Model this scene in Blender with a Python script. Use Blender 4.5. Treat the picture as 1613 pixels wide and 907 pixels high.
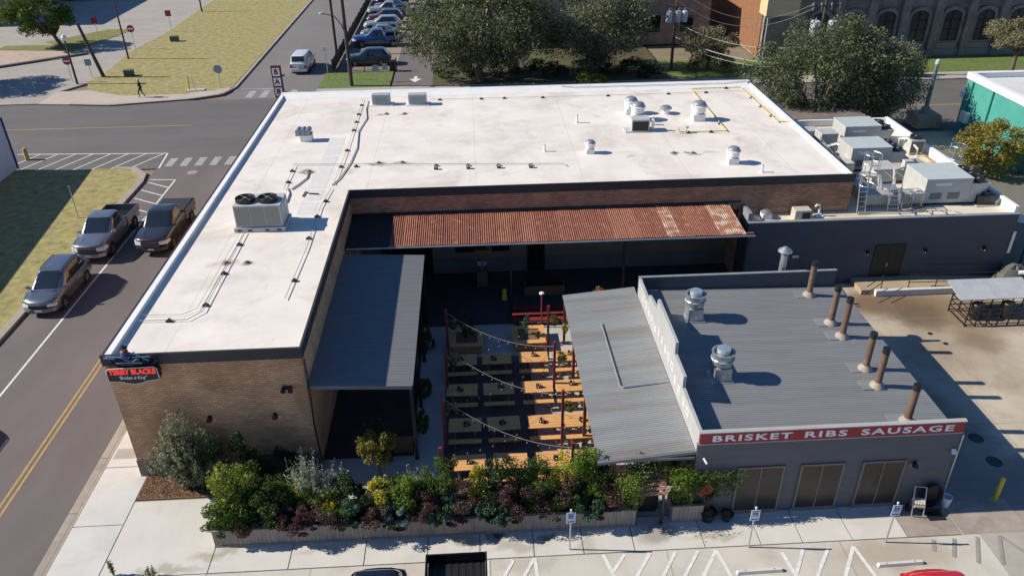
import bpy, bmesh, math, random
import numpy as np
from mathutils import Vector, Matrix
R = math.radians
random.seed(7); rng = np.random.default_rng(7)
scn = bpy.context.scene
for o in list(bpy.data.objects): bpy.data.objects.remove(o)
COL = scn.collection

# ---------------------------------------------------------------- camera
cam_d = bpy.data.cameras.new('camera'); cam = bpy.data.objects.new('camera', cam_d); COL.objects.link(cam)
cam_d.sensor_width = 36.0; cam_d.lens = 36.0 * 1236 / 1613
cam_d.clip_start = 0.1; cam_d.clip_end = 3000
_p, _y, _r = R(30.4), R(2.7), R(-0.8)
fw = Vector((math.sin(_y)*math.cos(_p), math.cos(_y)*math.cos(_p), -math.sin(_p)))
rt = Vector((math.cos(_y), -math.sin(_y), 0)); up = rt.cross(fw)
rt2 = rt*math.cos(_r) + up*math.sin(_r); up2 = -rt*math.sin(_r) + up*math.cos(_r)
cam.matrix_world = Matrix(((rt2.x, up2.x, -fw.x, 0), (rt2.y, up2.y, -fw.y, 0), (rt2.z, up2.z, -fw.z, 22.0), (0, 0, 0, 1)))
scn.camera = cam

# ---------------------------------------------------------------- sky, sun, exposure
SUN_EL, SUN_AZ = 34.2, -5.6           # elevation; heading in which the light travels, from +X
w = bpy.data.worlds.new('World'); scn.world = w; w.use_nodes = True
nt = w.node_tree; bg = nt.nodes['Background']
sky = nt.nodes.new('ShaderNodeTexSky'); sky.sky_type = 'NISHITA'; sky.sun_disc = False
sky.sun_elevation = R(SUN_EL); sky.sun_rotation = R(275.6); sky.altitude = 200; sky.dust_density = 0.0; sky.ozone_density = 9.0
nt.links.new(sky.outputs[0], bg.inputs[0]); bg.inputs[1].default_value = 0.09
sd = bpy.data.lights.new('sun', 'SUN'); sun = bpy.data.objects.new('sun', sd); COL.objects.link(sun)
sd.energy = 5.0; sd.angle = R(0.5); sd.color = (1.0, 0.925, 0.80)
dv = Vector((math.cos(R(SUN_EL))*math.cos(R(SUN_AZ)), math.cos(R(SUN_EL))*math.sin(R(SUN_AZ)), -math.sin(R(SUN_EL))))
sun.rotation_euler = dv.to_track_quat('-Z', 'Y').to_euler(); sun.location = (-60, 10, 60)
vs = scn.view_settings; vs.view_transform = 'Standard'; vs.look = 'None'; vs.gamma = 1; vs.exposure = 0.30; vs.use_curve_mapping = False

# ---------------------------------------------------------------- materials
MATS = {}
def mat(name, col, rough=0.8, var=0.18, scale=3.0, bump=0.0, bscale=40.0, metal=0.0, coat=0.0, dirt=None, dscale=0.6, damt=0.5, spec=0.5, emit=None, estr=0.0, stretch=None):
    if name in MATS: return MATS[name]
    m = bpy.data.materials.new(name); m.use_nodes = True; t = m.node_tree; b = t.nodes['Principled BSDF']
    tc = t.nodes.new('ShaderNodeTexCoord'); vec = tc.outputs['Object']
    geo = t.nodes.new('ShaderNodeNewGeometry'); pos = geo.outputs['Position']
    if stretch:
        mp = t.nodes.new('ShaderNodeMapping'); mp.inputs['Scale'].default_value = stretch
        t.links.new(pos, mp.inputs[0]); pos = mp.outputs[0]
    n = t.nodes.new('ShaderNodeTexNoise'); n.inputs['Scale'].default_value = scale; n.inputs['Detail'].default_value = 8; n.inputs['Roughness'].default_value = 0.65
    t.links.new(pos, n.inputs['Vector'])
    hs = t.nodes.new('ShaderNodeMapRange'); hs.inputs[1].default_value = 0.25; hs.inputs[2].default_value = 0.75
    hs.inputs[3].default_value = 1 - var; hs.inputs[4].default_value = 1 + var
    t.links.new(n.outputs[0], hs.inputs[0])
    mul = t.nodes.new('ShaderNodeVectorMath'); mul.operation = 'SCALE'; mul.inputs[0].default_value = col
    t.links.new(hs.outputs[0], mul.inputs['Scale']); out = mul.outputs[0]
    if dirt:
        n2 = t.nodes.new('ShaderNodeTexNoise'); n2.inputs['Scale'].default_value = dscale; n2.inputs['Detail'].default_value = 10; n2.inputs['Roughness'].default_value = 0.7
        n2.inputs['Distortion'].default_value = 0.6
        t.links.new(pos, n2.inputs['Vector'])
        r2 = t.nodes.new('ShaderNodeMapRange'); r2.inputs[1].default_value = 0.48; r2.inputs[2].default_value = 0.72; r2.inputs[3].default_value = 0; r2.inputs[4].default_value = damt
        t.links.new(n2.outputs[0], r2.inputs[0])
        mx = t.nodes.new('ShaderNodeMix'); mx.data_type = 'RGBA'; mx.inputs['B'].default_value = (*dirt, 1)
        t.links.new(r2.outputs[0], mx.inputs['Factor']); t.links.new(out, mx.inputs['A']); out = mx.outputs['Result']
    t.links.new(out, b.inputs['Base Color'])
    b.inputs['Roughness'].default_value = rough; b.inputs['Metallic'].default_value = metal
    b.inputs['Coat Weight'].default_value = coat; b.inputs['Coat Roughness'].default_value = 0.04
    b.inputs['Specular IOR Level'].default_value = spec
    if emit: b.inputs['Emission Color'].default_value = (*emit, 1); b.inputs['Emission Strength'].default_value = estr
    if bump:
        n3 = t.nodes.new('ShaderNodeTexNoise'); n3.inputs['Scale'].default_value = bscale; n3.inputs['Detail'].default_value = 4
        t.links.new(pos, n3.inputs['Vector'])
        bp = t.nodes.new('ShaderNodeBump'); bp.inputs['Strength'].default_value = bump; bp.inputs['Distance'].default_value = 0.02
        t.links.new(n3.outputs[0], bp.inputs['Height']); t.links.new(bp.outputs[0], b.inputs['Normal'])
    MATS[name] = m; return m

def leafmat(name, c1, c2, trans=0.35):
    if name in MATS: return MATS[name]
    m = bpy.data.materials.new(name); m.use_nodes = True; t = m.node_tree; b = t.nodes['Principled BSDF']
    g = t.nodes.new('ShaderNodeNewGeometry'); cr = t.nodes.new('ShaderNodeValToRGB')
    cr.color_ramp.elements[0].color = (*c1, 1); cr.color_ramp.elements[1].color = (*c2, 1)
    t.links.new(g.outputs['Random Per Island'], cr.inputs[0]); t.links.new(cr.outputs[0], b.inputs['Base Color'])
    b.inputs['Roughness'].default_value = 0.55; b.inputs['Specular IOR Level'].default_value = 0.3
    tr = t.nodes.new('ShaderNodeBsdfTranslucent'); t.links.new(cr.outputs[0], tr.inputs['Color'])
    mx = t.nodes.new('ShaderNodeMixShader'); mx.inputs[0].default_value = trans
    t.links.new(b.outputs[0], mx.inputs[1]); t.links.new(tr.outputs[0], mx.inputs[2])
    t.links.new(mx.outputs[0], t.nodes['Material Output'].inputs[0]); MATS[name] = m; return m

def brickmat(name, c1, c2, mortar, sc=1.0, bw=0.30, bh=0.10, var=0.25):
    m = bpy.data.materials.new(name); m.use_nodes = True; t = m.node_tree; b = t.nodes['Principled BSDF']
    g = t.nodes.new('ShaderNodeNewGeometry'); s = t.nodes.new('ShaderNodeSeparateXYZ'); t.links.new(g.outputs['Position'], s.inputs[0])
    a = t.nodes.new('ShaderNodeMath'); t.links.new(s.outputs[0], a.inputs[0]); t.links.new(s.outputs[1], a.inputs[1])
    c = t.nodes.new('ShaderNodeCombineXYZ'); t.links.new(a.outputs[0], c.inputs[0]); t.links.new(s.outputs[2], c.inputs[1])
    br = t.nodes.new('ShaderNodeTexBrick'); t.links.new(c.outputs[0], br.inputs['Vector'])
    br.inputs['Color1'].default_value = (*c1, 1); br.inputs['Color2'].default_value = (*c2, 1); br.inputs['Mortar'].default_value = (*mortar, 1)
    br.inputs['Scale'].default_value = sc; br.inputs['Brick Width'].default_value = bw; br.inputs['Row Height'].default_value = bh; br.inputs['Mortar Size'].default_value = 0.012
    n = t.nodes.new('ShaderNodeTexNoise'); n.inputs['Scale'].default_value = 0.9; n.inputs['Detail'].default_value = 8; t.links.new(g.outputs['Position'], n.inputs['Vector'])
    mr = t.nodes.new('ShaderNodeMapRange'); mr.inputs[1].default_value = 0.3; mr.inputs[2].default_value = 0.7; mr.inputs[3].default_value = 1-var; mr.inputs[4].default_value = 1+var; t.links.new(n.outputs[0], mr.inputs[0])
    mu = t.nodes.new('ShaderNodeVectorMath'); mu.operation = 'SCALE'; t.links.new(br.outputs['Color'], mu.inputs[0]); t.links.new(mr.outputs[0], mu.inputs['Scale'])
    t.links.new(mu.outputs[0], b.inputs['Base Color']); b.inputs['Roughness'].default_value = 0.9
    bp = t.nodes.new('ShaderNodeBump'); bp.inputs['Strength'].default_value = 0.6; bp.inputs['Distance'].default_value = 0.02; bp.invert = True
    t.links.new(br.outputs['Fac'], bp.inputs['Height']); t.links.new(bp.outputs[0], b.inputs['Normal']); MATS[name] = m; return m

def stained(name, col, blobs, dirtcol, seam=None, var=0.08, rough=0.75, damt=0.45):
    """flat surface with general grime, shaped stains [(x,y,rx,ry,amount,colour)] and optional seams every 'seam' metres"""
    m = mat(name, col, rough, var, 0.5, bump=0.15, bscale=8, dirt=dirtcol, dscale=0.28, damt=damt)
    t = m.node_tree; b = t.nodes['Principled BSDF']; src = b.inputs['Base Color'].links[0].from_socket
    g = t.nodes.new('ShaderNodeNewGeometry')
    nz = t.nodes.new('ShaderNodeTexNoise'); nz.inputs['Scale'].default_value = 1.3; nz.inputs['Detail'].default_value = 6; t.links.new(g.outputs['Position'], nz.inputs['Vector'])
    wob = t.nodes.new('ShaderNodeVectorMath'); wob.operation = 'MULTIPLY_ADD'; t.links.new(nz.outputs['Color'], wob.inputs[0]); wob.inputs[1].default_value = (1.3, 1.3, 0); t.links.new(g.outputs['Position'], wob.inputs[2])
    for (x, y, rx, ry, amt, c) in blobs:
        mp = t.nodes.new('ShaderNodeMapping'); mp.vector_type = 'POINT'
        mp.inputs['Location'].default_value = (-(x+0.65)/rx, -(y+0.65)/ry, 0); mp.inputs['Scale'].default_value = (1/rx, 1/ry, 0)
        t.links.new(wob.outputs[0], mp.inputs[0])
        ln = t.nodes.new('ShaderNodeVectorMath'); ln.operation = 'LENGTH'; t.links.new(mp.outputs[0], ln.inputs[0])
        mr = t.nodes.new('ShaderNodeMapRange'); mr.interpolation_type = 'SMOOTHSTEP'; mr.inputs[1].default_value = 0.25; mr.inputs[2].default_value = 1.0; mr.inputs[3].default_value = amt; mr.inputs[4].default_value = 0
        t.links.new(ln.outputs['Value'], mr.inputs[0])
        mx = t.nodes.new('ShaderNodeMix'); mx.data_type = 'RGBA'; mx.inputs['B'].default_value = (*c, 1)
        t.links.new(mr.outputs[0], mx.inputs['Factor']); t.links.new(src, mx.inputs['A']); src = mx.outputs['Result']
    if seam:
        s = t.nodes.new('ShaderNodeSeparateXYZ'); t.links.new(g.outputs['Position'], s.inputs[0])
        for ax, step, amt in seam:
            md = t.nodes.new('ShaderNodeMath'); md.operation = 'PINGPONG'; md.inputs[1].default_value = step; t.links.new(s.outputs[ax], md.inputs[0])
            lt = t.nodes.new('ShaderNodeMath'); lt.operation = 'LESS_THAN'; lt.inputs[1].default_value = 0.03; t.links.new(md.outputs[0], lt.inputs[0])
            ml = t.nodes.new('ShaderNodeMath'); ml.operation = 'MULTIPLY'; ml.inputs[1].default_value = amt; t.links.new(lt.outputs[0], ml.inputs[0])
            mx = t.nodes.new('ShaderNodeMix'); mx.data_type = 'RGBA'; mx.inputs['B'].default_value = (*[k*0.45 for k in col], 1)
            t.links.new(ml.outputs[0], mx.inputs['Factor']); t.links.new(src, mx.inputs['A']); src = mx.outputs['Result']
    t.links.new(src, b.inputs['Base Color']); return m

# ---------------------------------------------------------------- mesh helpers
class MB:
    def __init__(s): s.v = []; s.f = []; s.smooth = False
    def add(s, vs, fs):
        k = len(s.v); s.v += [tuple(v) for v in vs]; s.f += [tuple(i+k for i in f) for f in fs]; return s
    def box(s, x0, y0, z0, x1, y1, z1):
        return s.add([(x0,y0,z0),(x1,y0,z0),(x1,y1,z0),(x0,y1,z0),(x0,y0,z1),(x1,y0,z1),(x1,y1,z1),(x0,y1,z1)],
                     [(0,3,2,1),(4,5,6,7),(0,1,5,4),(1,2,6,5),(2,3,7,6),(3,0,4,7)])
    def cbox(s, c, d): return s.box(c[0]-d[0]/2, c[1]-d[1]/2, c[2]-d[2]/2, c[0]+d[0]/2, c[1]+d[1]/2, c[2]+d[2]/2)
    def tube(s, p0, p1, r0, r1=None, n=8, caps=True):
        r1 = r0 if r1 is None else r1; p0 = Vector(p0); p1 = Vector(p1); d = (p1-p0).normalized()
        a = d.orthogonal().normalized(); b = d.cross(a); vs = []
        for p, r in ((p0, r0), (p1, r1)):
            for i in range(n):
                t = 2*math.pi*i/n; vs.append(p + a*math.cos(t)*r + b*math.sin(t)*r)
        fs = [(i, (i+1) % n, n+(i+1) % n, n+i) for i in range(n)]
        if caps: fs += [tuple(reversed(range(n))), tuple(range(n, 2*n))]
        return s.add(vs, fs)
    def path(s, pts, r, n=6):
        pts = [Vector(p) for p in pts]; vs = []; k = len(pts)
        for i, p in enumerate(pts):
            d = (pts[min(i+1, k-1)] - pts[max(i-1, 0)]).normalized()
            a = d.cross(Vector((0.03, 0.05, 1))).normalized() if abs(d.z) < 0.98 else Vector((1, 0, 0)); b = d.cross(a)
            rr = r[i] if isinstance(r, (list, tuple)) else r
            for j in range(n):
                t = 2*math.pi*j/n; vs.append(p + a*math.cos(t)*rr + b*math.sin(t)*rr)
        fs = [(i*n+j, i*n+(j+1) % n, (i+1)*n+(j+1) % n, (i+1)*n+j) for i in range(k-1) for j in range(n)]
        fs += [tuple(reversed(range(n))), tuple(range((k-1)*n, k*n))]
        return s.add(vs, fs)
    def lathe(s, prof, c=(0,0,0), n=16):
        vs = []; k = len(prof)
        for r, z in prof:
            for j in range(n):
                t = 2*math.pi*j/n; vs.append((c[0]+r*math.cos(t), c[1]+r*math.sin(t), c[2]+z))
        fs = [(i*n+j, i*n+(j+1) % n, (i+1)*n+(j+1) % n, (i+1)*n+j) for i in range(k-1) for j in range(n)]
        fs += [tuple(reversed(range(n))), tuple(range((k-1)*n, k*n))]
        s.smooth = True
        return s.add(vs, fs)
    def prism(s, poly, z0, z1):
        n = len(poly); vs = [(x, y, z0) for x, y in poly] + [(x, y, z1) for x, y in poly]
        return s.add(vs, [tuple(reversed(range(n))), tuple(range(n, 2*n))] + [(i, (i+1) % n, n+(i+1) % n, n+i) for i in range(n)])
    def extrude_y(s, poly, y0, y1):      # poly of (x,z)
        n = len(poly); vs = [(x, y0, z) for x, z in poly] + [(x, y1, z) for x, z in poly]
        return s.add(vs, [tuple(range(n)), tuple(reversed(range(n, 2*n)))] + [((i+1) % n, i, n+i, n+(i+1) % n) for i in range(n)])
    def quad(s, a, b, c, d): return s.add([a, b, c, d], [(0, 1, 2, 3)])
    def mesh(s, name):
        me = bpy.data.meshes.new(name); me.from_pydata(s.v, [], s.f); me.validate(); me.update()
        bm = bmesh.new(); bm.from_mesh(me); bmesh.ops.recalc_face_normals(bm, faces=bm.faces); bm.to_mesh(me); bm.free()
        if s.smooth:
            try: me.shade_smooth(); me.set_sharp_from_angle(angle=R(38))
            except Exception: pass
        return me
    def build(s, name, m, parent=None, loc=None, rz=0, bevel=0, label=None):
        return link(name, s.mesh(name), m, parent, loc, rz, bevel, label)
def link(name, me, m, parent=None, loc=None, rz=0, bevel=0, label=None):
    o = bpy.data.objects.new(name, me); COL.objects.link(o)
    if m is not None and not me.materials: me.materials.append(m)
    if parent is not None: o.parent = parent
    if loc: o.location = loc
    if rz: o.rotation_euler.z = rz
    if bevel:
        b = o.modifiers.new('bevel', 'BEVEL'); b.width = bevel; b.segments = 2; b.limit_method = 'ANGLE'; b.angle_limit = R(40)
    if label: o['label'] = label
    return o
def tag(o, label, cat, group=None):
    o['label'] = label; o['category'] = cat
    if group: o['group'] = group
    return o
def struct(o): o['kind'] = 'structure'; return o
def thing(name, label, cat, loc=(0,0,0), rz=0, group=None):
    o = bpy.data.objects.new(name, None); COL.objects.link(o); o.location = loc; o.rotation_euler.z = rz; o.empty_display_size = 0.2
    return tag(o, label, cat, group)
def kids(o): return [c for c in bpy.data.objects if c.parent == o]
def copy_tree(o, loc=None, rz=None, label=None, parent=None, cache={}):
    c = o.copy(); COL.objects.link(c); c.parent = parent
    if loc is not None: c.location = loc
    if rz is not None: c.rotation_euler.z = rz
    if label: c['label'] = label
    for ch in CH(o): copy_tree(ch, parent=c)
    return c
def CH(o): return list(o.children)
def npmesh(name, V, F):
    me = bpy.data.meshes.new(name); nv, nf = len(V), len(F); k = F.shape[1]
    me.vertices.add(nv); me.vertices.foreach_set('co', V.astype(np.float32).ravel())
    me.loops.add(nf*k); me.loops.foreach_set('vertex_index', F.astype(np.int32).ravel())
    me.polygons.add(nf); me.polygons.foreach_set('loop_start', np.arange(0, nf*k, k, dtype=np.int32))
    me.update(calc_edges=True); me.validate(); return me
def leaves(C, size, aspect=0.5, upbias=0.3, N=None):
    """one rhombic, slightly folded leaf at each centre C"""
    n = len(C); a = rng.normal(size=(n, 3)); a /= np.linalg.norm(a, axis=1)[:, None]
    b = rng.normal(size=(n, 3)); b[:, 2] *= (1-upbias)
    b -= (b*a).sum(1)[:, None]*a; b /= np.linalg.norm(b, axis=1)[:, None]
    L = size*rng.uniform(0.6, 1.35, n)[:, None]; Wd = L*aspect
    V = np.stack([C - a*L*0.5, C + b*Wd*0.5, C + a*L*0.5, C - b*Wd*0.5], 1).reshape(-1, 3)
    F = np.arange(4*n).reshape(-1, 4); return V, F
def sheet_mesh(width, pts, pitch, depth, flat=0.5, thick=0.012):
    """corrugated sheet: ribs repeat along x (0..width) and run along the (y,z) polyline pts"""
    prof = []; x = 0.0; i = 0
    while x < width-1e-6:
        prof += [(x, 0), (x+pitch*flat*0.5, 0), (x+pitch*0.5, depth), (x+pitch*(0.5+flat*0.5), depth)]; x += pitch
    prof.append((width, 0)); prof = [(min(px, width), pz) for px, pz in prof]
    n = len(prof); vs = []
    for (y, z) in pts: vs += [(px, y, z+pz) for px, pz in prof]
    fs = [(j*n+i, j*n+i+1, (j+1)*n+i+1, (j+1)*n+i) for j in range(len(pts)-1) for i in range(n-1)]
    k = len(vs); vs2 = [(a, b, c-thick) for a, b, c in vs]
    fs2 = [tuple(reversed([q+k for q in f])) for f in fs]
    e = [(i, i+k, i+1+k, i+1) for i in range(n-1)] + [((len(pts)-1)*n+i+1, (len(pts)-1)*n+i+1+k, (len(pts)-1)*n+i+k, (len(pts)-1)*n+i) for i in range(n-1)]
    return MB().add(vs+vs2, fs+fs2+e)
_txt = {}
def text_mesh(s, size, depth=0.02, offset=0.0, xs=1.0, shear=0.0, space=1.0):
    c = bpy.data.curves.new('lettering', 'FONT'); c.body = s; c.size = size; c.extrude = depth; c.offset = offset; c.align_x = 'CENTER'; c.align_y = 'CENTER'; c.shear = shear; c.space_character = space
    c.resolution_u = 3
    o = bpy.data.objects.new('lettering', c); COL.objects.link(o)
    dg = bpy.context.evaluated_depsgraph_get(); me = bpy.data.meshes.new_from_object(o.evaluated_get(dg))
    bpy.data.objects.remove(o); bpy.data.curves.remove(c)
    for v in me.vertices: v.co.x *= xs
    me.materials.clear(); return me
def text_obj(name, s, size, m, loc, parent, rot=(math.pi/2, 0, 0), **k):
    o = link(name, text_mesh(s, size, **k), m, parent); o.location = loc; o.rotation_euler = rot; return o
# ---------------------------------------------------------------- palette
ASPH = mat('asphalt', (0.150, 0.128, 0.125), 0.9, 0.16, 0.35, bump=0.4, bscale=60, dirt=(0.105, 0.092, 0.092), dscale=0.12, damt=0.6, stretch=(1, 0.35, 1))
ASPH2 = mat('asphalt_cross_street', (0.130, 0.122, 0.118), 0.9, 0.16, 0.35, bump=0.4, bscale=60, dirt=(0.095, 0.09, 0.088), dscale=0.12, damt=0.6, stretch=(0.35, 1, 1))
CONC = mat('concrete_pale', (0.60, 0.585, 0.55), 0.9, 0.07, 0.8, bump=0.25, bscale=30, dirt=(0.42, 0.39, 0.34), dscale=0.45, damt=0.45)
CONC2 = mat('concrete_old', (0.40, 0.365, 0.32), 0.9, 0.14, 0.6, bump=0.3, bscale=30, dirt=(0.26, 0.23, 0.19), dscale=0.4, damt=0.6)
KERB = mat('kerb_concrete', (0.36, 0.315, 0.26), 0.9, 0.15, 1.2, bump=0.3, bscale=30, dirt=(0.2, 0.17, 0.14), dscale=0.8, damt=0.6)
JOINT = mat('joint_dirt', (0.16, 0.145, 0.125), 0.95, 0.2, 3)
YEL = mat('yellow_road_paint', (0.42, 0.27, 0.09), 0.8, 0.25, 6, dirt=(0.16, 0.13, 0.10), dscale=5, damt=0.55)
WHP = mat('white_road_paint', (0.72, 0.71, 0.69), 0.8, 0.12, 6, dirt=(0.3, 0.29, 0.28), dscale=4, damt=0.5)
WHPW = mat('worn_white_paint', (0.36, 0.355, 0.35), 0.8, 0.2, 6, dirt=(0.15, 0.145, 0.145), dscale=4, damt=0.7)
GRAYP = mat('faded_grey_paint', (0.30, 0.265, 0.235), 0.85, 0.2, 6, dirt=(0.36, 0.32, 0.27), dscale=5, damt=0.5)
DRYG = mat('dry_grass', (0.30, 0.265, 0.10), 0.95, 0.55, 1.7, bump=1.0, bscale=9, dirt=(0.36, 0.26, 0.13), dscale=0.5, damt=0.9)
GRNG = mat('green_grass', (0.115, 0.165, 0.038), 0.95, 0.35, 2.0, bump=1.0, bscale=25, dirt=(0.18, 0.185, 0.065), dscale=0.3, damt=0.6)
MIXG = mat('verge_grass', (0.20, 0.19, 0.055), 0.95, 0.35, 1.8, bump=1.0, bscale=25, dirt=(0.12, 0.155, 0.04), dscale=0.25, damt=0.8)
EARTH = mat('earth', (0.22, 0.18, 0.13), 0.95, 0.25, 0.8, bump=0.6, bscale=10, dirt=(0.15, 0.15, 0.07), dscale=0.1, damt=0.8)
MULCH = mat('bark_mulch', (0.20, 0.115, 0.065), 0.95, 0.45, 9, bump=1.0, bscale=40)
DKTRIM = mat('dark_fascia', (0.030, 0.031, 0.036), 0.6, 0.15, 2)
BRICK = brickmat('tan_brick', (0.70, 0.385, 0.205), (0.54, 0.28, 0.14), (0.36, 0.225, 0.14), bw=0.25, bh=0.088)
BRICKR = brickmat('brown_brick', (0.52, 0.27, 0.16), (0.38, 0.18, 0.105), (0.2, 0.135, 0.095), bw=0.30, bh=0.11)
GALV = mat('galvanised_steel', (0.50, 0.52, 0.53), 0.42, 0.15, 3, metal=0.75)
LGREY = mat('light_grey_enamel', (0.47, 0.47, 0.45), 0.55, 0.10, 2, dirt=(0.32, 0.29, 0.25), dscale=1.2, damt=0.4)
BLKP = mat('black_paint', (0.012, 0.012, 0.013), 0.5, 0.2, 3)
BLKM = mat('black_metal', (0.018, 0.018, 0.02), 0.45, 0.2, 3)
RUBBER = mat('tyre_rubber', (0.017, 0.017, 0.018), 0.8, 0.2, 6)
WHITE = mat('white_paint', (0.78, 0.78, 0.77), 0.6, 0.05, 2, dirt=(0.55, 0.53, 0.49), dscale=0.9, damt=0.35)
COIL = mat('condenser_coil', (0.12, 0.115, 0.10), 0.6, 0.25, 12, stretch=(1, 1, 6))
REDP = mat('red_paint', (0.20, 0.032, 0.032), 0.55, 0.15, 3)
WOODG = mat('weathered_board', (0.33, 0.275, 0.235), 0.9, 0.35, 4, bump=0.5, bscale=30, dirt=(0.12, 0.095, 0.075), dscale=1.5, damt=0.6, stretch=(6, 6, 0.6))
WOODT = mat('oiled_table_wood', (0.68, 0.36, 0.135), 0.7, 0.22, 3, bump=0.3, bscale=30, dirt=(0.50, 0.235, 0.08), dscale=1.6, damt=0.55, stretch=(0.6, 7, 6))
WOODD = mat('brown_wood', (0.22, 0.115, 0.055), 0.75, 0.3, 3, bump=0.3, bscale=30, stretch=(0.6, 6, 6))
BARK = mat('bark', (0.13, 0.105, 0.08), 0.95, 0.35, 6, bump=0.8, bscale=20, stretch=(3, 3, 0.6))
POLEW = mat('creosote_pole', (0.085, 0.07, 0.055), 0.9, 0.3, 5, bump=0.4, bscale=20, stretch=(4, 4, 0.4))
GLASSD = mat('dark_glass', (0.012, 0.014, 0.017), 0.06, 0.1, 1, spec=0.8)

def rect(name, x0, y0, x1, y1, z, m, parent=None):
    return MB().quad((x0, y0, z), (x1, y0, z), (x1, y1, z), (x0, y1, z)).build(name, m, parent)
def slab(name, x0, y0, x1, y1, z0, z1, m, parent=None, bevel=0): return MB().box(x0, y0, z0, x1, y1, z1).build(name, m, parent, bevel=bevel)
def stripe(name, p, q, wd, z, m, parent):
    p = Vector((p[0], p[1])); q = Vector((q[0], q[1])); d = (q-p).normalized(); n = Vector((-d.y, d.x))*wd/2
    return MB().quad((*(p-n), z), (*(q-n), z), (*(q+n), z), (*(p+n), z)).build(name, m, parent)

# ---------------------------------------------------------------- the ground and streets
struct(rect('ground', -700, -500, 700, 900, -0.20, EARTH))
RZ = -0.12
st = struct(rect('street', -24.3, -30, -15.7, 57.6, RZ, ASPH))
cs = struct(rect('cross_street', -160, 57.6, 160, 75.2, RZ, ASPH2))
fs_ = struct(rect('far_street', -23.5, 75.2, -15.3, 300, RZ, mat('asphalt_far', (.19, .175, .168), .9, .12, .3, bump=.4, bscale=60, dirt=(.15, .138, .132), dscale=.1, damt=.6, stretch=(1, .35, 1))))
for x in (-18.62, -18.38): stripe('yellow_line', (x, -20), (x, 57.0), 0.11, RZ+0.004, YEL, st)
stripe('edge_line', (-22.1, -20), (-22.1, 48.6), 0.11, RZ+0.004, WHP, st)
stripe('yellow_line', (-90, 68.2), (-24.6, 67.8), 0.13, RZ+0.004, YEL, cs)
stripe('yellow_line', (16, 67.6), (120, 67.2), 0.16, RZ+0.004, YEL, cs)
# hatched no-parking boxes
hz = RZ+0.004
stripe('hatch_line', (-36.6, 61.7), (-24.5, 60.9), 0.12, hz, WHP, cs); stripe('hatch_line', (-24.5, 60.9), (-24.15, 57.7), 0.12, hz, WHP, cs)
for i in range(8):
    x = -36.4+i*1.42; stripe('hatch_line', (x, 57.75), (x+1.65, 61.62-(i*1.42+1.6)*0.066), 0.10, hz, WHP, cs)
for a, b in (((-24.0, 55.4), (-22.15, 55.25)), ((-22.15, 55.25), (-22.1, 48.7))): stripe('hatch_line', a, b, 0.11, hz, WHP, st)
for i in range(5): stripe('hatch_line', (-24.0, 54.9-i*1.42), (-22.2, 53.8-i*1.42), 0.10, hz, WHP, st)
for i in range(6): slab('crosswalk_block', -23.85+i*1.13, 58.0, -23.28+i*1.13, 59.75, hz-0.003, hz+0.001, WHPW, cs)
for i in range(4): slab('crosswalk_block', -21.9+i*1.35, 75.6, -21.25+i*1.35, 77.9, RZ+0.001, RZ+0.005, WHPW, fs_)
stripe('stop_line', (-22.9, 78.6), (-19.4, 78.4), 0.30, RZ+0.004, WHPW, fs_)
struct(MB().lathe([(0.38, 0), (0.38, 0.008), (0.0, 0.008)], (-21.3, 56.6, RZ), 20).build('manhole_cover', KERB))
# asphalt repair patches
for (x0, y0, x1, y1) in ((-60, 62.2, -37.5, 67.0),):
    slab('repair_patch', x0, y0, x1, y1, RZ, RZ+0.003, ASPH, cs)

# near lawn on the left, with kerb
lawn = struct(MB().prism([(-60, -20), (-24.75, -20), (-24.75, 54.6), (-25.0, 56.0), (-26.0, 57.2), (-27.5, 57.6), (-60, 57.6)], -0.18, 0.0).build('lawn', DRYG))
kb = MB(); pts = [(-24.3, -20), (-24.3, 54.8), (-24.6, 56.4), (-25.8, 57.7), (-27.5, 57.95)]; ins = [(-24.75, -20), (-24.75, 54.6), (-25.0, 56.0), (-26.0, 57.2), (-27.5, 57.6)]
for i in range(4): kb.prism([pts[i], pts[i+1], ins[i+1], ins[i]], -0.18, 0.03)
struct(kb.build('lawn_kerb', KERB))
# restaurant side: kerb, pavement, front walk
kb = MB()
y = -20.0
kerb = struct(slab('kerb', -15.42, -20, -15.30, 57.2, -0.18, 0.012, KERB))
while y < 57:
    slab('kerb_stone', -15.74, y, -15.425, min(y+3.0, 57.2)-0.02, -0.18, -0.055 if False else 0.006, KERB, kerb, bevel=0.02); y += 3.0
pad = struct(slab('pavement', -15.30, -30, 75, 60.4, -0.18, 0.0, JOINT))
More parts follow.
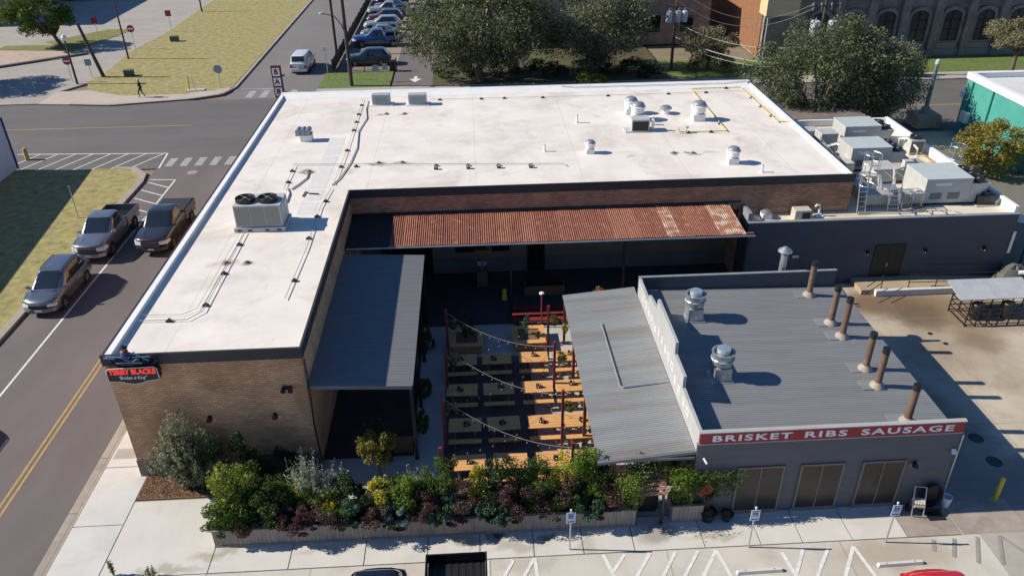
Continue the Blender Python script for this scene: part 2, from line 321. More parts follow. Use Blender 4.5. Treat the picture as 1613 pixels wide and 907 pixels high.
# pale slabs of the side walk (left of the building) and the corner plaza
def slabs(xs, ys, z1, m, parent, gap=0.018, name='paving_slab'):
    for i in range(len(xs)-1):
        for j in range(len(ys)-1):
            slab(name, xs[i]+gap, ys[j]+gap, xs[i+1]-gap, ys[j+1]-gap, 0.001, z1+random.uniform(-0.002, 0.002), m, parent)
slabs([-15.30, -13.45], [12.0, 15.1, 18.2, 21.3, 24.4, 27.5, 31, 34.5, 38, 41.5, 45, 48.5, 52, 55.5], 0.02, CONC, pad)
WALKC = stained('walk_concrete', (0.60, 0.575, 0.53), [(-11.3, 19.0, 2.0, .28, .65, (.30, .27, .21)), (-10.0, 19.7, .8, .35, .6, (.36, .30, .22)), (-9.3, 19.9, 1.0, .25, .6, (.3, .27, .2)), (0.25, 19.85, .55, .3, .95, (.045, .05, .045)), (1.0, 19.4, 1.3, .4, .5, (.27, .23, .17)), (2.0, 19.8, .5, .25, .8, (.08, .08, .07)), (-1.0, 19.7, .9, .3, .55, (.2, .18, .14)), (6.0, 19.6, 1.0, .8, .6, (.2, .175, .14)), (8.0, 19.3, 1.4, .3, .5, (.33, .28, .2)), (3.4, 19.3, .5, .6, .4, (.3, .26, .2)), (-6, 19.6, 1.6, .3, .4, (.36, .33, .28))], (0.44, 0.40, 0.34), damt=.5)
slabs([-13.45, -9.75], [12.0, 15.1, 18.86, 22.45], 0.02, WALKC, pad)
slabs([-9.75, -7.0, -4.4, -2.2, -0.35, 1.55, 3.3, 5.1, 7.6, 9.6, 11.1, 12.9, 14.9], [18.86, 20.45], 0.02, WALKC, pad)
slabs([14.9, 16.9, 19.4], [18.86, 20.45], 0.02, mat('concrete_greasy', (0.34, 0.29, 0.245), 0.85, 0.2, 1.2, bump=0.25, bscale=30, dirt=(0.17, 0.145, 0.125), dscale=0.7, damt=0.75), pad)
slabs([-9.7, -6.7], [20.47, 22.3], 0.012, CONC2, pad)
# concrete ramp stripe on the side walk
slab('grey_ramp_strip', -15.2, 24.9, -13.72, 25.5, 0.02, 0.026, CONC2, pad)
# front parking bays
park = struct(slab('parking_lot', -30, -30, 17.5, 18.84, 0.0, 0.008, stained('parking_concrete', (0.56, 0.525, 0.46), [(1.2, 18.6, 2.0, .5, .35, (.3, .28, .24)), (14, 18.2, 3.5, 1.2, .6, (.33, .27, .2))], (0.38, 0.335, 0.27), seam=[(0, 3.1, 0.5)], damt=.75, var=.12)))
yard = struct(slab('service_yard', 16.86, 18.84, 60, 36.5, 0.0, 0.010, stained('yard_concrete', (0.50, 0.43, 0.335),
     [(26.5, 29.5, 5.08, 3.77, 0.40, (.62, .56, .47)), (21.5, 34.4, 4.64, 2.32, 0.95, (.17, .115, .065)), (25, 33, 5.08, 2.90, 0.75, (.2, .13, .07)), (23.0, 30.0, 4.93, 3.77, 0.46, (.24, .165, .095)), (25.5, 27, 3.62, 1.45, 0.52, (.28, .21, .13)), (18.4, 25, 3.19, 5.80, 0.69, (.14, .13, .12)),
      (22.6, 33.0, 2.03, 1.74, 0.80, (.13, .09, .055)), (24.4, 30.6, 1.59, 1.30, 0.63, (.17, .11, .06)), (28.5, 32.0, 2.90, 2.03, 0.57, (.2, .14, .08)), (26.8, 25.6, 4.35, 1.16, 0.52, (.25, .19, .13)),
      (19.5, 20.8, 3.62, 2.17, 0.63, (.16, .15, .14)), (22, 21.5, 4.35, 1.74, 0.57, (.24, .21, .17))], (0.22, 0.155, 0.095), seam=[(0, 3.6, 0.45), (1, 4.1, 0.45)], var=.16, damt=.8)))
yard2 = struct(slab('yard_apron', 17.5, -30, 60, 18.84, 0.0, 0.006, CONC2))
for x, y in ((20.23, 23.78), (20.17, 22.39), (22.3, 31.4), (22.6, 30.5)):
    o = MB().lathe([(0.30 if y < 25 else .12, 0), (0.30 if y < 25 else .12, 0.012), (0.0, 0.012)], (x, y, 0.008), 20).build('drain_cover', BLKM, yard)
for a, b in (((3.95, 18.8), (4.55, 16.5)), ((7.95, 18.75), (8.4, 16.0)), ((7.95, 18.75), (6.2, 16.2)), ((10.2, 18.5), (10.55, 16)), ((12.8, 18.6), (13.2, 16)), ((12.8, 18.6), (11.1, 16.0)), ((-0.1, 18.8), (-0.1, 15)), ((1.55, 18.8), (1.75, 15))):
    _bz = globals().get('_bz', .012)+.0006; stripe('bay_line', a, b, 0.13, _bz, WHP, park)
for a, b in (((4.7, 18.75), (4.15, 18.0)), ((5.6, 18.75), (4.4, 17.0)), ((6.5, 18.75), (4.9, 16.3)), ((7.3, 18.75), (5.6, 16.3)), ((11.0, 18.6), (10.4, 17.6)), ((11.9, 18.6), (10.6, 16.8)), ((0.8, 18.75), (0.2, 17.6)), ((1.5, 18.75), (0.6, 17.0))):
    _bz += .0006; stripe('bay_line', a, b, 0.12, _bz, WHP, park)
for a, b in (((15.75, 18.7), (15.5, 18.2)), ((16.5, 18.7), (16.05, 17.9)), ((17.35, 18.72), (16.75, 17.6)), ((18.15, 18.72), (17.55, 17.5)), ((18.17, 18.73), (18.8, 17.6))):
    _bz += .0006; stripe('old_bay_line', a, b, 0.13, _bz, GRAYP, park if b[0] < 17 else yard2)
# rear pavement and far side of the cross street
struct(slab('rear_walk', -15.2, 56.6, 75, 60.2, 0.0, 0.02, CONC2))
fw_ = struct(slab('far_walk', -15.3, 75.2, 75, 77.6, -0.18, 0.0, CONC2))
struct(MB().prism([(-15.3, 77.6), (-8.2, 77.6), (-8.2, 83.2), (-15.3, 83.2)], -0.18, 0.02).build('grass_verge', GRNG))
struct(slab('driveway', -8.0, 77.6, -4.0, 140, -0.18, -0.02, ASPH))
struct(slab('car_park', -14.4, 83.6, -8.02, 140, -0.18, -0.015, mat('car_park_paving', (0.27, 0.225, 0.175), 0.9, 0.15, 0.6, bump=0.3)))
struct(slab('garden_bed', -4.0, 77.62, 20, 140, -0.18, 0.01, mat('leaf_litter', (0.075, 0.065, 0.035), 0.95, 0.5, 1.2, bump=0.8, bscale=12, dirt=(0.07, 0.12, 0.02), dscale=0.3, damt=0.9)))
struct(slab('far_lawn', 20, 77.62, 110, 84.5, -0.18, 0.03, GRNG))
# top-left: lawn between driveway and far street, driveway, plaza
fl = struct(MB().prism([(-23.9, 79), (-23.5, 300), (-38.6, 300), (-38.6, 104), (-39.6, 96), (-39.0, 86), (-39.3, 82), (-38.0, 79.2), (-34, 77.0), (-28, 77.0)], -0.18, 0.0).build('far_grass', DRYG))
fk = MB(); P = [(-23.5, 300), (-23.5, 79), (-24.3, 76.6), (-27, 75.3), (-34, 74.0), (-38, 74.6)]
for i in range(5):
    a, b = Vector(P[i]), Vector(P[i+1]); d = (b-a).normalized(); n = Vector((-d.y, d.x))*-0.3; fk.prism([a, b, b+n, a+n], -0.18, 0.02)
struct(fk.build('far_kerb', KERB))
struct(MB().prism([(-24.0, 79.0), (-28, 77.0), (-34, 77.0), (-38.0, 79.2), (-41, 79.0), (-41, 75.0), (-38, 74.6), (-34, 74.0), (-27, 75.3), (-24.3, 76.6)], -0.18, 0.01).build('far_corner_walk', mat('pink_concrete', (0.47, 0.40, 0.34), 0.9, 0.1, 0.8, dirt=(0.36, 0.29, 0.24), dscale=0.4, damt=0.5)))
struct(MB().prism([(-39.3, 82), (-39.0, 86), (-39.6, 96), (-38.6, 104), (-38.6, 300), (-110, 300), (-110, 75.2), (-41, 75.2), (-41, 79)], -0.18, -0.03).build('far_driveway', mat('driveway_concrete', (0.36, 0.33, 0.295), 0.9, 0.12, 0.5, bump=0.2, dirt=(0.27, 0.25, 0.225), dscale=0.2, damt=0.6)))
struct(MB().prism([(-46.3, 96), (-44.2, 104), (-43.5, 107.5), (-47, 107.5), (-52, 101)], -0.1, 0.0).build('kerbed_grass_island', MIXG))
struct(MB().prism([(-45.6, 93.5), (-47, 96.2), (-56, 97.5), (-56, 99.5), (-49, 99.2), (-46.8, 97)], -0.1, 0.02).build('tree_bed', MIXG))
struct(MB().prism([(-46.3, 92.2), (-60, 86), (-66, 93), (-57, 97.4), (-47.2, 96.1), (-45.4, 93.4)], -0.1, 0.01).build('paved_plaza', mat('plaza_paving', (0.46, 0.355, 0.29), 0.9, 0.12, 0.8, dirt=(0.33, 0.22, 0.17), dscale=0.5, damt=0.6)))
fk = MB(); fk.prism([(-44.6, 94.6), (-44.2, 94.2), (-61, 82.2), (-61.3, 82.7)], -0.1, 0.16); struct(fk.build('plaza_kerb', mat('dark_kerb', (0.09, 0.08, 0.075), .9)))

ar_ = MB().add([(-5.95, 80.2, -.012), (-5.6, 80.2, -.012), (-5.6, 81.2, -.012), (-5.95, 81.2, -.012)], [(0, 1, 2, 3)]).add([(-6.4, 80.25, -.012), (-5.15, 80.25, -.012), (-5.78, 79.0, -.012)], [(0, 2, 1)])
struct(ar_.build('road_arrow', WHP))
# ---------------------------------------------------------------- restaurant: L-shaped brick building
bld = thing('restaurant_building', 'large L-shaped tan brick building with white flat roof and dark fascia', 'building', (0, 0, 0))
RT = 5.60      # roof membrane level
ROOFM = stained('white_roof_membrane', (0.765, 0.705, 0.64), [(-5.6, 42.4, .75, .38, .7, (.16, .11, .07)), (-4.2, 42.4, .85, .42, .65, (.22, .16, .11)), (-9.3, 41.5, .5, .5, .7, (.12, .1, .08)),
    (11.5, 42.6, .55, .3, .8, (.12, .09, .06)), (12.6, 42.5, .6, .28, .8, (.16, .12, .08)), (13.6, 42.6, .7, .3, .45, (.45, .38, .3)), (-6.05, 51.3, .5, .4, .75, (.3, .22, .13)), (-4.6, 51.3, .6, .35, .55, (.4, .32, .22)),
    (-11.2, 31.0, .8, .5, .55, (.45, .33, .22)), (-10.2, 30.9, .5, .35, .6, (.3, .22, .15)), (-7.0, 41.4, .7, .5, .5, (.5, .4, .28)), (9.0, 42.4, .4, .4, .6, (.5, .38, .25)), (-1.9, 51, .5, .5, .3, (.5, .3, .25)), (3.2, 49, .9, .5, .35, (.45, .42, .38)),
    (15.8, 44.5, .5, .5, .45, (.5, .4, .3)), (8.2, 49.6, .5, .4, .35, (.4, .36, .32)), (12.0, 49.8, .4, .25, .75, (.2, .16, .12))], (0.50, 0.42, 0.36), seam=[(0, 2.9, 0.22), (1, 8.7, .18)], var=0.10, damt=.7)
W0, W1, F0, M0, B1, E1 = -13.65, -6.62, 23.85, 38.15, 56.2, 20.2
wm = MB().box(W0, F0, 0, W1, M0, 5.42).box(W0, 39.4, 0, E1, B1, 5.42)
wm.box(14.2, M0, 0, E1, 39.4, 4.0); wm.box(W0, M0, 4.0, E1, 39.4, 5.42).box(W0, M0, 0, W1+0.0, 39.4, 4.0)
wm.build('wall', BRICK, bld)
slab('plinth', W0-0.03, F0-0.03, W1+0.03, F0, 0.0, 0.85, mat('grey_plinth', (0.20, 0.165, 0.135), 0.9, 0.2, 1.5), bld)
# reddish upper wall over the canopy and pale render under it
slab('upper_brick_band', W1, M0-0.025, E1-0.001, M0, 4.0, 5.42, BRICKR, bld)
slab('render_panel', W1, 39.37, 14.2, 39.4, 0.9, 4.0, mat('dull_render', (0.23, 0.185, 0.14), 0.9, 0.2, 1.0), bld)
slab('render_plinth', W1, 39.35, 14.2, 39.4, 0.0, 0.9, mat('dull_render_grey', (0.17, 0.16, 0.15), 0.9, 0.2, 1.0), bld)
MB().prism([(W0+.25, F0+.02), (W1-.02, F0+.02), (W1-.02, M0+.02), (E1-.2, M0+.02), (E1-.2, B1-.25), (W0+.25, B1-.25)], 5.42, RT).build('roof', ROOFM, bld)
# fascia pieces (dark) round the visible edges, butted at corners
fa = MB().box(W0-.07, F0-.07, 5.40, W1+.07, F0+.018, 5.86).box(W1-.018, F0+.018, 5.40, W1+.07, M0-.07, 5.855).box(W1-.018, M0-.07, 5.402, E1+.07, M0+.018, 5.858)
fa.build('fascia', DKTRIM, bld)
fa = MB().box(W0-.07, F0+.018, 5.40, W0, B1+.07, 5.80); fa.build('edge_cap', DKTRIM, bld)
wp = mat('parapet_membrane', (0.80, 0.79, 0.77), 0.75, 0.06, 1.0, dirt=(0.6, 0.56, 0.5), dscale=0.5, damt=0.4)
MB().box(W0, F0+.018, 5.42, W0+.25, B1-.25, 5.785).box(W0, B1-.25, 5.42, E1, B1, 5.84).box(E1-.2, M0+.02, 5.42, E1, B1-.25, 5.70).build('parapet', wp, bld)
MB().add([(W0+.25, B1-.95, RT+.004), (E1-.2, B1-.95, RT+.004), (E1-.2, B1-.25, 5.83), (W0+.25, B1-.25, 5.83)], [(0, 1, 2, 3)]).build('cant_strip', wp, bld)
MB().box(E1-.0, M0+.018, 5.40, E1+.07, B1, 5.72).build('edge_cap', wp, bld)
MB().box(W0, B1, 5.40, E1, B1+.07, 5.86).build('edge_cap', wp, bld)
# membrane seam strips that read on the left part
# walkway pad of dotted rubber mats
pm = mat('walk_pad', (0.66, 0.635, 0.605), 0.8, 0.1, 3)
for i in range(7): slab('walk_mat', -8.95+i*0.02, 35.9+i*1.62, -8.05+i*0.02, 37.3+i*1.62, RT, RT+.006, pm, bld)
# doors and windows of the patio wall
def pane_window(x0, x1, z0, z1, yf, parent, name='window', fm=BLKM, gm=GLASSD, mull=1):
    f = MB(); t = 0.07
    f.box(x0, yf-.05, z0, x0+t, yf, z1).box(x1-t, yf-.05, z0, x1, yf, z1).box(x0+t, yf-.05, z1-t, x1-t, yf, z1).box(x0+t, yf-.05, z0, x1-t, yf, z0+t)
    o = f.build(name, fm, parent)
    xs = [x0+t + (x1-x0-2*t)*i/(mull+1) for i in range(mull+2)]
    for i in range(mull+1):
        slab('pane', xs[i]+(.02 if i else 0), yf-.035, xs[i+1]-(.02 if i < mull else 0), yf-.015, z0+t, z1-t, gm, o)
        if i: slab('mullion', xs[i]-.02, yf-.05, xs[i]+.02, yf, z0+t, z1-t, fm, o)
    return o
pane_window(-1.3, 0.4, 1.35, 2.3, 39.36, bld); pane_window(0.75, 1.75, 1.35, 2.3, 39.36, bld)
pane_window(2.75, 3.75, 0.02, 2.35, 39.36, bld, 'door'); pane_window(-5.4, -2.6, 0.02, 2.7, 39.36, bld, 'door', mull=2)
# rusty canopy over the patio
canopy = MB().box(W1+.02, 34.95, 3.96, 13.95, 35.05, 4.16).build('canopy_beam', WOODD, bld)
def rustmat(name, a, b_, pale, amt, seed):
    m = mat(name, a, 0.85, 0.4, 7, bump=0.2, dirt=b_, dscale=1.2, damt=0.85, stretch=(3, 0.7, 0.7)); t = m.node_tree; b = t.nodes['Principled BSDF']; src = b.inputs['Base Color'].links[0].from_socket
    g = t.nodes.new('ShaderNodeNewGeometry'); n = t.nodes.new('ShaderNodeTexNoise'); n.inputs['Scale'].default_value = 2.3; n.inputs['Detail'].default_value = 6; mp = t.nodes.new('ShaderNodeMapping'); mp.inputs['Location'].default_value = (seed, seed*2, 0); mp.inputs['Scale'].default_value = (1, 1, 1)
    t.links.new(g.outputs['Position'], mp.inputs[0]); t.links.new(mp.outputs[0], n.inputs['Vector'])
    r = t.nodes.new('ShaderNodeMapRange'); r.inputs[1].default_value = 0.56-amt*0.14; r.inputs[2].default_value = 0.76-amt*0.12; r.inputs[4].default_value = 0.9; t.links.new(n.outputs[0], r.inputs[0])
    mx = t.nodes.new('ShaderNodeMix'); mx.data_type = 'RGBA'; mx.inputs['B'].default_value = (*pale, 1); t.links.new(r.outputs[0], mx.inputs['Factor']); t.links.new(src, mx.inputs['A']); t.links.new(mx.outputs['Result'], b.inputs['Base Color']); return m
RUST = [rustmat('rust_a', (0.26, 0.10, 0.062), (0.15, 0.052, 0.038), (0.36, 0.17, 0.10), 0.0, 1), rustmat('rust_b', (0.235, 0.085, 0.055), (0.16, 0.06, 0.042), (0.38, 0.20, 0.13), 0.15, 5), rustmat('rust_c', (0.30, 0.125, 0.082), (0.18, 0.066, 0.045), (0.34, 0.15, 0.09), 0.0, 9)]
RUSTP = rustmat('rust_pale', (0.32, 0.135, 0.075), (0.22, 0.08, 0.045), (0.52, 0.47, 0.40), 0.75, 3)
CANPTS = [(34.78, 4.17), (38.12, 4.40)]
base_sh = [sheet_mesh(0.66, CANPTS, 0.11, 0.032).mesh('roof_sheet') for _ in range(4)]
for i in range(4): base_sh[i].materials.append((RUST+[RUSTP])[i])
x = -4.42; i = 0
while x < 13.4:
    k = 3 if (9.2 < x < 9.9 or x > 11.6) else random.choice((0, 1, 2))
    link('roof_sheet', base_sh[k], None, canopy, (x, random.uniform(-.02, .02), (i % 2)*.008)); x += 0.665; i += 1
dk = sheet_mesh(0.54, CANPTS, 0.11, 0.032).mesh('shade_toned_sheet'); dk.materials.append(mat('shade_dark_sheet', (0.035, 0.03, 0.026), 0.8, 0.4, 3, stretch=(4, .6, .6)))  # rusty sheets too; the wing's shadow is painted in as a near-black colour
for i in range(4): link('shade_toned_sheet', dk, None, canopy, (-6.6+i*.545, 0, (i % 2)*.006))
slab('flashing', W1+.02, 38.03, 14.2, 38.12, 4.46, 4.52, DKTRIM, canopy)
MB().path([(W1+.1, 34.74, 4.14), (13.95, 34.74, 4.10)], 0.045).build('gutter', GALV, canopy)
for x in (-4.4, 1.6, 7.4, 13.7): slab('post', x-.06, 34.94, x+.06, 35.06, 0, 3.96, BLKM, canopy)
# left awning (dark corrugated, over the covered patio)
AWN = mat('dark_awning_metal', (0.175, 0.182, 0.19), 0.5, 0.12, 1.5, metal=0.0, stretch=(.4, 3, 1))
aw = MB().box(-6.6, 24.12, 3.78, -2.78, 24.2, 3.92); aw = MB().add([(-6.6, 23.9, 3.88), (-2.72, 23.9, 3.68), (-2.72, 23.96, 3.68), (-6.6, 23.96, 3.88), (-6.6, 23.9, 4.04), (-2.72, 23.9, 3.84), (-2.72, 23.96, 3.84), (-6.6, 23.96, 4.04)], [(0,1,5,4),(1,2,6,5),(2,3,7,6),(3,0,4,7),(4,5,6,7),(3,2,1,0)])
awn = aw.build('awning_fascia', mat('grey_edge', (0.16, 0.17, 0.18), .5), bld)
o = link('awning_roof', sheet_mesh(10.45, [(2.68, 3.83), (6.60, 4.03)], 0.105, 0.025).mesh('awning_roof'), AWN, awn, (0, 23.97, 0)); o.rotation_euler.z = R(90)
MB().box(-2.80, 24.0, 3.58, -2.70, 34.35, 3.78).build('gutter', BLKM, awn)
for y in (24.1, 27.4, 30.8, 34.2): slab('post', -2.86, y-.07, -2.72, y+.07, 0.0, 3.58, BLKM, awn)
slab('rear_screen', -6.6, 34.3, -2.9, 34.38, 0.0, 2.4, BLKP, awn)
# downpipe on the corner of the front wing
MB().path([(-6.52, 23.78, 5.35), (-6.52, 23.76, 3.4), (-6.56, 23.74, 2.4), (-6.5, 23.74, 0.05)], 0.035).build('downpipe', BLKM, bld)
EMB = mat('warm_bulb', (1, .6, .25), .5, emit=(1.0, .5, .15), estr=4.0)
def sconce(x, y, z, parent, ax='y'):
    o = MB().box(x-.06, y-.05, z-.02, x+.06, y, z+.14).lathe([(.03, .12), (.10, .05), (.13, -.02), (.11, -.02), (.02, .04)], (x, y-.13, z), 10).build('wall_lamp', BLKM, parent)
    MB().lathe([(.0, -.09), (.04, -.06), (.045, -.03), (.02, .02), (0, .03)], (x, y-.13, z), 8).build('bulb', EMB, o); return o
for x in (-10.44, -7.98): sconce(x, F0, 2.75, bld)
fl_ = MB().box(-7.5, F0-.10, 4.02, -7.14, F0, 4.14).build('floodlight', BLKM, bld)
for s in (-.13, .13): MB().tube((-7.32+s, F0-.10, 4.12), (-7.32+s, F0-.26, 4.02), .07, .10, 10).build('lamp_head', BLKM, fl_)
# vertical BAR sign at the rear-left corner
bs = thing('bar_sign', 'vertical blade sign with red letters B A R on white squares', 'sign', (-13.86, 56.6, 5.42))
MB().box(-.34, -.12, 0, .34, .12, 2.25).build('sign_case', mat('dark_red_case', (.10, .025, .025), .6), bs)
MB().box(.2, -.05, .3, .55, .05, .4).box(.2, -.05, 1.5, .55, .05, 1.6).build('bracket', BLKM, bs)
for i, ch in enumerate('BAR'):
    p = slab('letter_panel', -.25, -.14, .25, -.12, 1.55-i*.70, 2.12-i*.70, WHITE, bs)
    text_obj('letter', ch, .52, REDP, (0, -.15, 1.83-i*.70), p, depth=.012, offset=.02)
# hanging sign on the front-left corner with a rider on a motorbike outlined on top
ts = thing('restaurant_sign', 'black shield-shaped neon sign with red letters and rider figure on roof corner', 'sign', (-12.62, 23.62, 4.80))
def shield(g): return [(-.94-g, .14), (-.87, 0.06-g), (-.42, .03-g), (-.28, -.03-g), (0, -.08-g), (.28, -.03-g), (.42, .03-g), (.87, .09-g), (.94+g, .2), (.92+g, .60), (.80, .70+g), (-.80, .67+g), (-.92-g, .57)]
MB().extrude_y(shield(.0), -.08, .1).build('sign_case', BLKP, ts)
PINK = mat('pale_neon_tube', (.85, .62, .5), .5, .05); prf = [(x, -.095, z) for x, z in shield(-.03)]; MB().path(prf+[prf[0]], .02, 5).build('border_tube', PINK, ts)
REDN = mat('red_letter', (.72, .05, .045), .45, .1, 3, emit=(1.0, .07, .06), estr=0.35)
def text_fit(name, s, x0, x1, z0, z1, y, m, parent, depth=.015, offset=0.0, shear=0, space=1.0):
    me = text_mesh(s, 1.0, depth, offset, 1.0, shear, space); co = np.array([v.co[:] for v in me.vertices]); mn, mxx = co.min(0), co.max(0)
    for v in me.vertices:
        v.co.x = (v.co.x-mn[0])/(mxx[0]-mn[0])*(x1-x0)+x0; v.co.y = (v.co.y-mn[1])/(mxx[1]-mn[1])*(z1-z0)+z0
    o = link(name, me, m, parent); o.location = (0, y, 0); o.rotation_euler = (math.pi/2, 0, 0); return o
text_fit('red_lettering', 'TERRY BLACKS', -.82, .84, .38, .61, -.095, REDN, ts, offset=.045)
text_fit('script_lettering', '"Brisket is King"', -.5, .5, .13, .32, -.095, WHITE, ts, offset=.012, shear=.35)
CHROME = mat('chrome_tube', (.62, .63, .65), .25, .05, metal=.8)
bike = MB()
for cx in (-.50, .78):
    c = [(cx+.25*math.cos(a), 0, 1.05+.25*math.sin(a)) for a in np.linspace(0, 2*math.pi, 17)]; bike.path(c, .055, 6)
bike.box(-.2, -.09, .95, .45, .09, 1.22); bike.build('motorbike_wheels', BLKP, ts)
MB().path([(.78, -.06, 1.05), (.35, -.08, 1.5), (.18, -.08, 1.55)], .028).path([(-.5, -.1, 1.02), (.1, -.1, 1.0), (.5, -.1, .98)], .035).path([(-.85, -.05, 1.42), (-.55, -.06, 1.38), (-.2, -.06, 1.33)], .035).path([(-.95, -.05, 1.32), (-.5, -.08, 1.28)], .03).path([(.2, -.09, 1.33), (.6, -.09, 1.38), (.86, -.06, 1.28)], .03).path([(-.1, -.1, 1.2), (.15, -.11, 1.08), (.35, -.1, 1.25)], .03).build('motorbike_frame', CHROME, ts)
MB().lathe([(.10, 0), (.17, .12), (.16, .34), (.09, .46), (.05, .5)], (-.12, 0, 1.18), 10).build('rider_torso', mat('blue_denim', (.04, .07, .22), .8), ts)
MB().lathe([(.0, -.02), (.13, 0), (.15, .1), (.07, .17)], (-.10, 0, 1.58), 10).build('rider_scarf', REDP, ts)
MB().lathe([(.05, 0), (.10, .06), (.105, .16), (.06, .22)], (-.10, 0, 1.70), 10).build('rider_head', mat('painted_skin', (.55, .33, .24), .7), ts)
MB().lathe([(.17, 0), (.16, .03), (.09, .05), (.07, .15), (.0, .16)], (-.10, 0, 1.86), 10).build('rider_hat', BLKP, ts)
for s in (-1, 1): MB().path([(-.12, s*.12, 1.5), (.06, s*.16, 1.36), (.22, s*.12, 1.46)], [.05, .04, .03]).build('rider_arm', MATS['blue_denim'], ts)
for o_ in list(ts.children):
    if o_.name.split('.')[0] in ('motorbike_wheels', 'motorbike_frame', 'rider_torso', 'rider_scarf', 'rider_head', 'rider_hat', 'rider_arm'): o_.scale = (.9, .9, .68); o_.location.z = .2
MB().box(-.9, .1, .3, -.8, .24, .5).box(.8, .1, .3, .9, .24, .5).build('bracket', BLKM, ts)

# ---------------------------------------------------------------- grey annex on the right with rooftop plant
GREYW = mat('slate_grey_paint', (0.066, 0.074, 0.092), 0.75, 0.12, 0.8, bump=0.15, bscale=12, dirt=(0.05, 0.055, 0.068), dscale=0.5, damt=0.5)
ann = thing('annex_building', 'low slate grey annex with cream roof full of air handling units', 'building')
AF = 36.7; AR = 3.70
MB().box(14.3, AF, 0, E1+.072, M0-.07, AR-.1).box(E1+.072, AF, 0, 29.0, 52, AR-.1).build('wall', GREYW, ann)
CREAM = stained('cream_roof_membrane', (0.70, 0.63, 0.50), [(20, 37.6, 2, .5, .6, (.5, .4, .26)), (24, 38.5, 2, 1, .6, (.36, .33, .3)), (27.5, 38.6, 1.2, .9, .7, (.24, .23, .22))], (0.62, 0.53, 0.40))
MB().box(14.5, AF+.2, AR-.1, E1+.072, M0-.07, AR).box(E1+.072, AF+.2, AR-.1, 28.8, 51.8, AR).build('roof', CREAM, ann)
MB().box(14.3, AF, AR-.1, 29.0, AF+.2, 3.82).build('front_parapet', GREYW, ann)
slab('parapet_cap', 14.28, AF-.03, 29.02, AF+.22, 3.82, 3.86, mat('grey_cap', (.24, .26, .28), .6), ann)
MB().extrude_y([(14.3, AR-.1), (14.5, AR-.1), (14.5, 4.3), (14.3, 4.3)], AF+.22, M0-.07).build('side_parapet', MATS['grey_cap'], ann)
MB().box(28.8, AF+.2, AR-.1, 29.0, 52, 4.2).box(20.3, 51.8, AR-.1, 28.8, 52, 4.15).build('parapet', WHITE, ann)
for i in range(5): MB().extrude_y([(28.8, 3.71), (28.5, 3.71), (28.8, 4.12)], 38.3+i*1.1, 38.36+i*1.1).build('parapet_brace', WHITE, ann)
dr = pane_window(21.5, 23.2, 0.02, 2.28, AF-.005, ann, 'door', gm=BLKP); slab('door_handle', 22.28, AF-.10, 22.32, AF-.055, .95, 1.2, GALV, dr)
for x in (16.6, 21.1, 24.3, 27.6): sconce(x, AF, 1.85, ann)
MB().box(16.95, AF-.08, 1.7, 17.3, AF, 1.85).build('meter_box', GALV, ann)
MB().box(28.95, AF-.06, 1.5, 29.12, AF+.1, 2.8).build('pilaster_cap', GALV, ann)

# ---------------------------------------------------------------- smokehouse with the big red sign
smk = thing('smokehouse', 'dark grey smokehouse with ribbed metal roof and brisket ribs sausage sign', 'building')
SX0, SX1, SY0, SY1 = 7.38, 16.85, 20.45, 31.4
SID = mat('dark_grey_siding', (0.125, 0.125, 0.130), 0.75, 0.12, 2, dirt=(0.095, 0.095, 0.10), dscale=0.6, damt=0.5, stretch=(.3, .3, 4))
MB().box(SX0+.06, SY0+.06, 0, SX1-.02, SY1-.06, 2.9).build('wall', SID, smk)
sd_ = MB(); z = 0.0
while z < 3.42:
    z2 = min(z+.15, 3.42); sd_.add([(SX0, SY0, z), (SX1, SY0, z), (SX1, SY0+.025, z2), (SX0, SY0+.025, z2), (SX0, SY0+.06, z), (SX1, SY0+.06, z), (SX1, SY0+.06, z2), (SX0, SY0+.06, z2)], [(0, 1, 2, 3), (0, 4, 5, 1), (3, 2, 6, 7), (1, 5, 6, 2), (0, 3, 7, 4)]); z += .15
o = sd_.build('siding', SID, smk); o['kind'] = 'stuff'
SROOF = mat('grey_ribbed_roof', (0.255, 0.262, 0.265), 0.5, 0.14, 1.2, metal=0.15, dirt=(0.20, 0.195, 0.19), dscale=0.5, damt=0.6, stretch=(.25, 2.5, 1))
o = link('roof', sheet_mesh(SY1-SY0-.24, [(-(SX1+.12), 3.06), (-(SX0+.14), 3.26)], 0.115, 0.026).mesh('roof'), SROOF, smk, (0, SY0+.12, 0)); o.rotation_euler.z = R(90)
MB().box(SX1-.03, SY0+.1, 2.9, SX1+.10, SY1-.1, 3.03).build('eave_trim', BLKM, smk)
PARA = mat('pale_grey_parapet', (0.40, 0.40, 0.395), 0.7, 0.1, 1.2, dirt=(0.3, 0.3, 0.29), dscale=0.6, damt=0.4)
MB().box(SX0, SY0, 3.42, SX1, SY0+.12, 3.94).build('front_parapet', PARA, smk)
MB().box(SX0, SY1-.12, 2.9, SX1-.1, SY1, 3.9).build('rear_parapet', GREYW, smk)
slab('rear_parapet_cap', SX0, SY1-.14, SX1-.1, SY1+.02, 3.9, 3.93, MATS['grey_cap'], smk)
sp = [(SY0+.12, 2.9), (SY1-.14, 2.9), (SY1-.14, 3.9), (29.15, 3.9), (29.15, 4.25), (27.6, 4.5), (27.6, 4.98), (24.4, 4.98), (24.4, 4.45), (22.95, 4.45), (22.95, 3.94), (SY0+.12, 3.94)]
n = len(sp); MB().add([(SX0, y, z) for y, z in sp]+[(SX0+.12, y, z) for y, z in sp], [tuple(reversed(range(n))), tuple(range(n, 2*n))]+[(i, (i+1) % n, n+(i+1) % n, n+i) for i in range(n)]).build('stepped_parapet', PARA, smk)
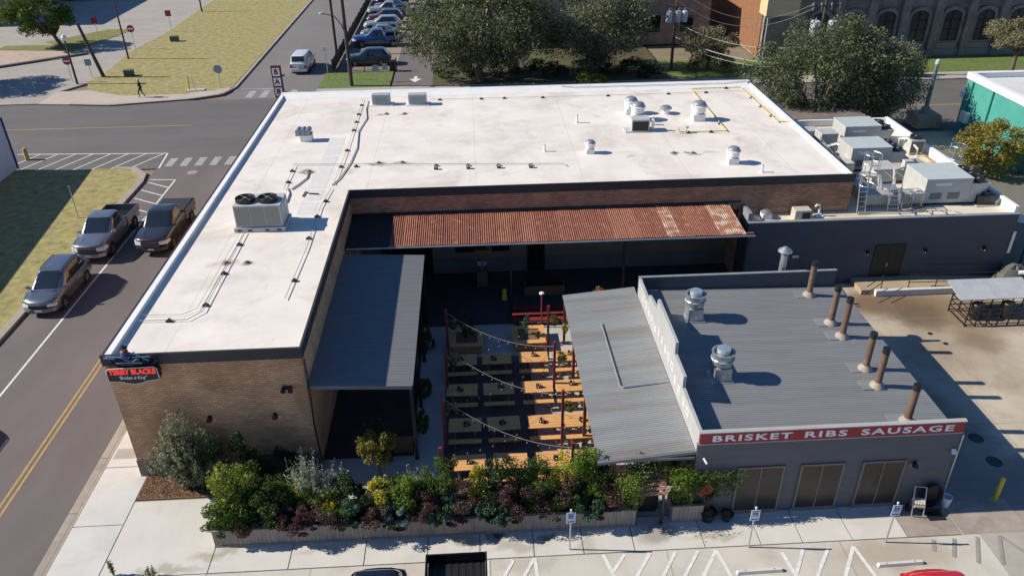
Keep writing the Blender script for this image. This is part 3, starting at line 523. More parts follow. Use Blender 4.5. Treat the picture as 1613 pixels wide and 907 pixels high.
for i in range(14):      # worn white painted letters on the stepped parapet: only strokes are legible
    y = 30.3-i*.62; zz = 3.36+(.22 if 27.4 > y > 24.6 else 0); lt = MB()
    for a, b, c, d in random.sample([(.0, .09, 0, .36), (.28, .37, 0, .36), (.095, .275, .28, .36), (.095, .275, .14, .21), (.095, .275, 0, .08)], 4): lt.box(SX0-.006, y-b, zz+c, SX0-.001, y-a, zz+d)
    lt.build('painted_letter', mat('worn_white_letter', (.62, .62, .61), .7, .15, 8, dirt=(.42, .42, .415), dscale=5, damt=.6), smk)
sb = slab('sign_board', SX0+.03, SY0-.05, SX1-.03, SY0-.003, 3.44, 3.90, mat('red_sign_paint', (0.30, 0.022, 0.028), .6, .12, 2), smk)
for s, a, b in (('BRISKET', 7.85, 10.65), ('RIBS', 11.1, 12.6), ('SAUSAGE', 13.1, 16.42)):
    text_fit('lettering', s, a, b, 3.53, 3.81, SY0-.055, WHITE, sb, depth=.006, offset=.028, space=1.22)
MB().box(SX0+.02, SY0-.06, 3.40, SX1-.02, SY0-.003, 3.437).box(SX0+.02, SY0-.06, 3.903, SX1-.02, SY0-.003, 3.938).build('sign_trim', PARA, sb)
BRN = mat('brown_door_frame', (0.21, 0.165, 0.145), .7, .15); SCR = mat('screened_glass', (0.04, 0.036, 0.03), .3, .25, 1.0, spec=.4)
for a, b in ((8.95, 10.66), (11.24, 12.84), (13.5, 15.1)):
    d = pane_window(a, b, .08, 2.24, SY0-.005, smk, 'door', BRN, SCR, 1)
    slab('sill', a-.05, SY0-.16, b+.05, SY0-.008, .0, .075, CONC2, d)
sconce(15.42, SY0, 2.0, smk); sconce(8.75, SY0, 1.95, smk)
MB().tube((16.7, SY0-.14, 2.5), (16.7, SY0-.02, 2.66), .09, .07, 10).build('security_camera', WHITE, smk)
MB().tube((7.72, SY0-.2, 2.66), (7.64, SY0-.02, 2.76), .04, .04, 8).build('security_camera', WHITE, smk)
MB().path([(16.88, SY0-.03, 3.3), (16.9, SY0-.03, .1)], .03).build('downpipe', GALV, smk)
RUSTY = mat('rusty_stack', (0.155, 0.10, 0.075), .75, .35, 3, dirt=(.10, .055, .04), dscale=2, damt=.8)
for i, (x, y, h) in enumerate(((15.21, 30.45, 1.8), (15.25, 28.05, 1.9), (15.31, 27.0, 1.95), (15.28, 24.7, 1.75), (15.25, 23.58, 1.8), (15.37, 21.45, 1.7))):
    s = MB().lathe([(.135, .02), (.135, h), (.115, h), (.115, h-.25)], (x, y, 3.1), 14).build('smoke_stack', RUSTY, smk)
    MB().lathe([(.30, .0), (.27, .1), (.17, .2), (.15, .24)], (x, y, 3.1), 14).build('boot_flashing', mat('pale_boot', (.34, .285, .24), .7, .25, 5), s)
    MB().lathe([(.142, h-.22), (.142, h+.01), (.12, h+.01)], (x, y, 3.1), 14).build('sooty_rim', BLKP, s)
    slab('flashing_sheet', x-.62, y-.22, x+.15, y+.42, 3.12, 3.145, SROOF, s)
# lean-to shed roof along the courtyard side of the smokehouse
SH2 = mat('pale_ribbed_roof', (0.29, 0.30, 0.30), 0.5, 0.12, 1.2, metal=0.15, dirt=(0.22, 0.19, 0.16), dscale=0.4, damt=0.85, stretch=(.25, 2.5, 1))
lean = MB().box(3.98, 20.65, 2.44, 4.06, 32.0, 2.58).build('lean_to_beam', BLKM, smk)
o = link('lean_to_roof', sheet_mesh(11.4, [(-7.36, 2.98), (-3.92, 2.66)], 0.11, 0.024).mesh('lean_to_roof'), SH2, lean, (0, 20.62, 0)); o.rotation_euler.z = R(90)
MB().box(3.9, 20.56, 2.60, 7.36, 20.61, 2.70).add([(3.9, 20.5, 2.58), (7.36, 20.5, 2.90), (7.36, 20.56, 2.90), (3.9, 20.56, 2.58), (3.9, 20.5, 2.70), (7.36, 20.5, 3.02), (7.36, 20.56, 3.02), (3.9, 20.56, 2.70)], [(0,1,5,4),(1,2,6,5),(2,3,7,6),(3,0,4,7),(4,5,6,7),(3,2,1,0)]).build('lean_to_trim', MATS['grey_edge'], lean)
MB().path([(5.35, 29.2, 2.87), (5.40, 24.6, 2.87), (5.5, 24.5, 2.87), (7.3, 24.55, 3.02)], .028).build('conduit', GALV, lean)
for y in (20.8, 24.5, 28.2, 31.8): slab('post', 3.96, y-.06, 4.08, y+.06, 0, 2.44, REDP, lean)
slab('serving_counter', 6.3, 22, 6.9, 31, 0, 1.0, WOODD, lean)
# silver flue behind the smokehouse
flue = thing('silver_flue', 'galvanised flue pipe with conical rain cap behind the smokehouse', 'flue', (14.3, 31.75, 0))
MB().lathe([(.16, 0), (.16, 4.6), (.12, 4.62)], n=16).build('pipe', GALV, flue)
MB().lathe([(.34, 4.78), (.33, 4.82), (.12, 4.98), (.02, 5.04)], n=16).build('rain_cap', GALV, flue)
MB().tube((.13, 0, 4.5), (.2, 0, 4.82), .012).tube((-.13, 0, 4.5), (-.2, 0, 4.82), .012).build('cap_strut', GALV, flue)

# small lighter repair patches on the white roof
for (x, y, a, b) in ((-1.9, 51.2, .5, .8), (2.6, 46.0, .9, .6), (8.5, 51.5, .6, .6), (-9.6, 28.6, .7, .5), (13.2, 51.3, .8, .5), (-3.0, 45.8, 1.1, .5), (9.2, 39.6, .8, .5)):
    slab('membrane_patch', x, y, x+a, y+b, RT, RT+.004, mat('patch_membrane', (.70, .665, .62), .75, .06, 1), bld)
# ---------------------------------------------------------------- rooftop equipment
def fan_grille(parent, x, y, z, r):
    o = MB().lathe([(r, 0), (r, .18), (r-.03, .18), (r-.03, .02)], (x, y, z), 22).build('fan_shroud', BLKM, parent)
    MB().lathe([(r-.04, .0), (r-.04, .03), (0, .03)], (x, y, z+.002), 22).build('fan_well', BLKP, o)
    g = MB()
    for k in (.35, .6, .82): g.path([(x+r*k*math.cos(a), y+r*k*math.sin(a), z+.165) for a in np.linspace(0, 2*math.pi, 19)], .008, 4)
    for a in range(0, 180, 45): g.path([(x-r*math.cos(R(a)), y-r*math.sin(R(a)), z+.175), (x+r*math.cos(R(a)), y+r*math.sin(R(a)), z+.175)], .008, 4)
    g.build('fan_guard', BLKM, o)
    MB().lathe([(.0, 0), (.08, 0), (.07, .05), (0, .06)], (x, y, z+.14), 10).build('fan_hub', GALV, o)
# big twin-fan condenser on the front wing
ac = thing('condensing_unit', 'large twin-fan grey condensing unit on the front wing roof', 'air conditioner', (-10.3, 34.75, RT))
MB().box(-1.2, -.72, 0, 1.2, .85, .22).build('base_frame', LGREY, ac)
MB().box(-1.1, -.62, .22, 1.1, .80, 1.32).build('cabinet', LGREY, ac, bevel=.015)
for i in range(3): slab('coil_panel', -1.04+i*.70, -.645, -.40+i*.70, -.621, .32, 1.22, mat('coil_guard', (.27, .255, .225), .6, .2, 12, stretch=(8, 1, 8)), ac)
for i in range(2): slab('side_panel', 1.102, -.52+i*.66, 1.12, .08+i*.66, .32, 1.22, LGREY, ac)
for x in (-.62, .42): fan_grille(ac, x, -.02, 1.325, .46)
for x in (-.95, -.45, .35, .9): slab('fork_slot', x-.1, -.735, x+.1, -.721, .06, .14, BLKP, ac)
# two small condensers at the back
cu = thing('small_condenser', 'left of two small grey condensers near rear parapet', 'air conditioner', (-6.3, 53.6, RT), group='small condensers by the rear parapet')
slab('pallet', -.8, -.45, .8, .45, 0, .06, WHITE, cu); MB().box(-.62, -.3, .06, .62, .3, .74).build('cabinet', mat('pale_cabinet', (.36, .38, .39), .5, .1, 2), cu, bevel=.02)
for i in range(7): slab('louvre', -.5, -.335, .5, -.301, .12+i*.085, .16+i*.085, MATS['pale_cabinet'], cu)
slab('coil_panel', -.5, -.3009, .5, -.3, .1, .7, COIL, cu) if False else None
copy_tree(cu, (-3.8, 53.4, RT), 0, 'right of two small grey condensers near rear parapet')
# barrel vent on the left
lv = thing('louvred_vent', 'three-barrel grey louvre vent on white curb near west parapet', 'roof vent', (-10.25, 46.7, RT))
slab('curb', -.35, -.28, .35, .28, 0, .38, WHITE, lv)
for i in range(3): MB().tube((-.42+i*.29, -.34, .62), (-.42+i*.29, .34, .62), .17, .17, 12).build('barrel', mat('blue_grey_sheet', (.25, .29, .33), .45, .1, metal=.4), lv)
slab('backplate', -.6, -.3, .36, .3, .38, .46, MATS['blue_grey_sheet'], lv)
# upblast fans
GDOME = mat('grey_dome', (.30, .33, .36), .45, .12, 3, metal=.4)
def fan(label, loc, s=1.0, group=None, white=True):
    t = thing('exhaust_fan', label, 'exhaust fan', loc, 0, group); m = WHITE if white else GALV
    MB().box(-.36*s, -.36*s, 0, .36*s, .36*s, .42*s).build('curb', m, t)
    MB().lathe([(.22*s, .42*s), (.42*s, .55*s), (.46*s, .92*s), (.40*s, .94*s), (.38*s, .80*s)], n=18).build('drum', m, t)
    MB().lathe([(.40*s, .90*s), (.41*s, 1.02*s), (.34*s, 1.12*s), (.2*s, 1.18*s), (0.01, 1.2*s)], n=18).build('motor_dome', GDOME, t)
    MB().path([(.47*s*math.cos(a), .47*s*math.sin(a), .9*s) for a in np.linspace(0, 2*math.pi, 19)], .03*s, 5).build('rim', m, t)
    return t
fan('rear fan of the close pair beside the black intake box', (10.35, 50.1, RT), .95)
fan('front fan of the close pair behind the black intake box', (10.55, 48.75, RT), 1.0)
fan('lone white fan with grey dome beside the yellow gas pipe', (14.42, 48.4, RT), 1.05)
fan('small white fan with grey dome near the front right roof edge', (14.4, 40.85, RT), .82)
fan('smallest white fan standing alone mid roof near the front edge', (6.68, 43.1, RT), .66)
mv = thing('mushroom_vent', 'low mushroom vent with shiny cap right of the fan pair', 'roof vent', (12.64, 49.85, RT))
MB().lathe([(.26, 0), (.26, .32)], n=16).build('curb', WHITE, mv); MB().lathe([(.40, .34), (.40, .40), (.25, .52), (.02, .56)], n=16).build('cap', GALV, mv)
ib = thing('intake_box', 'intake hood with black mesh front beside two roof fans', 'roof vent', (10.3, 46.6, RT))
slab('base_plate', -.95, -.32, .95, .5, 0, .07, LGREY, ib); MB().box(-.58, -.25, .07, .55, .5, .80).build('hood', LGREY, ib, bevel=.02)
slab('mesh_front', -.50, -.27, .47, -.255, .12, .68, BLKP, ib); MB().path([(.8, 0, .05), (.8, 0, .75), (.7, -.05, .95)], .09, 8).build('stub_duct', WHITE, ib); MB().path([(.75, .05, .35), (1.5, .05, .33)], .03).build('pipe', GALV, ib)
# plain vent pipes
for lab, x, y, h in (('short vent pipe mid roof above the smallest fan', 4.08, 43.55, .4), ('vent pipe left of the intake box on the white roof', 6.6, 48.5, .5), ('vent pipe at the front right corner of the white roof', 15.6, 39.35, .4)):
    t = thing('vent_pipe', lab, 'vent pipe', (x, y, RT)); MB().lathe([(.13, 0), (.08, .05), (.06, .09), (.06, h), (.045, h)], n=10).build('pipe', WHITE, t); MB().lathe([(.07, h), (.07, h+.02), (.04, h+.03)], n=10).build('rim', LGREY, t)
# drains / lightning bases
for lab, x, y in (('left drain of the stained pair on the left roof', -5.5, 42.5), ('right drain of the stained pair on the left roof', -4.15, 42.45), ('left rusty drain in the right half of the roof', 11.5, 42.6), ('right rusty drain in the right half of the roof', 12.6, 42.5), ('left drain in front of the two small condensers', -5.8, 51.4), ('right drain in front of the two small condensers', -4.6, 51.3), ('left rusty drain on the front wing roof', -11.12, 31.0), ('right rusty drain on the front wing roof', -10.2, 30.95), ('dark drain under the bent roof hose', -9.25, 41.5)):
    t = thing('roof_drain', lab, 'roof drain', (x, y, RT)); MB().lathe([(.22, 0), (.2, .02), (.12, .02)], n=14).build('flange', KERB, t); MB().lathe([(.11, .015), (.10, .07), (.06, .10), (.01, .105)], n=12).build('strainer', RUSTY, t)
# pipes on blocks
YPIPE = mat('yellow_gas_pipe', (.55, .42, .08), .6, .15, 4); GPIPE = mat('grey_conduit', (.36, .35, .34), .55, .15, 4)
def pipe_run(name, label, pts, m, r, blocks, z=.09, cat='pipe', smooth=False):
    t = thing(name, label, cat, (pts[0][0], pts[0][1], RT)); P0 = pts[0]
    MB().path([(p[0]-P0[0], p[1]-P0[1], (p[2] if len(p) > 2 else z)) for p in pts], r, 6).build('pipe', m, t)
    for bx, by in blocks:
        b = MB().box(-.12, -.07, 0, .12, .07, z-r).box(-.04, -.08, z-r, .04, .08, z+r+.015); b.build('support_block', BLKM, t, (bx-P0[0], by-P0[1], 0))
    return t
pipe_run('gas_pipe', 'thin pipe with black blocks along the front of the main roof', [(-10.15, 39.0), (-10.2, 42.5), (5.0, 41.35), (5.05, 41.0)], GPIPE, .017, [(-10.12, 40.0), (-10.2, 41.6), (-6.7, 42.0), (-2.2, 41.75), (-.4, 41.62), (1.3, 41.5), (3.1, 41.38)])
for i, (bx, by) in enumerate(((-2.2, 41.4), (-.39, 41.34), (1.31, 41.3), (3.1, 41.2))):
    t = thing('pipe_block', ('leftmost', 'second from left', 'third from left', 'rightmost')[i]+' of four loose black blocks before the front roof pipe', 'block', (bx, by-.12, RT), group='loose blocks by the front pipe'); MB().box(-.11, -.08, 0, .11, .08, .14).build('rubber_foot', BLKM, t); MB().box(-.08, -.1, .14, .08, .1, .18).build('clamp', GALV, t)
pipe_run('conduit', 'pair of conduits with black blocks along the front wing roof', [(-13.3, 26.35), (-11.4, 26.3), (-10.95, 26.9), (-10.95, 33.9)], GPIPE, .016, [(-12.1, 26.33), (-11.0, 27.4), (-10.95, 30.0), (-10.95, 32.7)])
pipe_run('conduit', 'thin outer conduit beside the pair on the front wing roof', [(-13.3, 26.75), (-11.7, 26.7), (-11.25, 27.1), (-11.2, 33.9)], GPIPE, .010, [])
pipe_run('conduit', 'conduit with blocks along the inner edge of the front wing roof', [(-7.9, 27.6), (-7.78, 32.0), (-7.85, 36.6), (-7.65, 38.9)], GPIPE, .016, [(-7.8, 29.15), (-7.86, 33.1), (-7.86, 35.5), (-7.7, 37.3)])
pipe_run('hose', 'black bent hose behind the twin-fan unit', [(-9.0, 38.0, .05), (-8.95, 38.6, .05), (-8.7, 38.35, .05), (-8.2, 38.25, .05)], BLKM, .035, [])
pipe_run('hose', 'curved grey hose from roof drain toward the twin-fan unit', [(-9.25, 41.3, .05), (-9.2, 40.5, .05), (-9.5, 39.6, .05), (-9.75, 39.0, .05)], GPIPE, .035, [])
pipe_run('hose', 'grey hose rising beside the twin-fan unit', [(-10.0, 39.2, .05), (-9.75, 38.4, .05), (-9.7, 37.4, .05), (-9.95, 36.4, .05)], GPIPE, .035, [])
pipe_run('cable', 'grey cable winding from small condensers down to the front edge', [(-7.3, 54.3, .05), (-7.25, 52.5, .05), (-7.0, 50.5, .05), (-7.25, 48, .05), (-7.0, 45, .05), (-7.1, 42.5, .05), (-7.4, 40.2, .05), (-7.7, 39.4, .05)], GPIPE, .03, [])
pipe_run('conduit', 'thin conduit on blocks beside the winding grey cable', [(-7.7, 54.6), (-7.6, 49), (-7.55, 43.5), (-7.6, 39.4)], GPIPE, .013, [(-7.66, 53.4), (-7.64, 51.4), (-7.6, 49.8), (-7.58, 48.2), (-7.55, 44.6), (-7.55, 42.0)])
pipe_run('conduit', 'long conduit with blocks along the rear parapet', [(-3.0, 54.2), (6, 54.0), (12, 54.0), (19.3, 54.2)], GPIPE, .013, [(-2.3, 54.15), (.6, 54.1), (2.2, 54.1), (4.9, 54.0), (9.5, 54.0), (13.8, 54.05), (16.5, 54.1)])
pipe_run('gas_pipe', 'yellow gas pipe running front to back past the lone fan', [(15.62, 54.6), (15.58, 45.9), (12.65, 45.9), (12.55, 45.95, .35)], YPIPE, .034, [(15.6, 52), (15.58, 47.4), (13.2, 45.9), (14.6, 45.9)])
pipe_run('gas_pipe', 'yellow gas pipe along the right edge of the main roof', [(15.7, 55.0), (19.25, 55.0), (19.3, 47.3), (20.0, 47.3)], YPIPE, .034, [(18.2, 55.0), (19.28, 52.6), (19.28, 50.6), (19.3, 48.6)])
gm = thing('gas_regulator', 'small grey gas regulator on the short yellow pipe', 'regulator', (13.1, 46.05, RT)); MB().path([(0, 0, 0), (0, 0, .35)], .03).build('riser', GPIPE, gm); MB().lathe([(.03, .28), (.12, .32), (.12, .38), (.03, .42)], n=12).build('diaphragm', GPIPE, gm)
# dashes of dark strap on the rear parapet
rp = thing('lightning_cable', 'dark cable sagging in loops along the rear parapet', 'cable', (0, 0, 0)); MB().path([(6.4, 55.9, 5.87), (7.3, 55.7, 5.82)]+[(7.3+i*1.1, 55.7, 5.80+(.03 if i % 2 else 0)) for i in range(1, 11)]+[(19.9, 55.9, 5.87)], .022).build('cable', GPIPE, rp)

# fans on the smokehouse roof
def bigfan(label, loc):
    t = thing('kitchen_exhaust_fan', label, 'exhaust fan', loc, 0, 'large fans on the smokehouse roof')
    MB().box(-.33, -.33, 0, .33, .33, .62).build('curb', GALV, t); MB().box(-.44, -.44, .0, .44, .44, .05).build('curb_flange', GALV, t)
    MB().lathe([(.26, .62), (.40, .74), (.42, 1.22), (.46, 1.24), (.46, 1.27), (.38, 1.27), (.37, .9), (.1, .88)], n=22).build('wind_band', GALV, t)
    MB().lathe([(.27, .9), (.27, 1.38), (.25, 1.42), (.0, 1.44)], n=20).build('motor_cover', mat('bright_cover', (.50, .56, .60), .35, .06, metal=.6), t)
    MB().path([(.44*math.cos(a), .44*math.sin(a), .98+.02*math.sin(7*a)) for a in np.linspace(0, 2*math.pi, 25)], .03, 5).build('spring_band', GALV, t)
    slab('motor_tag', -.05, -.347, .08, -.331, .2, .36, WHITE, t); return t
bigfan('galvanised kitchen fan farther back on the smokehouse roof', (9.35, 28.75, 3.22)); bigfan('galvanised kitchen fan nearer the red sign on smokehouse roof', (9.3, 24.4, 3.22))

# rooftop units on the annex
def rtu(label, loc, L, D, H, nf, rz=0):
    t = thing('rooftop_unit', label, 'air handler', loc, rz)
    MB().box(-L/2, -D/2, 0, L/2, D/2, .12).build('curb', BLKM, t)
    MB().box(-L/2, -D/2, .12, L*.22, D/2, H).build('cabinet', LGREY, t, bevel=.02)
    MB().box(-L/2-.03, -D/2-.03, H, L*.22+.01, D/2+.03, H+.05).build('lid', mat('pale_green_grey', (.46, .51, .50), .5, .08, 2), t)
    MB().add([(L*.22, -D/2, .12), (L*.36, -D/2, .12), (L*.5, -D/2, H*.8), (L*.22, -D/2, H*.8), (L*.22, D/2, .12), (L*.36, D/2, .12), (L*.5, D/2, H*.8), (L*.22, D/2, H*.8)], [(0, 1, 2, 3), (7, 6, 5, 4), (1, 5, 6, 2), (3, 2, 6, 7), (0, 4, 5, 1)]).build('condenser_section', LGREY, t)
    for i in range(nf): fan_grille(t, L*.36, -D/2+D*(i+.5)/nf, H*.8+.003, min(.34, D/nf*.45))
    for i in range(2): slab('grille', -L*.40+i*L*.28, -D/2-.02, -L*.40+i*L*.28+L*.18, -D/2-.001, .35, .72, mat('grille_grey', (.16, .17, .18), .6, .3, 20, stretch=(1, 1, 5)), t)
    slab('access_panel', -L*.45, -D/2-.012, L*.15, -D/2-.0005, .85, H-.12, LGREY, t); slab('label_plate', -L*.35, -D/2-.016, -L*.1, -D/2-.013, H-.35, H-.22, WHITE, t); return t
rtu('large front rooftop unit with three fans nearest the annex parapet', (26.3, 39.6, AR), 3.6, 2.3, 1.5, 3)
rtu('middle rooftop unit behind the caged ladder on the annex', (24.3, 44.5, AR), 3.4, 1.9, 1.45, 3)
rtu('rearmost rooftop unit with two fans near street trees', (25.6, 48.6, AR), 3.3, 1.9, 1.35, 2)
def duct(label, loc, parts_, m=GALV):
    t = thing('duct', label, 'duct', loc)
    for d in parts_: MB().box(*d).build('duct_section', m, t, bevel=.02)
    return t
duct('long galvanised duct on the annex roof beside the step ladder', (22.0, 38.2, AR), [(-.9, 0, .25, .35, .8, .85), (.36, .05, .28, 1.6, .75, .82), (1.61, .02, .26, 2.5, .78, .84), (-.9, .81, .25, -.2, 2.2, .85)], mat('dusty_duct', (.42, .415, .37), .55, .15, 2, metal=.25))
duct('boxed supply duct between the middle and front units', (24.0, 41.6, AR), [(-.9, 0, .1, .6, 1.4, .9), (.61, .1, .1, 1.5, 1.2, .8)], LGREY)
duct('pale filter housing next to the left main roof edge', (22.8, 47.6, AR), [(-.6, -.5, .1, .5, .6, 1.15), (-1.2, .7, .1, -.2, 1.6, .95)], LGREY)
sc = thing('condenser', 'square single-fan condenser by the annex right parapet', 'air conditioner', (28.0, 46.4, AR)); MB().box(-.45, -.45, .05, .45, .45, .95).build('cabinet', LGREY, sc, bevel=.02); fan_grille(sc, 0, 0, .952, .34); slab('coil_panel', -.40, -.462, .40, -.451, .15, .85, COIL, sc)
sc = thing('mini_split_unit', 'low outdoor unit in shade at annex front right corner', 'air conditioner', (28.0, 38.5, AR)); MB().box(-.5, -.35, .05, .5, .35, .55).build('cabinet', BLKM, sc); slab('base', -.6, -.5, .6, .5, 0, .05, CONC2, sc); fan_grille(sc, 0, 0, .552, .25)
dbr = thing('timber_scraps', 'heap of scrap timber and yellow level on the annex roof', 'timber', (27.3, 43.9, AR))
for i in range(9): p = MB().cbox((0, 0, 0), (random.uniform(.5, 1.1), .12, .06)).build('board', mat('raw_lumber', (.5, .36, .2), .8) if i % 4 else YPIPE, dbr, (random.uniform(-.5, .7), random.uniform(-.6, .6), .05+i*.03), random.uniform(0, 3))
ang = lambda k: random.uniform(-k, k)
for k, (lab, pts, r) in enumerate((('thick lagged pipe looping between front and middle units', [(25.2, 41.2, .5), (25.2, 42.6, .55), (26.3, 43.0, .9), (27.0, 42.2, .5)], .09), ('second lagged pipe dropping beside the front unit', [(24.1, 40.8, .2), (24.1, 41.2, 1.0), (24.9, 41.4, 1.1), (25.0, 40.6, .9)], .08), ('white bent pipe beside the single-fan condenser', [(27.2, 46.8, .1), (27.2, 46.8, .8), (27.5, 46.4, .95), (27.9, 45.7, .5), (27.9, 45.6, 0)], .07), ('copper-coloured line set along the right parapet', [(28.4, 38.9, .12), (28.4, 43, .12), (28.3, 46, .15)], .05), ('grey conduit crossing the annex roof before the duct', [(20.6, 37.6, .1), (23.2, 37.5, .1), (24.3, 37.7, .12)], .04), ('gas line rising at the front unit left corner', [(24.35, 37.6, .05), (24.35, 38.3, .05), (24.35, 38.45, .7)], .035), ('flexible duct curling behind the step ladder', [(22.9, 40.0, .3), (23.1, 40.8, .8), (22.4, 41.5, .7), (21.7, 41.2, .3)], .16), ('flexible duct by the filter housing', [(22.2, 46.6, .4), (22.9, 46.2, .8), (23.4, 45.5, .6)], .15), ('thin grey pipe along the main building wall', [(20.6, 39.5, .4), (20.6, 44, .4), (20.8, 49.5, .4)], .05))):
    t = thing('annex_pipe', lab, 'pipe', (pts[0][0], pts[0][1], AR)); MB().path([(p[0]-pts[0][0], p[1]-pts[0][1], p[2]) for p in pts], r, 8).build('pipe', (GALV, LGREY, WHITE, mat('copper_line', (.30, .15, .08), .5), GPIPE, YPIPE, GALV, GALV, GPIPE)[k], t); MB().lathe([(r*1.4, 0), (r*1.4, .05), (0, .05)], n=10).build('flange', GALV, t)
for lab, x, y, d in (('grey disconnect box left of the front unit', 24.15, 38.6, (.25, .2, .9)), ('tall control cabinet behind the front unit', 25.2, 41.9, (.5, .4, 1.3)), ('short pump box beside the middle unit', 22.3, 44.2, (.7, .6, .7)), ('white transition box against the main roof wall', 21.4, 45.6, (1.0, .9, 1.0)), ('grey economiser hood on the middle unit left side', 22.3, 43.3, (.6, .8, .8)), ('silver plenum between the rear and middle units', 24.6, 46.4, (1.4, .8, .9)), ('low crate near the parapet braces', 27.6, 40.9, (.8, .5, .4)), ('dark compressor box between the units and parapet', 26.6, 42.2, (.7, .7, .6)), ('flat pale panel leaning on the annex roof', 26.4, 45.2, (1.2, .6, .25)), ('stack of spare grilles beside the rear unit', 22.6, 49.6, (.8, .6, .5))):
    t = thing('plant_box', lab, 'equipment box', (x, y, AR), R(ang(5))); m_ = random.choice((LGREY, GALV, BLKM if 'dark' in lab else LGREY)); MB().box(-d[0]/2, -d[1]/2, .06, d[0]/2, d[1]/2, d[2]).build('cabinet', m_, t, bevel=.02); MB().box(-d[0]/2, -d[1]/2+.02, 0, d[0]/2, -d[1]/2+.08, .058).build('skid', BLKM, t); MB().box(-d[0]/2, d[1]/2-.08, 0, d[0]/2, d[1]/2-.02, .058).build('skid', BLKM, t); slab('access_panel', -d[0]*.4, -d[1]/2-.014, d[0]*.4, -d[1]/2-.001, .12, d[2]*.85, LGREY if m_ is not LGREY else GALV, t)
gr = thing('roof_guardrail', 'galvanised guard rail between the caged ladder and units', 'railing', (21.2, 40.2, AR))
for i in range(6): MB().tube((.15*i, i*1.3, 0), (.15*i, i*1.3, 1.1), .025).build('post', GALV, gr)
for z in (.55, 1.08): MB().tube((0, 0, z), (.75, 6.5, z), .022).build('rail', GALV, gr)
gr = thing('roof_guardrail', 'galvanised guard rail around the duct crossover steps', 'railing', (23.2, 38.0, AR))
for i in range(3): MB().tube((i*.55, .1, 0), (i*.55, .1, 1.0), .022).build('post', GALV, gr)
for z in (.5, .98): MB().tube((0, .1, z), (1.1, .1, z), .02).build('rail', GALV, gr)
# caged ladder from the annex roof to the main roof
cl = thing('caged_ladder', 'grey caged ladder climbing from annex roof to main roof', 'ladder', (20.75, 38.0, AR))
for s in (-.22, .22): MB().path([(s, -.35, 0), (s, .1, 2.1), (s, .15, 3.3), (s-.35, .2, 3.35)], .03).build('rail', GALV, cl)
for i in range(9): MB().tube((-.22, -.33+i*.055, .15+i*.26), (.22, -.33+i*.055, .15+i*.26), .018).build('rung', GALV, cl)
for z in (1.7, 2.3, 2.9, 3.4): MB().path([(-.22, .12, z)]+[(.42*math.sin(a), .12-.5+.0-.38*math.cos(a)+.5-.45, z) for a in np.linspace(-1.9, 1.9, 9)]+[(.22, .12, z)], .022).build('cage_hoop', GALV, cl)
for a in (-1.2, -.4, .4, 1.2): MB().tube((.42*math.sin(a), -.33-.38*math.cos(a), 1.7), (.42*math.sin(a), -.33-.38*math.cos(a), 3.4), .018).build('cage_bar', GALV, cl)
sl = thing('step_ladder', 'aluminium crossover steps with handrail over the annex duct', 'ladder', (22.55, 37.95, AR))
for s in (-.3, .3):
    MB().path([(s, -.25, 0), (s, .15, 1.15)], .03).build('stringer', GALV, sl); MB().path([(s, -.2, .5), (s, .1, 1.9), (s, .9, 1.9), (s, .95, 1.1)], .022).build('handrail', GALV, sl)
for i in range(5): MB().box(-.3, -.22+i*.08, .2+i*.21, .3, -.06+i*.08, .23+i*.21).build('tread', GALV, sl)
slab('platform', -.3, .15, .3, .95, 1.13, 1.17, GALV, sl)
for lab, x, y, k in (('white round vent at the left end of annex roof', 15.5, 37.6, 0), ('cream intake hood on the left annex roof', 17.35, 37.45, 1), ('white gooseneck pipe beside the cream intake hood', 18.4, 37.6, 2)):
    t = thing('annex_vent', lab, 'roof vent', (x, y, AR))
    if k == 0: slab('curb', -.25, -.25, .25, .25, 0, .3, WHITE, t); MB().lathe([(.28, .3), (.28, .38), (.15, .46), (.01, .48)], n=14).build('cap', GALV, t)
    elif k == 1: MB().box(-.45, -.3, 0, .45, .3, .55).build('hood', mat('cream_sheet', (.5, .45, .37), .6), t, bevel=.03); slab('mesh', -.05, -.318, .40, -.301, .05, .42, BLKM, t)
    else: MB().path([(0, 0, 0), (0, 0, .5), (-.05, 0, .62), (-.2, 0, .65), (-.25, 0, .55)], .06, 8).build('pipe', WHITE, t); slab('base', -.2, -.2, .2, .2, 0, .06, WHITE, t)
cg = thing('rear_caged_ladder', 'tall caged ladder standing against the annex right wall', 'ladder', (29.3, 44.5, 0))
for s in (-.25, .25): MB().tube((.1, s, .2), (.1, s, 4.9), .03).build('rail', GALV, cg)
for z in np.arange(.5, 4.8, .35): MB().tube((.1, -.25, z), (.1, .25, z), .018).build('rung', GALV, cg)
for z in (2.4, 3.2, 4.0, 4.8): MB().path([(.1, -.25, z)]+[(.45-.45*math.cos(a), .55*math.sin(a), z) for a in np.linspace(-2.6, -.2, 5)]+[(.1+.8, 0, z)]+[(.45+.4, .3, z), (.5, .5, z), (.1, .25, z)], .024).build('cage_hoop', GALV, cg)
for y, x in ((-.4, .5), (0, .9), (.4, .6)): MB().tube((x, y, 2.4), (x, y, 4.8), .02).build('cage_bar', GALV, cg)
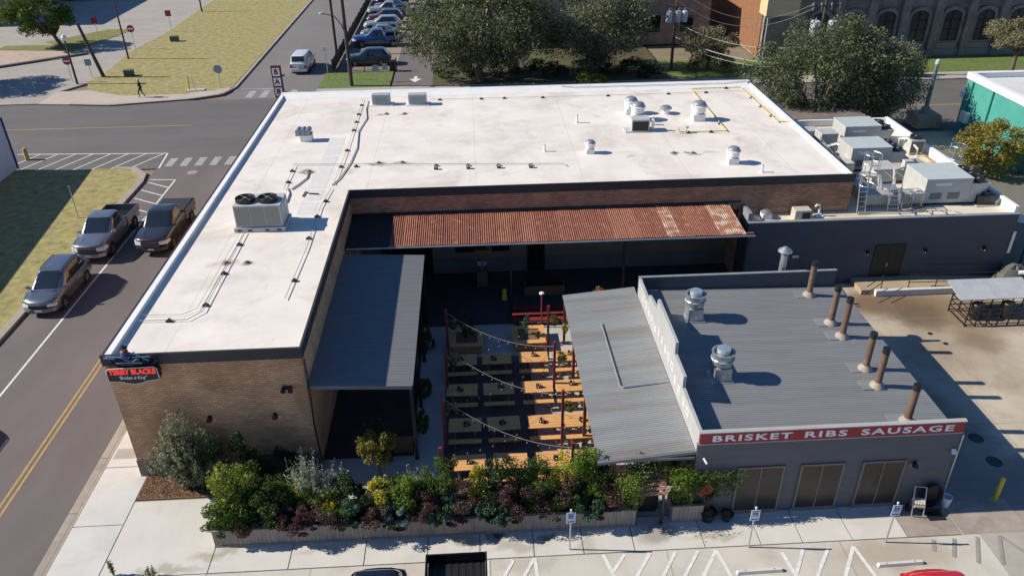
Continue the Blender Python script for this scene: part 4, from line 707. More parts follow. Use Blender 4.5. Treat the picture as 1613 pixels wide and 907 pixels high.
# side lean-to with grey panels right of the annex
lt_ = thing('side_shelter', 'row of grey metal roof panels along the annex right wall', 'shelter', (29.05, 37.4, 0))
for i in range(4): MB().add([(0.05, i*1.4, 3.1), (1.6, i*1.4, 2.8), (1.6, i*1.4+1.36, 2.8), (0.05, i*1.4+1.36, 3.1), (0.05, i*1.4, 3.14), (1.6, i*1.4, 2.84), (1.6, i*1.4+1.36, 2.84), (.05, i*1.4+1.36, 3.14)], [(0,3,2,1),(4,5,6,7),(0,1,5,4),(1,2,6,5),(2,3,7,6),(3,0,4,7)]).build('roof_panel', mat('grey_panel', (.42, .43, .45), .5, .15, 2), lt_)
for i in range(3): slab('post', 1.5, i*2.6, 1.6, i*2.6+.1, 0, 2.78, BLKM, lt_)

# ---------------------------------------------------------------- courtyard
struct(slab('courtyard_walk', -6.6, 20.5, -1.75, 33.8, 0.0, 0.012, mat('courtyard_concrete', (.44, .43, .40), .9, .12, 1, bump=.2, dirt=(.34, .32, .29), dscale=.5, damt=.5)))
struct(slab('courtyard_floor', 2.2, 20.5, 7.4, 33.8, 0.0, 0.012, MATS['courtyard_concrete']))
struct(slab('courtyard_terrace', -1.75, 31.0, 2.2, 33.8, 0.0, 0.0115, MATS['courtyard_concrete']))
struct(slab('gravel_floor', -1.75, 20.5, 2.2, 31.0, 0.0, 0.014, mat('dark_gravel', (.125, .095, .085), .95, .4, 9, bump=1, bscale=45, dirt=(.2, .17, .15), dscale=3, damt=.5)))
struct(slab('patio_floor', -6.6, 33.8, 14.2, 39.35, 0.0, 0.016, mat('shade_dark_paving', (.06, .058, .06), .8, .25, 1.5)))  # dark tone carries the canopy and wing shade over this floor
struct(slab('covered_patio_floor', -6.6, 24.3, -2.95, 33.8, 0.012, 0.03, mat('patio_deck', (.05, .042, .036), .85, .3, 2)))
mb_ = struct(MB().prism([(-13.45, 23.83), (-13.42, 22.5), (-10.1, 22.5), (-10.1, 21.4), (-9.6, 21.4), (-6.7, 22.4), (-6.7, 23.83)], 0.0, 0.05).build('mulch_bed', MULCH))
V = np.column_stack([rng.uniform(-13.4, -10.3, 2600), rng.uniform(22.55, 23.8, 2600), rng.uniform(.045, .075, 2600)]); V, F = leaves(V, .07, .4, .8)
ch_ = link('mulch_chips', npmesh('mulch_chips', V, F), MULCH); ch_['kind'] = 'stuff'; ch_['label'] = 'loose brown bark chips on the bed by the front wall'; ch_['category'] = 'mulch'
# picnic tables
def picnic():
    t = thing('picnic_table', 'x', 'picnic table', (0, 0, 0), 0, 'picnic tables in the courtyard'); L = 1.34
    pl = MB().box(-L/2, -.076, -.022, L/2, .076, .022).mesh('top_plank'); bp_ = MB().box(-L/2, -.12, -.022, L/2, .12, .022).mesh('bench_plank')
    for i in range(5): link('top_plank', pl, WOODT, t, (0, -.328+i*.164, .75))
    for s in (-1, 1): link('bench_plank', bp_, WOODT, t, (0, s*.66, .45))
    for s in (-.42, .42):
        MB().box(s-.04, -.34, .66, s+.04, .34, .727).build('top_batten', WOODD, t); MB().box(s-.04, -.76, .36, s+.04, .76, .427).build('bench_bearer', WOODD, t)
        for q in (-1, 1): MB().add([(s-.04, q*.20-.05, .66), (s+.04, q*.20-.05, .66), (s+.04, q*.20+.05, .66), (s-.04, q*.20+.05, .66), (s-.04, q*.55-.05, .0), (s+.04, q*.55-.05, 0), (s+.04, q*.55+.05, 0), (s-.04, q*.55+.05, 0)], [(0,1,2,3),(7,6,5,4),(0,4,5,1),(1,5,6,2),(2,6,7,3),(3,7,4,0)]).build('leg', WOODD, t)
    return t
def caddy(label, loc, rz):
    c = thing('condiment_caddy', label, 'caddy', loc, rz, 'caddies on the picnic tables')
    slab('tray', -.14, -.09, 0, .14, .0, .02, BLKM, c) if False else MB().box(-.14, -.09, 0, .14, .09, .03).build('tray', BLKM, c)
    MB().box(-.13, -.02, .03, -.02, .08, .17).build('napkin_box', BLKM, c); MB().lathe([(.032, .03), (.032, .13), (.012, .16), (.012, .2)], (.05, .03, 0), 8).build('bottle', REDP, c); MB().lathe([(.032, .03), (.032, .12), (.012, .15)], (.05, -.05, 0), 8).build('bottle', WOODD, c); MB().lathe([(.03, .03), (.03, .1), (.02, .11)], (-.06, -.06, 0), 8).build('shaker', GALV, c); return c
T0 = None; rows = [(29.75, 'back row'), (27.5, 'second row from back'), (25.15, 'third row from back'), (22.9, 'front row behind the planter')]; cols = [(-.95, 'leftmost'), (.65, 'second from left'), (2.35, 'third from left'), (3.95, 'rightmost')]; CD = None
for j, (ty, rn) in enumerate(rows):
    for i, (tx, cn) in enumerate(cols):
        x = tx+(.12 if j > 1 else 0)+(.15 if j > 2 else 0)-(.12 if i == 3 and j > 0 else 0); rz = R(random.uniform(-1.8, 1.8)); lab = f'wooden picnic table, {cn} in the {rn}'
        if T0 is None: T0 = picnic(); T0.location = (x, ty, .012); T0['label'] = lab; T0.rotation_euler.z = rz
        else: copy_tree(T0, (x, ty, .012), rz, lab)
        cl_ = f'black condiment caddy on the {cn} table of the {rn}'; p = (x+random.uniform(-.15, .15), ty+random.uniform(-.08, .08), .785)
        if CD is None: CD = caddy(cl_, p, .2)
        else: copy_tree(CD, p, random.uniform(-.6, .6), cl_)
# red posts with hanging baskets and string lights
PL = [(-1.62, 30.65), (-1.60, 27.75), (-1.64, 24.35), (-1.64, 21.35)]; PR = [(3.11, 30.6), (3.11, 27.7), (3.10, 24.33), (3.12, 21.3)]
rn4 = ('farthest', 'second farthest', 'second nearest', 'nearest')
for side, PP in (('left', PL), ('right', PR)):
    for k, (x, y) in enumerate(PP):
        t = thing('light_post', f'{rn4[k]} red post in the {side} row beside the picnic tables', 'post', (x, y, 0), 0, 'red posts carrying the string lights')
        MB().box(-.055, -.055, 0, .055, .055, 3.0).build('shaft', REDP, t, bevel=.006); MB().box(-.08, -.08, .0, .08, .08, .03).build('foot_plate', BLKM, t)
        MB().path([(0, 0, 2.35), (.15, 0, 2.45), (.3, 0, 2.38)], .014).build('basket_hook', BLKM, t)
LW = mat('bulb_glass', (.30, .28, .24), .15, .05)
BULB = MB().lathe([(.01, .04), (.022, .0), (.026, -.02), (.0, -.045)], n=8).mesh('bulb'); CABL = mat('pale_cable', (.24, .225, .22), .6)
for k in range(3):
    a = Vector((*PL[k], 2.85)); b = Vector((*PR[k+1], 2.75)); t = thing('string_lights', f'string of bulbs from the {rn4[k]} left red post to the right row', 'string lights', a, 0, 'light strings over the courtyard')
    pts = [(a.lerp(b, s) - a) - Vector((0, 0, .55*4*s*(1-s))) for s in np.linspace(0, 1, 25)]; MB().path(pts, .010, 5).build('cable', CABL, t)
    for s in range(2, 24, 2): link('bulb', BULB, LW, t, pts[s]-Vector((0, 0, .12)))
for k in range(3):
    a = Vector((*PL[k+1], 2.7)); b = Vector((*PR[k], 2.6)); t = thing('string_lights', f'dim string crossing back from the {rn4[k+1]} left red post', 'string lights', a, 0, 'light strings over the courtyard')
    pts = [(a.lerp(b, s) - a) - Vector((0, 0, .7*4*s*(1-s))) for s in np.linspace(0, 1, 21)]; MB().path(pts, .007, 4).build('cable', BLKM, t)
    for s in range(2, 20, 2): link('bulb', BULB, LW, t, pts[s]-Vector((0, 0, .10)))
# two square planters, red benches, kiosk, fountain box, yellow floor sign
def sqplanter(label, loc):
    t = thing('square_planter', label, 'planter', loc, 0, 'square timber planters on the terrace')
    for i in range(2):
        for s in (-1, 1):
            MB().box(-.72, s*.66-.05, .06+i*.2, .72, s*.66+.05, .24+i*.2).build('side_board', WOODT, t); MB().box(s*.66-.05, -.60, .06+i*.2, s*.66+.05, .60, .24+i*.2).build('side_board', WOODT, t)
    for s in (-1, 1): MB().box(-.80, s*.64-.14, .46, .80, s*.64+.14, .50).build('seat_board', WOODT, t); MB().box(s*.66-.14, -.495, .46, s*.66+.14, .495, .50).build('seat_board', WOODT, t)
    slab('soil', -.6, -.6, .6, .6, .0, .44, MULCH, t); return t
q0 = sqplanter('shaded square timber planter left of the sunny one', (-.75, 32.0, .012)); sqplanter('sunlit square timber planter by the red benches', (2.3, 32.05, .012))
for i, (y, z) in enumerate(((34.6, .50), (34.15, .42), (33.7, .34))):
    t = thing('red_bench', ('topmost', 'middle', 'lowest')[i]+' of three tiered red benches behind the sunny planter', 'bench', (3.1, y, 0), group='tiered red benches'); MB().box(-1.5, -.16, z-.04, 1.5, .16, z).build('seat', REDP, t)
    for s in (-1.3, 0, 1.3): MB().box(s-.05, -.12, 0, s+.05, .12, z-.04).build('leg', REDP, t)
wl_ = thing('white_lamp', 'white dome lamp on a slim red post by the benches', 'lamp', (3.05, 33.4, 0)); MB().tube((0, 0, 0), (0, 0, 2.0), .04).build('post', REDP, wl_); MB().lathe([(.13, 0), (.12, .04), (.05, .07), (0, .08)], (0, 0, 2.0), 12).build('shade', WHITE, wl_)
fb = thing('fountain_box', 'long brown timber trough on the dark patio', 'planter', (3.5, 36.9, 0)); MB().box(-1.1, -.35, 0, 1.1, .35, .55).build('box', WOODD, fb); MB().box(-1.0, -.28, .55, 1.0, .28, .6).build('soil', BLKP, fb)
ks = thing('order_kiosk', 'narrow brown order stand with small screens on dark patio', 'kiosk', (.15, 37.9, 0)); MB().box(-.3, -.2, 0, .3, .2, .9).build('cabinet', WOODD, ks); MB().box(-.26, -.22, 1.35, -.02, -.18, 1.6).build('screen', mat('pale_screen', (.3, .4, .5), .4), ks); MB().box(.06, -.22, 1.35, .26, -.18, 1.6).build('screen', MATS['pale_screen'], ks); MB().box(-.05, -.1, .9, .05, .1, 2.2).build('post', WOODD, ks); MB().box(-.4, -.15, 1.9, .4, .15, 2.25).build('header', WOODD, ks)
yf = thing('wet_floor_sign', 'yellow folding floor sign on the dark patio', 'floor sign', (1.3, 36.3, 0.014)); MB().add([(-.14, -.16, 0), (.14, -.16, 0), (.09, -.02, .62), (-.09, -.02, .62), (-.14, -.13, 0), (.14, -.13, 0), (.09, .0, .62), (-.09, 0, .62)], [(0,1,2,3),(7,6,5,4),(0,4,5,1),(1,5,6,2),(2,6,7,3),(3,7,4,0)]).add([(-.14, .16, 0), (.14, .16, 0), (.09, .03, .62), (-.09, .03, .62), (-.14, .13, 0), (.14, .13, 0), (.09, .01, .62), (-.09, .01, .62)], [(0,3,2,1),(4,5,6,7),(0,1,5,4),(1,2,6,5),(2,3,7,6),(3,0,4,7)]).build('panel', mat('yellow_plastic', (.75, .58, .03), .45), yf)
bk = thing('booth_wall', 'low brown timber wall across the covered patio front', 'low wall', (-4.3, 24.6, .03)); MB().box(-1.0, -.12, 0, 1.3, .12, .55).build('panel', WOODD, bk); MB().box(-1.05, -.18, .55, 1.35, .18, .6).build('cap', WOODD, bk)

# ---------------------------------------------------------------- long board-clad planter along the front, corner planter, arbor
pln = thing('long_planter', 'long weathered board planter packed with shrubs along the front walk', 'planter', (0, 0, 0))
X0, X1, Y0, Y1, ZT = -9.75, 5.28, 20.02, 21.15, .80
brd = [MB().box(-.068, -.014, .02, .068, .014, ZT-.02+dz).mesh('board') for dz in (0, .012, -.01)]
x = X0+.07
while x < X1: link('board', random.choice(brd), WOODG, pln, (x, Y0+random.uniform(-.006, .006), 0.0)); x += .142
y = Y0+.1
while y < Y1:
    for xx in (X0-.02, X1+.02): o = link('board', random.choice(brd), WOODG, pln, (xx, y, 0), R(90))
    y += .142
slab('back_panel', X0, Y1, X1, Y1+.03, 0.0, ZT-.02, WOODG, pln)
slab('soil', X0, Y0+.02, X1-.0, Y1, .0, ZT-.14, MULCH, pln)
for a in ((X0-.05, Y0-.05, X1+.05, Y0+.07), (X0-.05, Y1-.04, X1+.05, Y1+.08), (X0-.05, Y0+.072, X0+.06, Y1-.042), (X1-.06, Y0+.072, X1+.05, Y1-.042)): slab('cap_rail', a[0], a[1], a[2], a[3], ZT, ZT+.035, WOODG, pln)
slab('kick_board', X0-.03, Y0-.035, X1+.03, Y0-.016, .02, .10, WOODG, pln)
p2 = thing('corner_planter', 'short weathered board planter right of the vine arbor', 'planter', (0, 0, 0))
x = 6.72
while x < 7.75: link('board', random.choice(brd), WOODG, p2, (x, 20.1, 0)); x += .142
for xx in (6.64, 7.76):
    y = 20.2
    while y < 20.9: link('board', random.choice(brd), WOODG, p2, (xx, y, 0), R(90)); y += .142
slab('soil', 6.66, 20.12, 7.74, 20.95, 0, ZT-.1, MULCH, p2); slab('cap_rail', 6.6, 20.05, 7.8, 20.15, ZT, ZT+.035, WOODG, p2)
for x in (6.7, 7.68): slab('trellis_post', x-.03, 20.4, x+.03, 20.46, ZT-.1, 2.1, WOODD, p2)
slab('trellis_bar', 6.6, 20.40, 7.78, 20.46, 2.1, 2.15, WOODD, p2); slab('trellis_bar', 6.73, 20.41, 7.65, 20.45, 1.7, 1.75, WOODD, p2)
for x in (4.7, 5.2): slab('trellis_post', x-.03, 20.3, x+.03, 20.36, ZT-.15, 2.02, WOODD, pln)
slab('trellis_bar', 4.5, 20.30, 5.25, 20.36, 2.02, 2.07, WOODD, pln)
ar = thing('arbor', 'small timber arbor with brown roof board between the planters', 'arbor', (5.85, 20.35, 0))
for sx in (-.56, .40):
    for sy in (-.30, .50): MB().box(sx-.045, sy-.045, 0, sx+.045, sy+.045, 1.66+(sy+.3)*.32).build('post', BLKM, ar)
for i in range(6): MB().box(-.66, -.50+i*.17, 1.66+i*.065, .50, -.345+i*.17, 1.69+i*.065).build('roof_plank', mat('reddish_plank', (.30, .165, .115), .8, .25, 4, stretch=(.6, 5, 5)), ar)
slab('gate_panel', -.5, .3, .34, .34, 0.05, 1.75, BLKP, ar)
# ---------------------------------------------------------------- plants
LM = {
 'green': leafmat('leaf_green', (.035, .075, .012), (.13, .20, .035)), 'dark': leafmat('leaf_dark', (.015, .035, .010), (.06, .10, .028)), 'oak': leafmat('leaf_oak', (.055, .07, .032), (.24, .26, .135), .35),
 'oak2': leafmat('leaf_oak_grey', (.065, .075, .04), (.28, .285, .175), .35), 'lime': leafmat('leaf_lime', (.12, .17, .02), (.36, .38, .06)), 'yellow': leafmat('leaf_yellow', (.34, .30, .02), (.66, .56, .06)), 'grey': leafmat('leaf_grey', (.17, .20, .14), (.46, .50, .40)), 'tan': leafmat('leaf_tan', (.15, .14, .07), (.40, .36, .21)),
 'purple': leafmat('leaf_purple', (.045, .018, .022), (.20, .10, .10)), 'teal': leafmat('leaf_teal', (.03, .085, .04), (.13, .22, .12)), 'autumn': leafmat('leaf_autumn', (.12, .12, .03), (.42, .34, .08)), 'fruit': leafmat('leaf_sagegold', (.08, .085, .02), (.32, .26, .06)),
 'brown': leafmat('leaf_brown', (.10, .07, .035), (.26, .17, .09)), 'vine': leafmat('leaf_vine', (.07, .14, .015), (.24, .33, .05)), 'juniper': leafmat('leaf_juniper', (.10, .115, .06), (.36, .36, .24), .4), 'bluegrey': leafmat('leaf_bluegrey', (.16, .22, .21), (.36, .42, .40)), 'red': leafmat('petal_red', (.5, .03, .05), (.75, .12, .12))}
PZ = .68   # soil level in the planter
def dome(n, shell=.55):
    p = rng.normal(size=(n, 3)); p /= np.linalg.norm(p, axis=1)[:, None]; p[:, 2] = np.abs(p[:, 2])*1.0 - .12; r = rng.uniform(shell, 1.0, n)**.6; return p*r[:, None]
def foliage_pts(n, rx, ry, h, z0, clumps, spread=.34):
    cc = dome(clumps)*np.array([rx, ry, h]) + np.array([0, 0, z0]); sz = rng.uniform(.6, 1.25, clumps)
    idx = rng.choice(clumps, n, p=sz/sz.sum()); d = rng.normal(size=(n, 3)); d /= np.linalg.norm(d, axis=1)[:, None]; d *= (rng.uniform(.25, 1, n)**.5)[:, None]
    return cc[idx] + d*np.array([rx, ry, h*.7])*(spread*sz[idx])[:, None], cc
def shrub(name, label, loc, rx, ry, h, leaf, size=.09, n=2200, clumps=16, z0=.25, cat='shrub', group=None, aspect=.5, accent=None, stems=4):
    if abs(loc[2]-PZ) < .01: h *= 1.3; rx *= 1.12; ry *= 1.12; n *= 1.35
    t = thing(name, label, cat, loc, 0, group); P, cc = foliage_pts(int(n), rx, ry, h, z0*h, clumps)
    P[:, 2] = np.maximum(P[:, 2], .03); V, F = leaves(P, size, aspect); link('foliage', npmesh('foliage', V, F), LM[leaf], t)
    if accent: P2, _ = foliage_pts(int(n*.16), rx*1.02, ry*1.02, h*1.03, z0*h, clumps); P2 = P2[P2[:, 2] > h*.35]; V, F = leaves(P2, size*.8, .8); link('new_growth', npmesh('new_growth', V, F), LM[accent], t)['kind'] = 'stuff'
    m = MB()
    for c in cc[:stems]: m.path([(0, 0, -.12), tuple(c*.5), tuple(c*.95)], [.03, .02, .008], 5)
    m.build('stem', BARK, t); return t
def spiky(name, label, loc, r, h, leaf, n=46, size=.05, cat='shrub', fan=False):
    t = thing(name, label, cat, loc); P = []; m = MB()
    for i in range(n):
        a = rng.uniform(0, 6.28); k = rng.uniform(0, 1); top = np.array([math.cos(a)*r*k*1.1, math.sin(a)*r*k*1.1, h*rng.uniform(.6, 1.05)]); b0 = np.array([math.cos(a)*r*k*.6, math.sin(a)*r*k*.6, -.1])
        if fan: top = np.array([math.cos(a)*r*(.25+1.0*k), math.sin(a)*r*.5*(.25+.9*k), h*(1.02-.62*k)*rng.uniform(.45, 1.02)]); b0 = np.array([math.cos(a)*r*.2*k, math.sin(a)*r*.12*k, 0])
        for s in np.linspace(.25, 1, 46 if fan else 26): P.append(b0+(top-b0)*s+(np.array([0, 0, .12*math.sin(s*3.1)]) if fan else 0)+rng.normal(size=3)*(.05 if fan else .022))
        if i % 4 == 0: m.path([tuple(b0), tuple(top)], [.012, .004], 4)
    V, F = leaves(np.array(P), size, .35, 0); link('foliage', npmesh('foliage', V, F), LM[leaf], t); m.build('stem', BARK, t); return t
def hanging(name, label, loc, w, d, top, drop, leaf, n=34, size=.07, cat='vine'):
    t = thing(name, label, cat, loc); P = []; m = MB()
    for i in range(n):
        x, y = rng.uniform(-w, w), rng.uniform(-d, d); L = drop*rng.uniform(.35, 1); z = top
        for s in np.linspace(0, 1, int(46*L+8)): P.append((x+rng.normal()*.07+.1*math.sin(s*4+i), y-.12*s+rng.normal()*.05, z-L*s+rng.normal()*.03))
        if i % 4 == 0: m.path([(x, y, z), (x, y-.06, z-L*.5), (x, y-.12, z-L)], .006, 4)
    Q = rng.normal(size=(900, 3))*np.array([w*.6, d*.7, .14])+np.array([0, 0, top+.05]); V, F = leaves(np.vstack([np.array(P), Q]), size, .55); link('foliage', npmesh('foliage', V, F), LM[leaf], t); m.build('stem', BARK, t); return t
def tree(name, label, loc, H, rx, ry, leaf, n=16000, size=.22, clumps=46, trunk=.28, lean=(0, 0), crown_z=.36, group=None, aspect=.5, spread=.22, limbs=12):
    t = thing(name, label, 'tree', loc, 0, group); cz = H*crown_z; hh = (H-cz)
    cc = rng.normal(size=(clumps, 3)); cc /= np.linalg.norm(cc, axis=1)[:, None]; cc *= (rng.uniform(.25, 1, clumps)**.45)[:, None]; cc[:, 2] = cc[:, 2]*.5+.5
    cc = cc*np.array([rx, ry, hh])*np.array([.84, .84, .86]) + np.array([lean[0], lean[1], cz*.92]); sz = rng.uniform(.55, 1.4, clumps)
    idx = rng.choice(clumps, n, p=sz**1.5/(sz**1.5).sum()); d = rng.normal(size=(n, 3)); d /= np.linalg.norm(d, axis=1)[:, None]; d *= (rng.uniform(.12, 1, n)**.45)[:, None]
    P = cc[idx]+d*np.array([rx, ry, hh*.62])*(spread*sz[idx])[:, None]; P[:, 2] = np.maximum(P[:, 2], .3)
    V, F = leaves(P, size, aspect); link('crown', npmesh('crown', V, F), LM[leaf], t)
    fork = Vector((lean[0]*.3, lean[1]*.3, cz*.75)); m = MB(); m.path([(0, 0, -.1), (lean[0]*.08, lean[1]*.08, cz*.3), fork], [trunk*1.25, trunk, trunk*.8], 9); m.smooth = True; tk = m.build('trunk', BARK, t)
    m = MB()
    for c in cc[:limbs]:
        c = Vector(c); m.path([fork*.9, fork.lerp(c, .5)+Vector((0, 0, .15*H*.2)), c], [trunk*.5, trunk*.28, trunk*.07], 6)
    m.build('limb', BARK, tk); return t

S = shrub
S('leafy_bush', 'tall yellow-green bush at the left end of the long planter', (-9.05, 21.0, PZ), .75, .6, 1.55, 'lime', .11, 2600, 18, accent='green')
S('leafy_bush', 'spreading green bush spilling over the left end of the planter', (-9.3, 20.45, PZ), .85, .55, .85, 'green', .09, 2800, 18)
S('leafy_bush', 'big dark green bush second from the left planter end', (-7.9, 20.75, PZ), .9, .6, 1.0, 'green', .09, 3000, 20, accent='dark')
S('leafy_bush', 'dark arching bush behind the left part of the planter', (-8.0, 21.7, .05), .9, .6, 1.5, 'dark', .09, 2600, 18)
S('leafy_bush', 'dark glossy bush against the brick wall near the awning', (-7.95, 23.2, .05), .75, .55, 1.45, 'dark', .10, 2400, 16)
S('leafy_bush', 'dim grey-green shrub between brick wall and planter', (-9.65, 23.0, .05), .95, .6, 2.5, 'dark', .1, 4200, 18)
spiky('juniper_shrub', 'tall feathery grey-green shrub against the brick front wall', (-11.3, 23.1, .05), 1.35, 3.75, 'juniper', 330, .14, fan=True)
S('agave', 'small blue-green succulent on the bark bed', (-10.75, 22.75, .05), .26, .26, .3, 'teal', .16, 160, 8, aspect=.35, stems=1, cat='succulent')
for lab, x, y, rx, h in (('purple shrub hanging over the planter left of the yellow clumps', -6.9, 20.15, .55, .62), ('purple-brown shrub in front of the middle yellow shrub', -5.7, 20.2, .62, .72), ('low purple shrub under the grey-blue tuft', -3.9, 20.1, .45, .5), ('dark red shrub left of the pickup bed', -2.3, 20.2, .55, .78), ('tall purple shrub directly above the pickup bed', -.75, 20.35, .75, 1.05), ('bushy purple shrub in the right middle of the planter', 1.0, 20.3, .62, 1.0), ('purple shrub behind the left accessible parking sign', 2.45, 20.35, .72, 1.05), ('low purple shrub at the right end of the long planter', 4.4, 20.25, .6, .75)):
    S('barberry_bush', lab, (x, y, PZ), rx, .5, h, 'purple', .075, 1900, 14)
for lab, x, y, rx, h in (('rounded teal-green shrub left of the grey-blue tuft', -4.75, 20.3, .5, .6), ('round glossy green shrub hanging over planter above the dark car', -1.75, 20.15, .5, .5), ('glossy green shrub low on the planter beside the purple shrub', .3, 20.1, .45, .5), ('small teal shrub below the tall dark bush', -3.5, 20.35, .4, .5), ('low green shrub left of the first parking sign', 3.5, 20.15, .55, .5), ('small glossy shrub over the middle of the planter wall', -.1, 20.2, .4, .5)):
    S('pittosporum_shrub', lab, (x, y, PZ), rx, .42, h, 'teal', .08, 1500, 12, aspect=.7)
for lab, x, y, r, h in (('leftmost tall silver rosemary tuft behind the planter', -6.6, 21.5, .5, 1.75), ('second silver rosemary tuft left of the yellow tree', -5.7, 21.45, .55, 1.35), ('low silver rosemary tuft right of the yellow tree', -2.65, 21.5, .6, .95)):
    spiky('rosemary', lab, (x, y-.1, .3), r*1.3, h*1.35, 'grey', 150, .09)
for lab, x, y, rx, h in (('leftmost small yellow shrub below the rosemary', -6.75, 20.95, .45, .75), ('small yellow shrub between purple and rosemary shrubs', -5.55, 20.65, .4, .62), ('brightest tall yellow shrub in the planter', -3.85, 20.75, .5, 1.15), ('yellow-topped shrub in front of the right picnic tables', 2.75, 20.9, .42, 1.65), ('yellow edge shrub left of the tall dark bush', -.35, 20.95, .3, 1.2)):
    S('golden_shrub', lab, (x, y, PZ), rx, .42, h, 'yellow', .08, 1600, 12, accent='lime')
for lab, x, y, rx, h, lf in (('tall green shrub at the foot of the nearest left red post', -1.7, 20.95, .6, 1.45, 'green'), ('dense green shrub right of the brightest yellow shrub', -2.95, 20.75, .6, 1.1, 'vine'), ('large dark bush in the middle of the planter', .35, 20.75, .85, 1.45, 'dark'), ('round green bush behind the purple shrubs', 1.75, 20.75, .7, 1.35, 'green'), ('bright green bush right of the yellow-topped shrub', 3.3, 20.8, .62, 1.5, 'vine'), ('dark mass of leaves before the lean-to roof corner', 3.95, 20.7, .65, 1.25, 'dark'), ('vine covered bush climbing the lean-to roof corner', 3.75, 20.95, .5, 1.45, 'vine'), ('green bush over the dark gap left of rosemary', -5.1, 21.0, .6, .9, 'dark')):
    S('leafy_bush', lab, (x, y, PZ), rx, .55, h, lf, .09, 2500, 18, accent='green' if lf == 'dark' else None)
S('silver_shrub', 'blue-grey tuft between the yellow and the dark red shrub', (-3.2, 20.2, PZ), .45, .4, .55, 'bluegrey', .08, 1300, 12)
for i in range(6):
    S('leafy_bush', ('first', 'second', 'third', 'fourth', 'fifth', 'sixth')[i]+' low filler plant from the left in the planter back row', (-8.4+i*2.35, 21.05, PZ), .85, .45, .85, ('dark', 'green', 'dark', 'green', 'dark', 'vine')[i], .085, 1500, 12)
for lab, x, y, rx, ry, h, lf in (('broad green bush filling the corner behind the left planter end', -8.9, 21.9, .9, .6, 1.75, 'green'), ('lime-tipped bush between rosemary and left planter', -7.3, 21.75, .8, .5, 1.35, 'vine'), ('dark green bush under the rosemary tufts', -6.1, 21.35, .8, .4, .7, 'dark'), ('low green cover right of the yellow tree trunk', -3.6, 21.45, .8, .35, .75, 'green'), ('green cover behind the dark red shrub', -2.2, 21.5, .7, .35, .85, 'dark')):
    S('leafy_bush', lab, (x, y, .05), rx, ry, h, lf, .1, 2800, 20)
for lab, x, lf in (('green plant drooping over the planter left corner', -9.5, 'green'), ('dusty brown plant drooping over the left planter wall', -8.5, 'brown'), ('dark plant drooping over planter before first purple shrub', -7.6, 'dark')):
    S('trailing_plant', lab, (x, 20.08, .64), .6, .3, .6, lf, .085, 1700, 12, z0=.0)
for i in range(9):
    S('hedge_plant', ('first', 'second', 'third', 'fourth', 'fifth', 'sixth', 'seventh', 'eighth', 'ninth')[i]+' mixed filler plant from the left along the planter middle', (-9.0+i*1.62+random.uniform(-.3, .3), 20.5, PZ), .75, .42, .62+random.uniform(-.1, .25), ('green', 'dark', 'vine', 'dark', 'green', 'teal', 'dark', 'green', 'vine')[i], .085, 1700, 13)
for i in range(7):
    S('trailing_plant', ('first', 'second', 'third', 'fourth', 'fifth', 'sixth', 'seventh')[i]+' plant from the left spilling down the planter face', (-6.6+i*1.75+random.uniform(-.3, .3), 20.05, .66), .55, .28, .42, ('purple', 'teal', 'dark', 'purple', 'green', 'brown', 'purple')[i], .08, 1100, 9, z0=.0)
# arbor vines
hanging('vine', 'bright vine trailing off the left side of the arbor', (5.05, 20.25, 0), .45, .35, 2.05, 1.2, 'vine', 40)
hanging('vine', 'green vine draped over the arbor roof board', (5.75, 20.75, 0), .65, .35, 2.32, .5, 'green', 30)
hanging('vine', 'lime vine cascading onto the corner planter', (6.95, 20.35, 0), .42, .25, 2.1, 1.4, 'vine', 46)
hanging('vine', 'long dark vine arm reaching along the smokehouse wall', (8.1, 20.22, 0), .85, .12, 1.95, .9, 'green', 40)
S('barberry_bush', 'purple shrub on top of the arbor beside lean-to edge', (5.5, 20.75, 1.9), .4, .3, .75, 'purple', .07, 1000, 9); S('silver_shrub', 'pale grey sprig on top of the arbor', (6.05, 20.8, 1.92), .22, .2, .8, 'grey', .06, 500, 7)
S('barberry_bush', 'brownish shrub against the lean-to trim above corner planter', (7.1, 20.6, 1.7), .35, .2, .8, 'brown', .07, 800, 8); S('leafy_bush', 'yellow-green shrub top above the corner planter', (6.85, 20.4, 1.7), .4, .3, .5, 'lime', .08, 800, 8)
# yellow-leaved small tree by the covered patio
tree('ornamental_tree', 'small golden-leaved tree in front of the covered patio', (-4.2, 23.2, 0), 2.6, .85, .7, 'autumn', 2300, .11, 24, .05, crown_z=.30)
S('leafy_bush', 'dark shrub behind the small golden-leaved tree', (-4.3, 24.1, .05), .6, .4, 1.9, 'dark', .1, 1500, 12)
for lab, y, h in (('dark shrub beside the front awning post', 25.6, 1.3), ('dark shrub at the far end of awning edge', 31.8, 1.5), ('dark shrub halfway along the awning edge', 28.4, .9)):
    S('leafy_bush', lab, (-2.62, y, .02), .26, .6, h*.8, 'green', .1, 1500, 12)
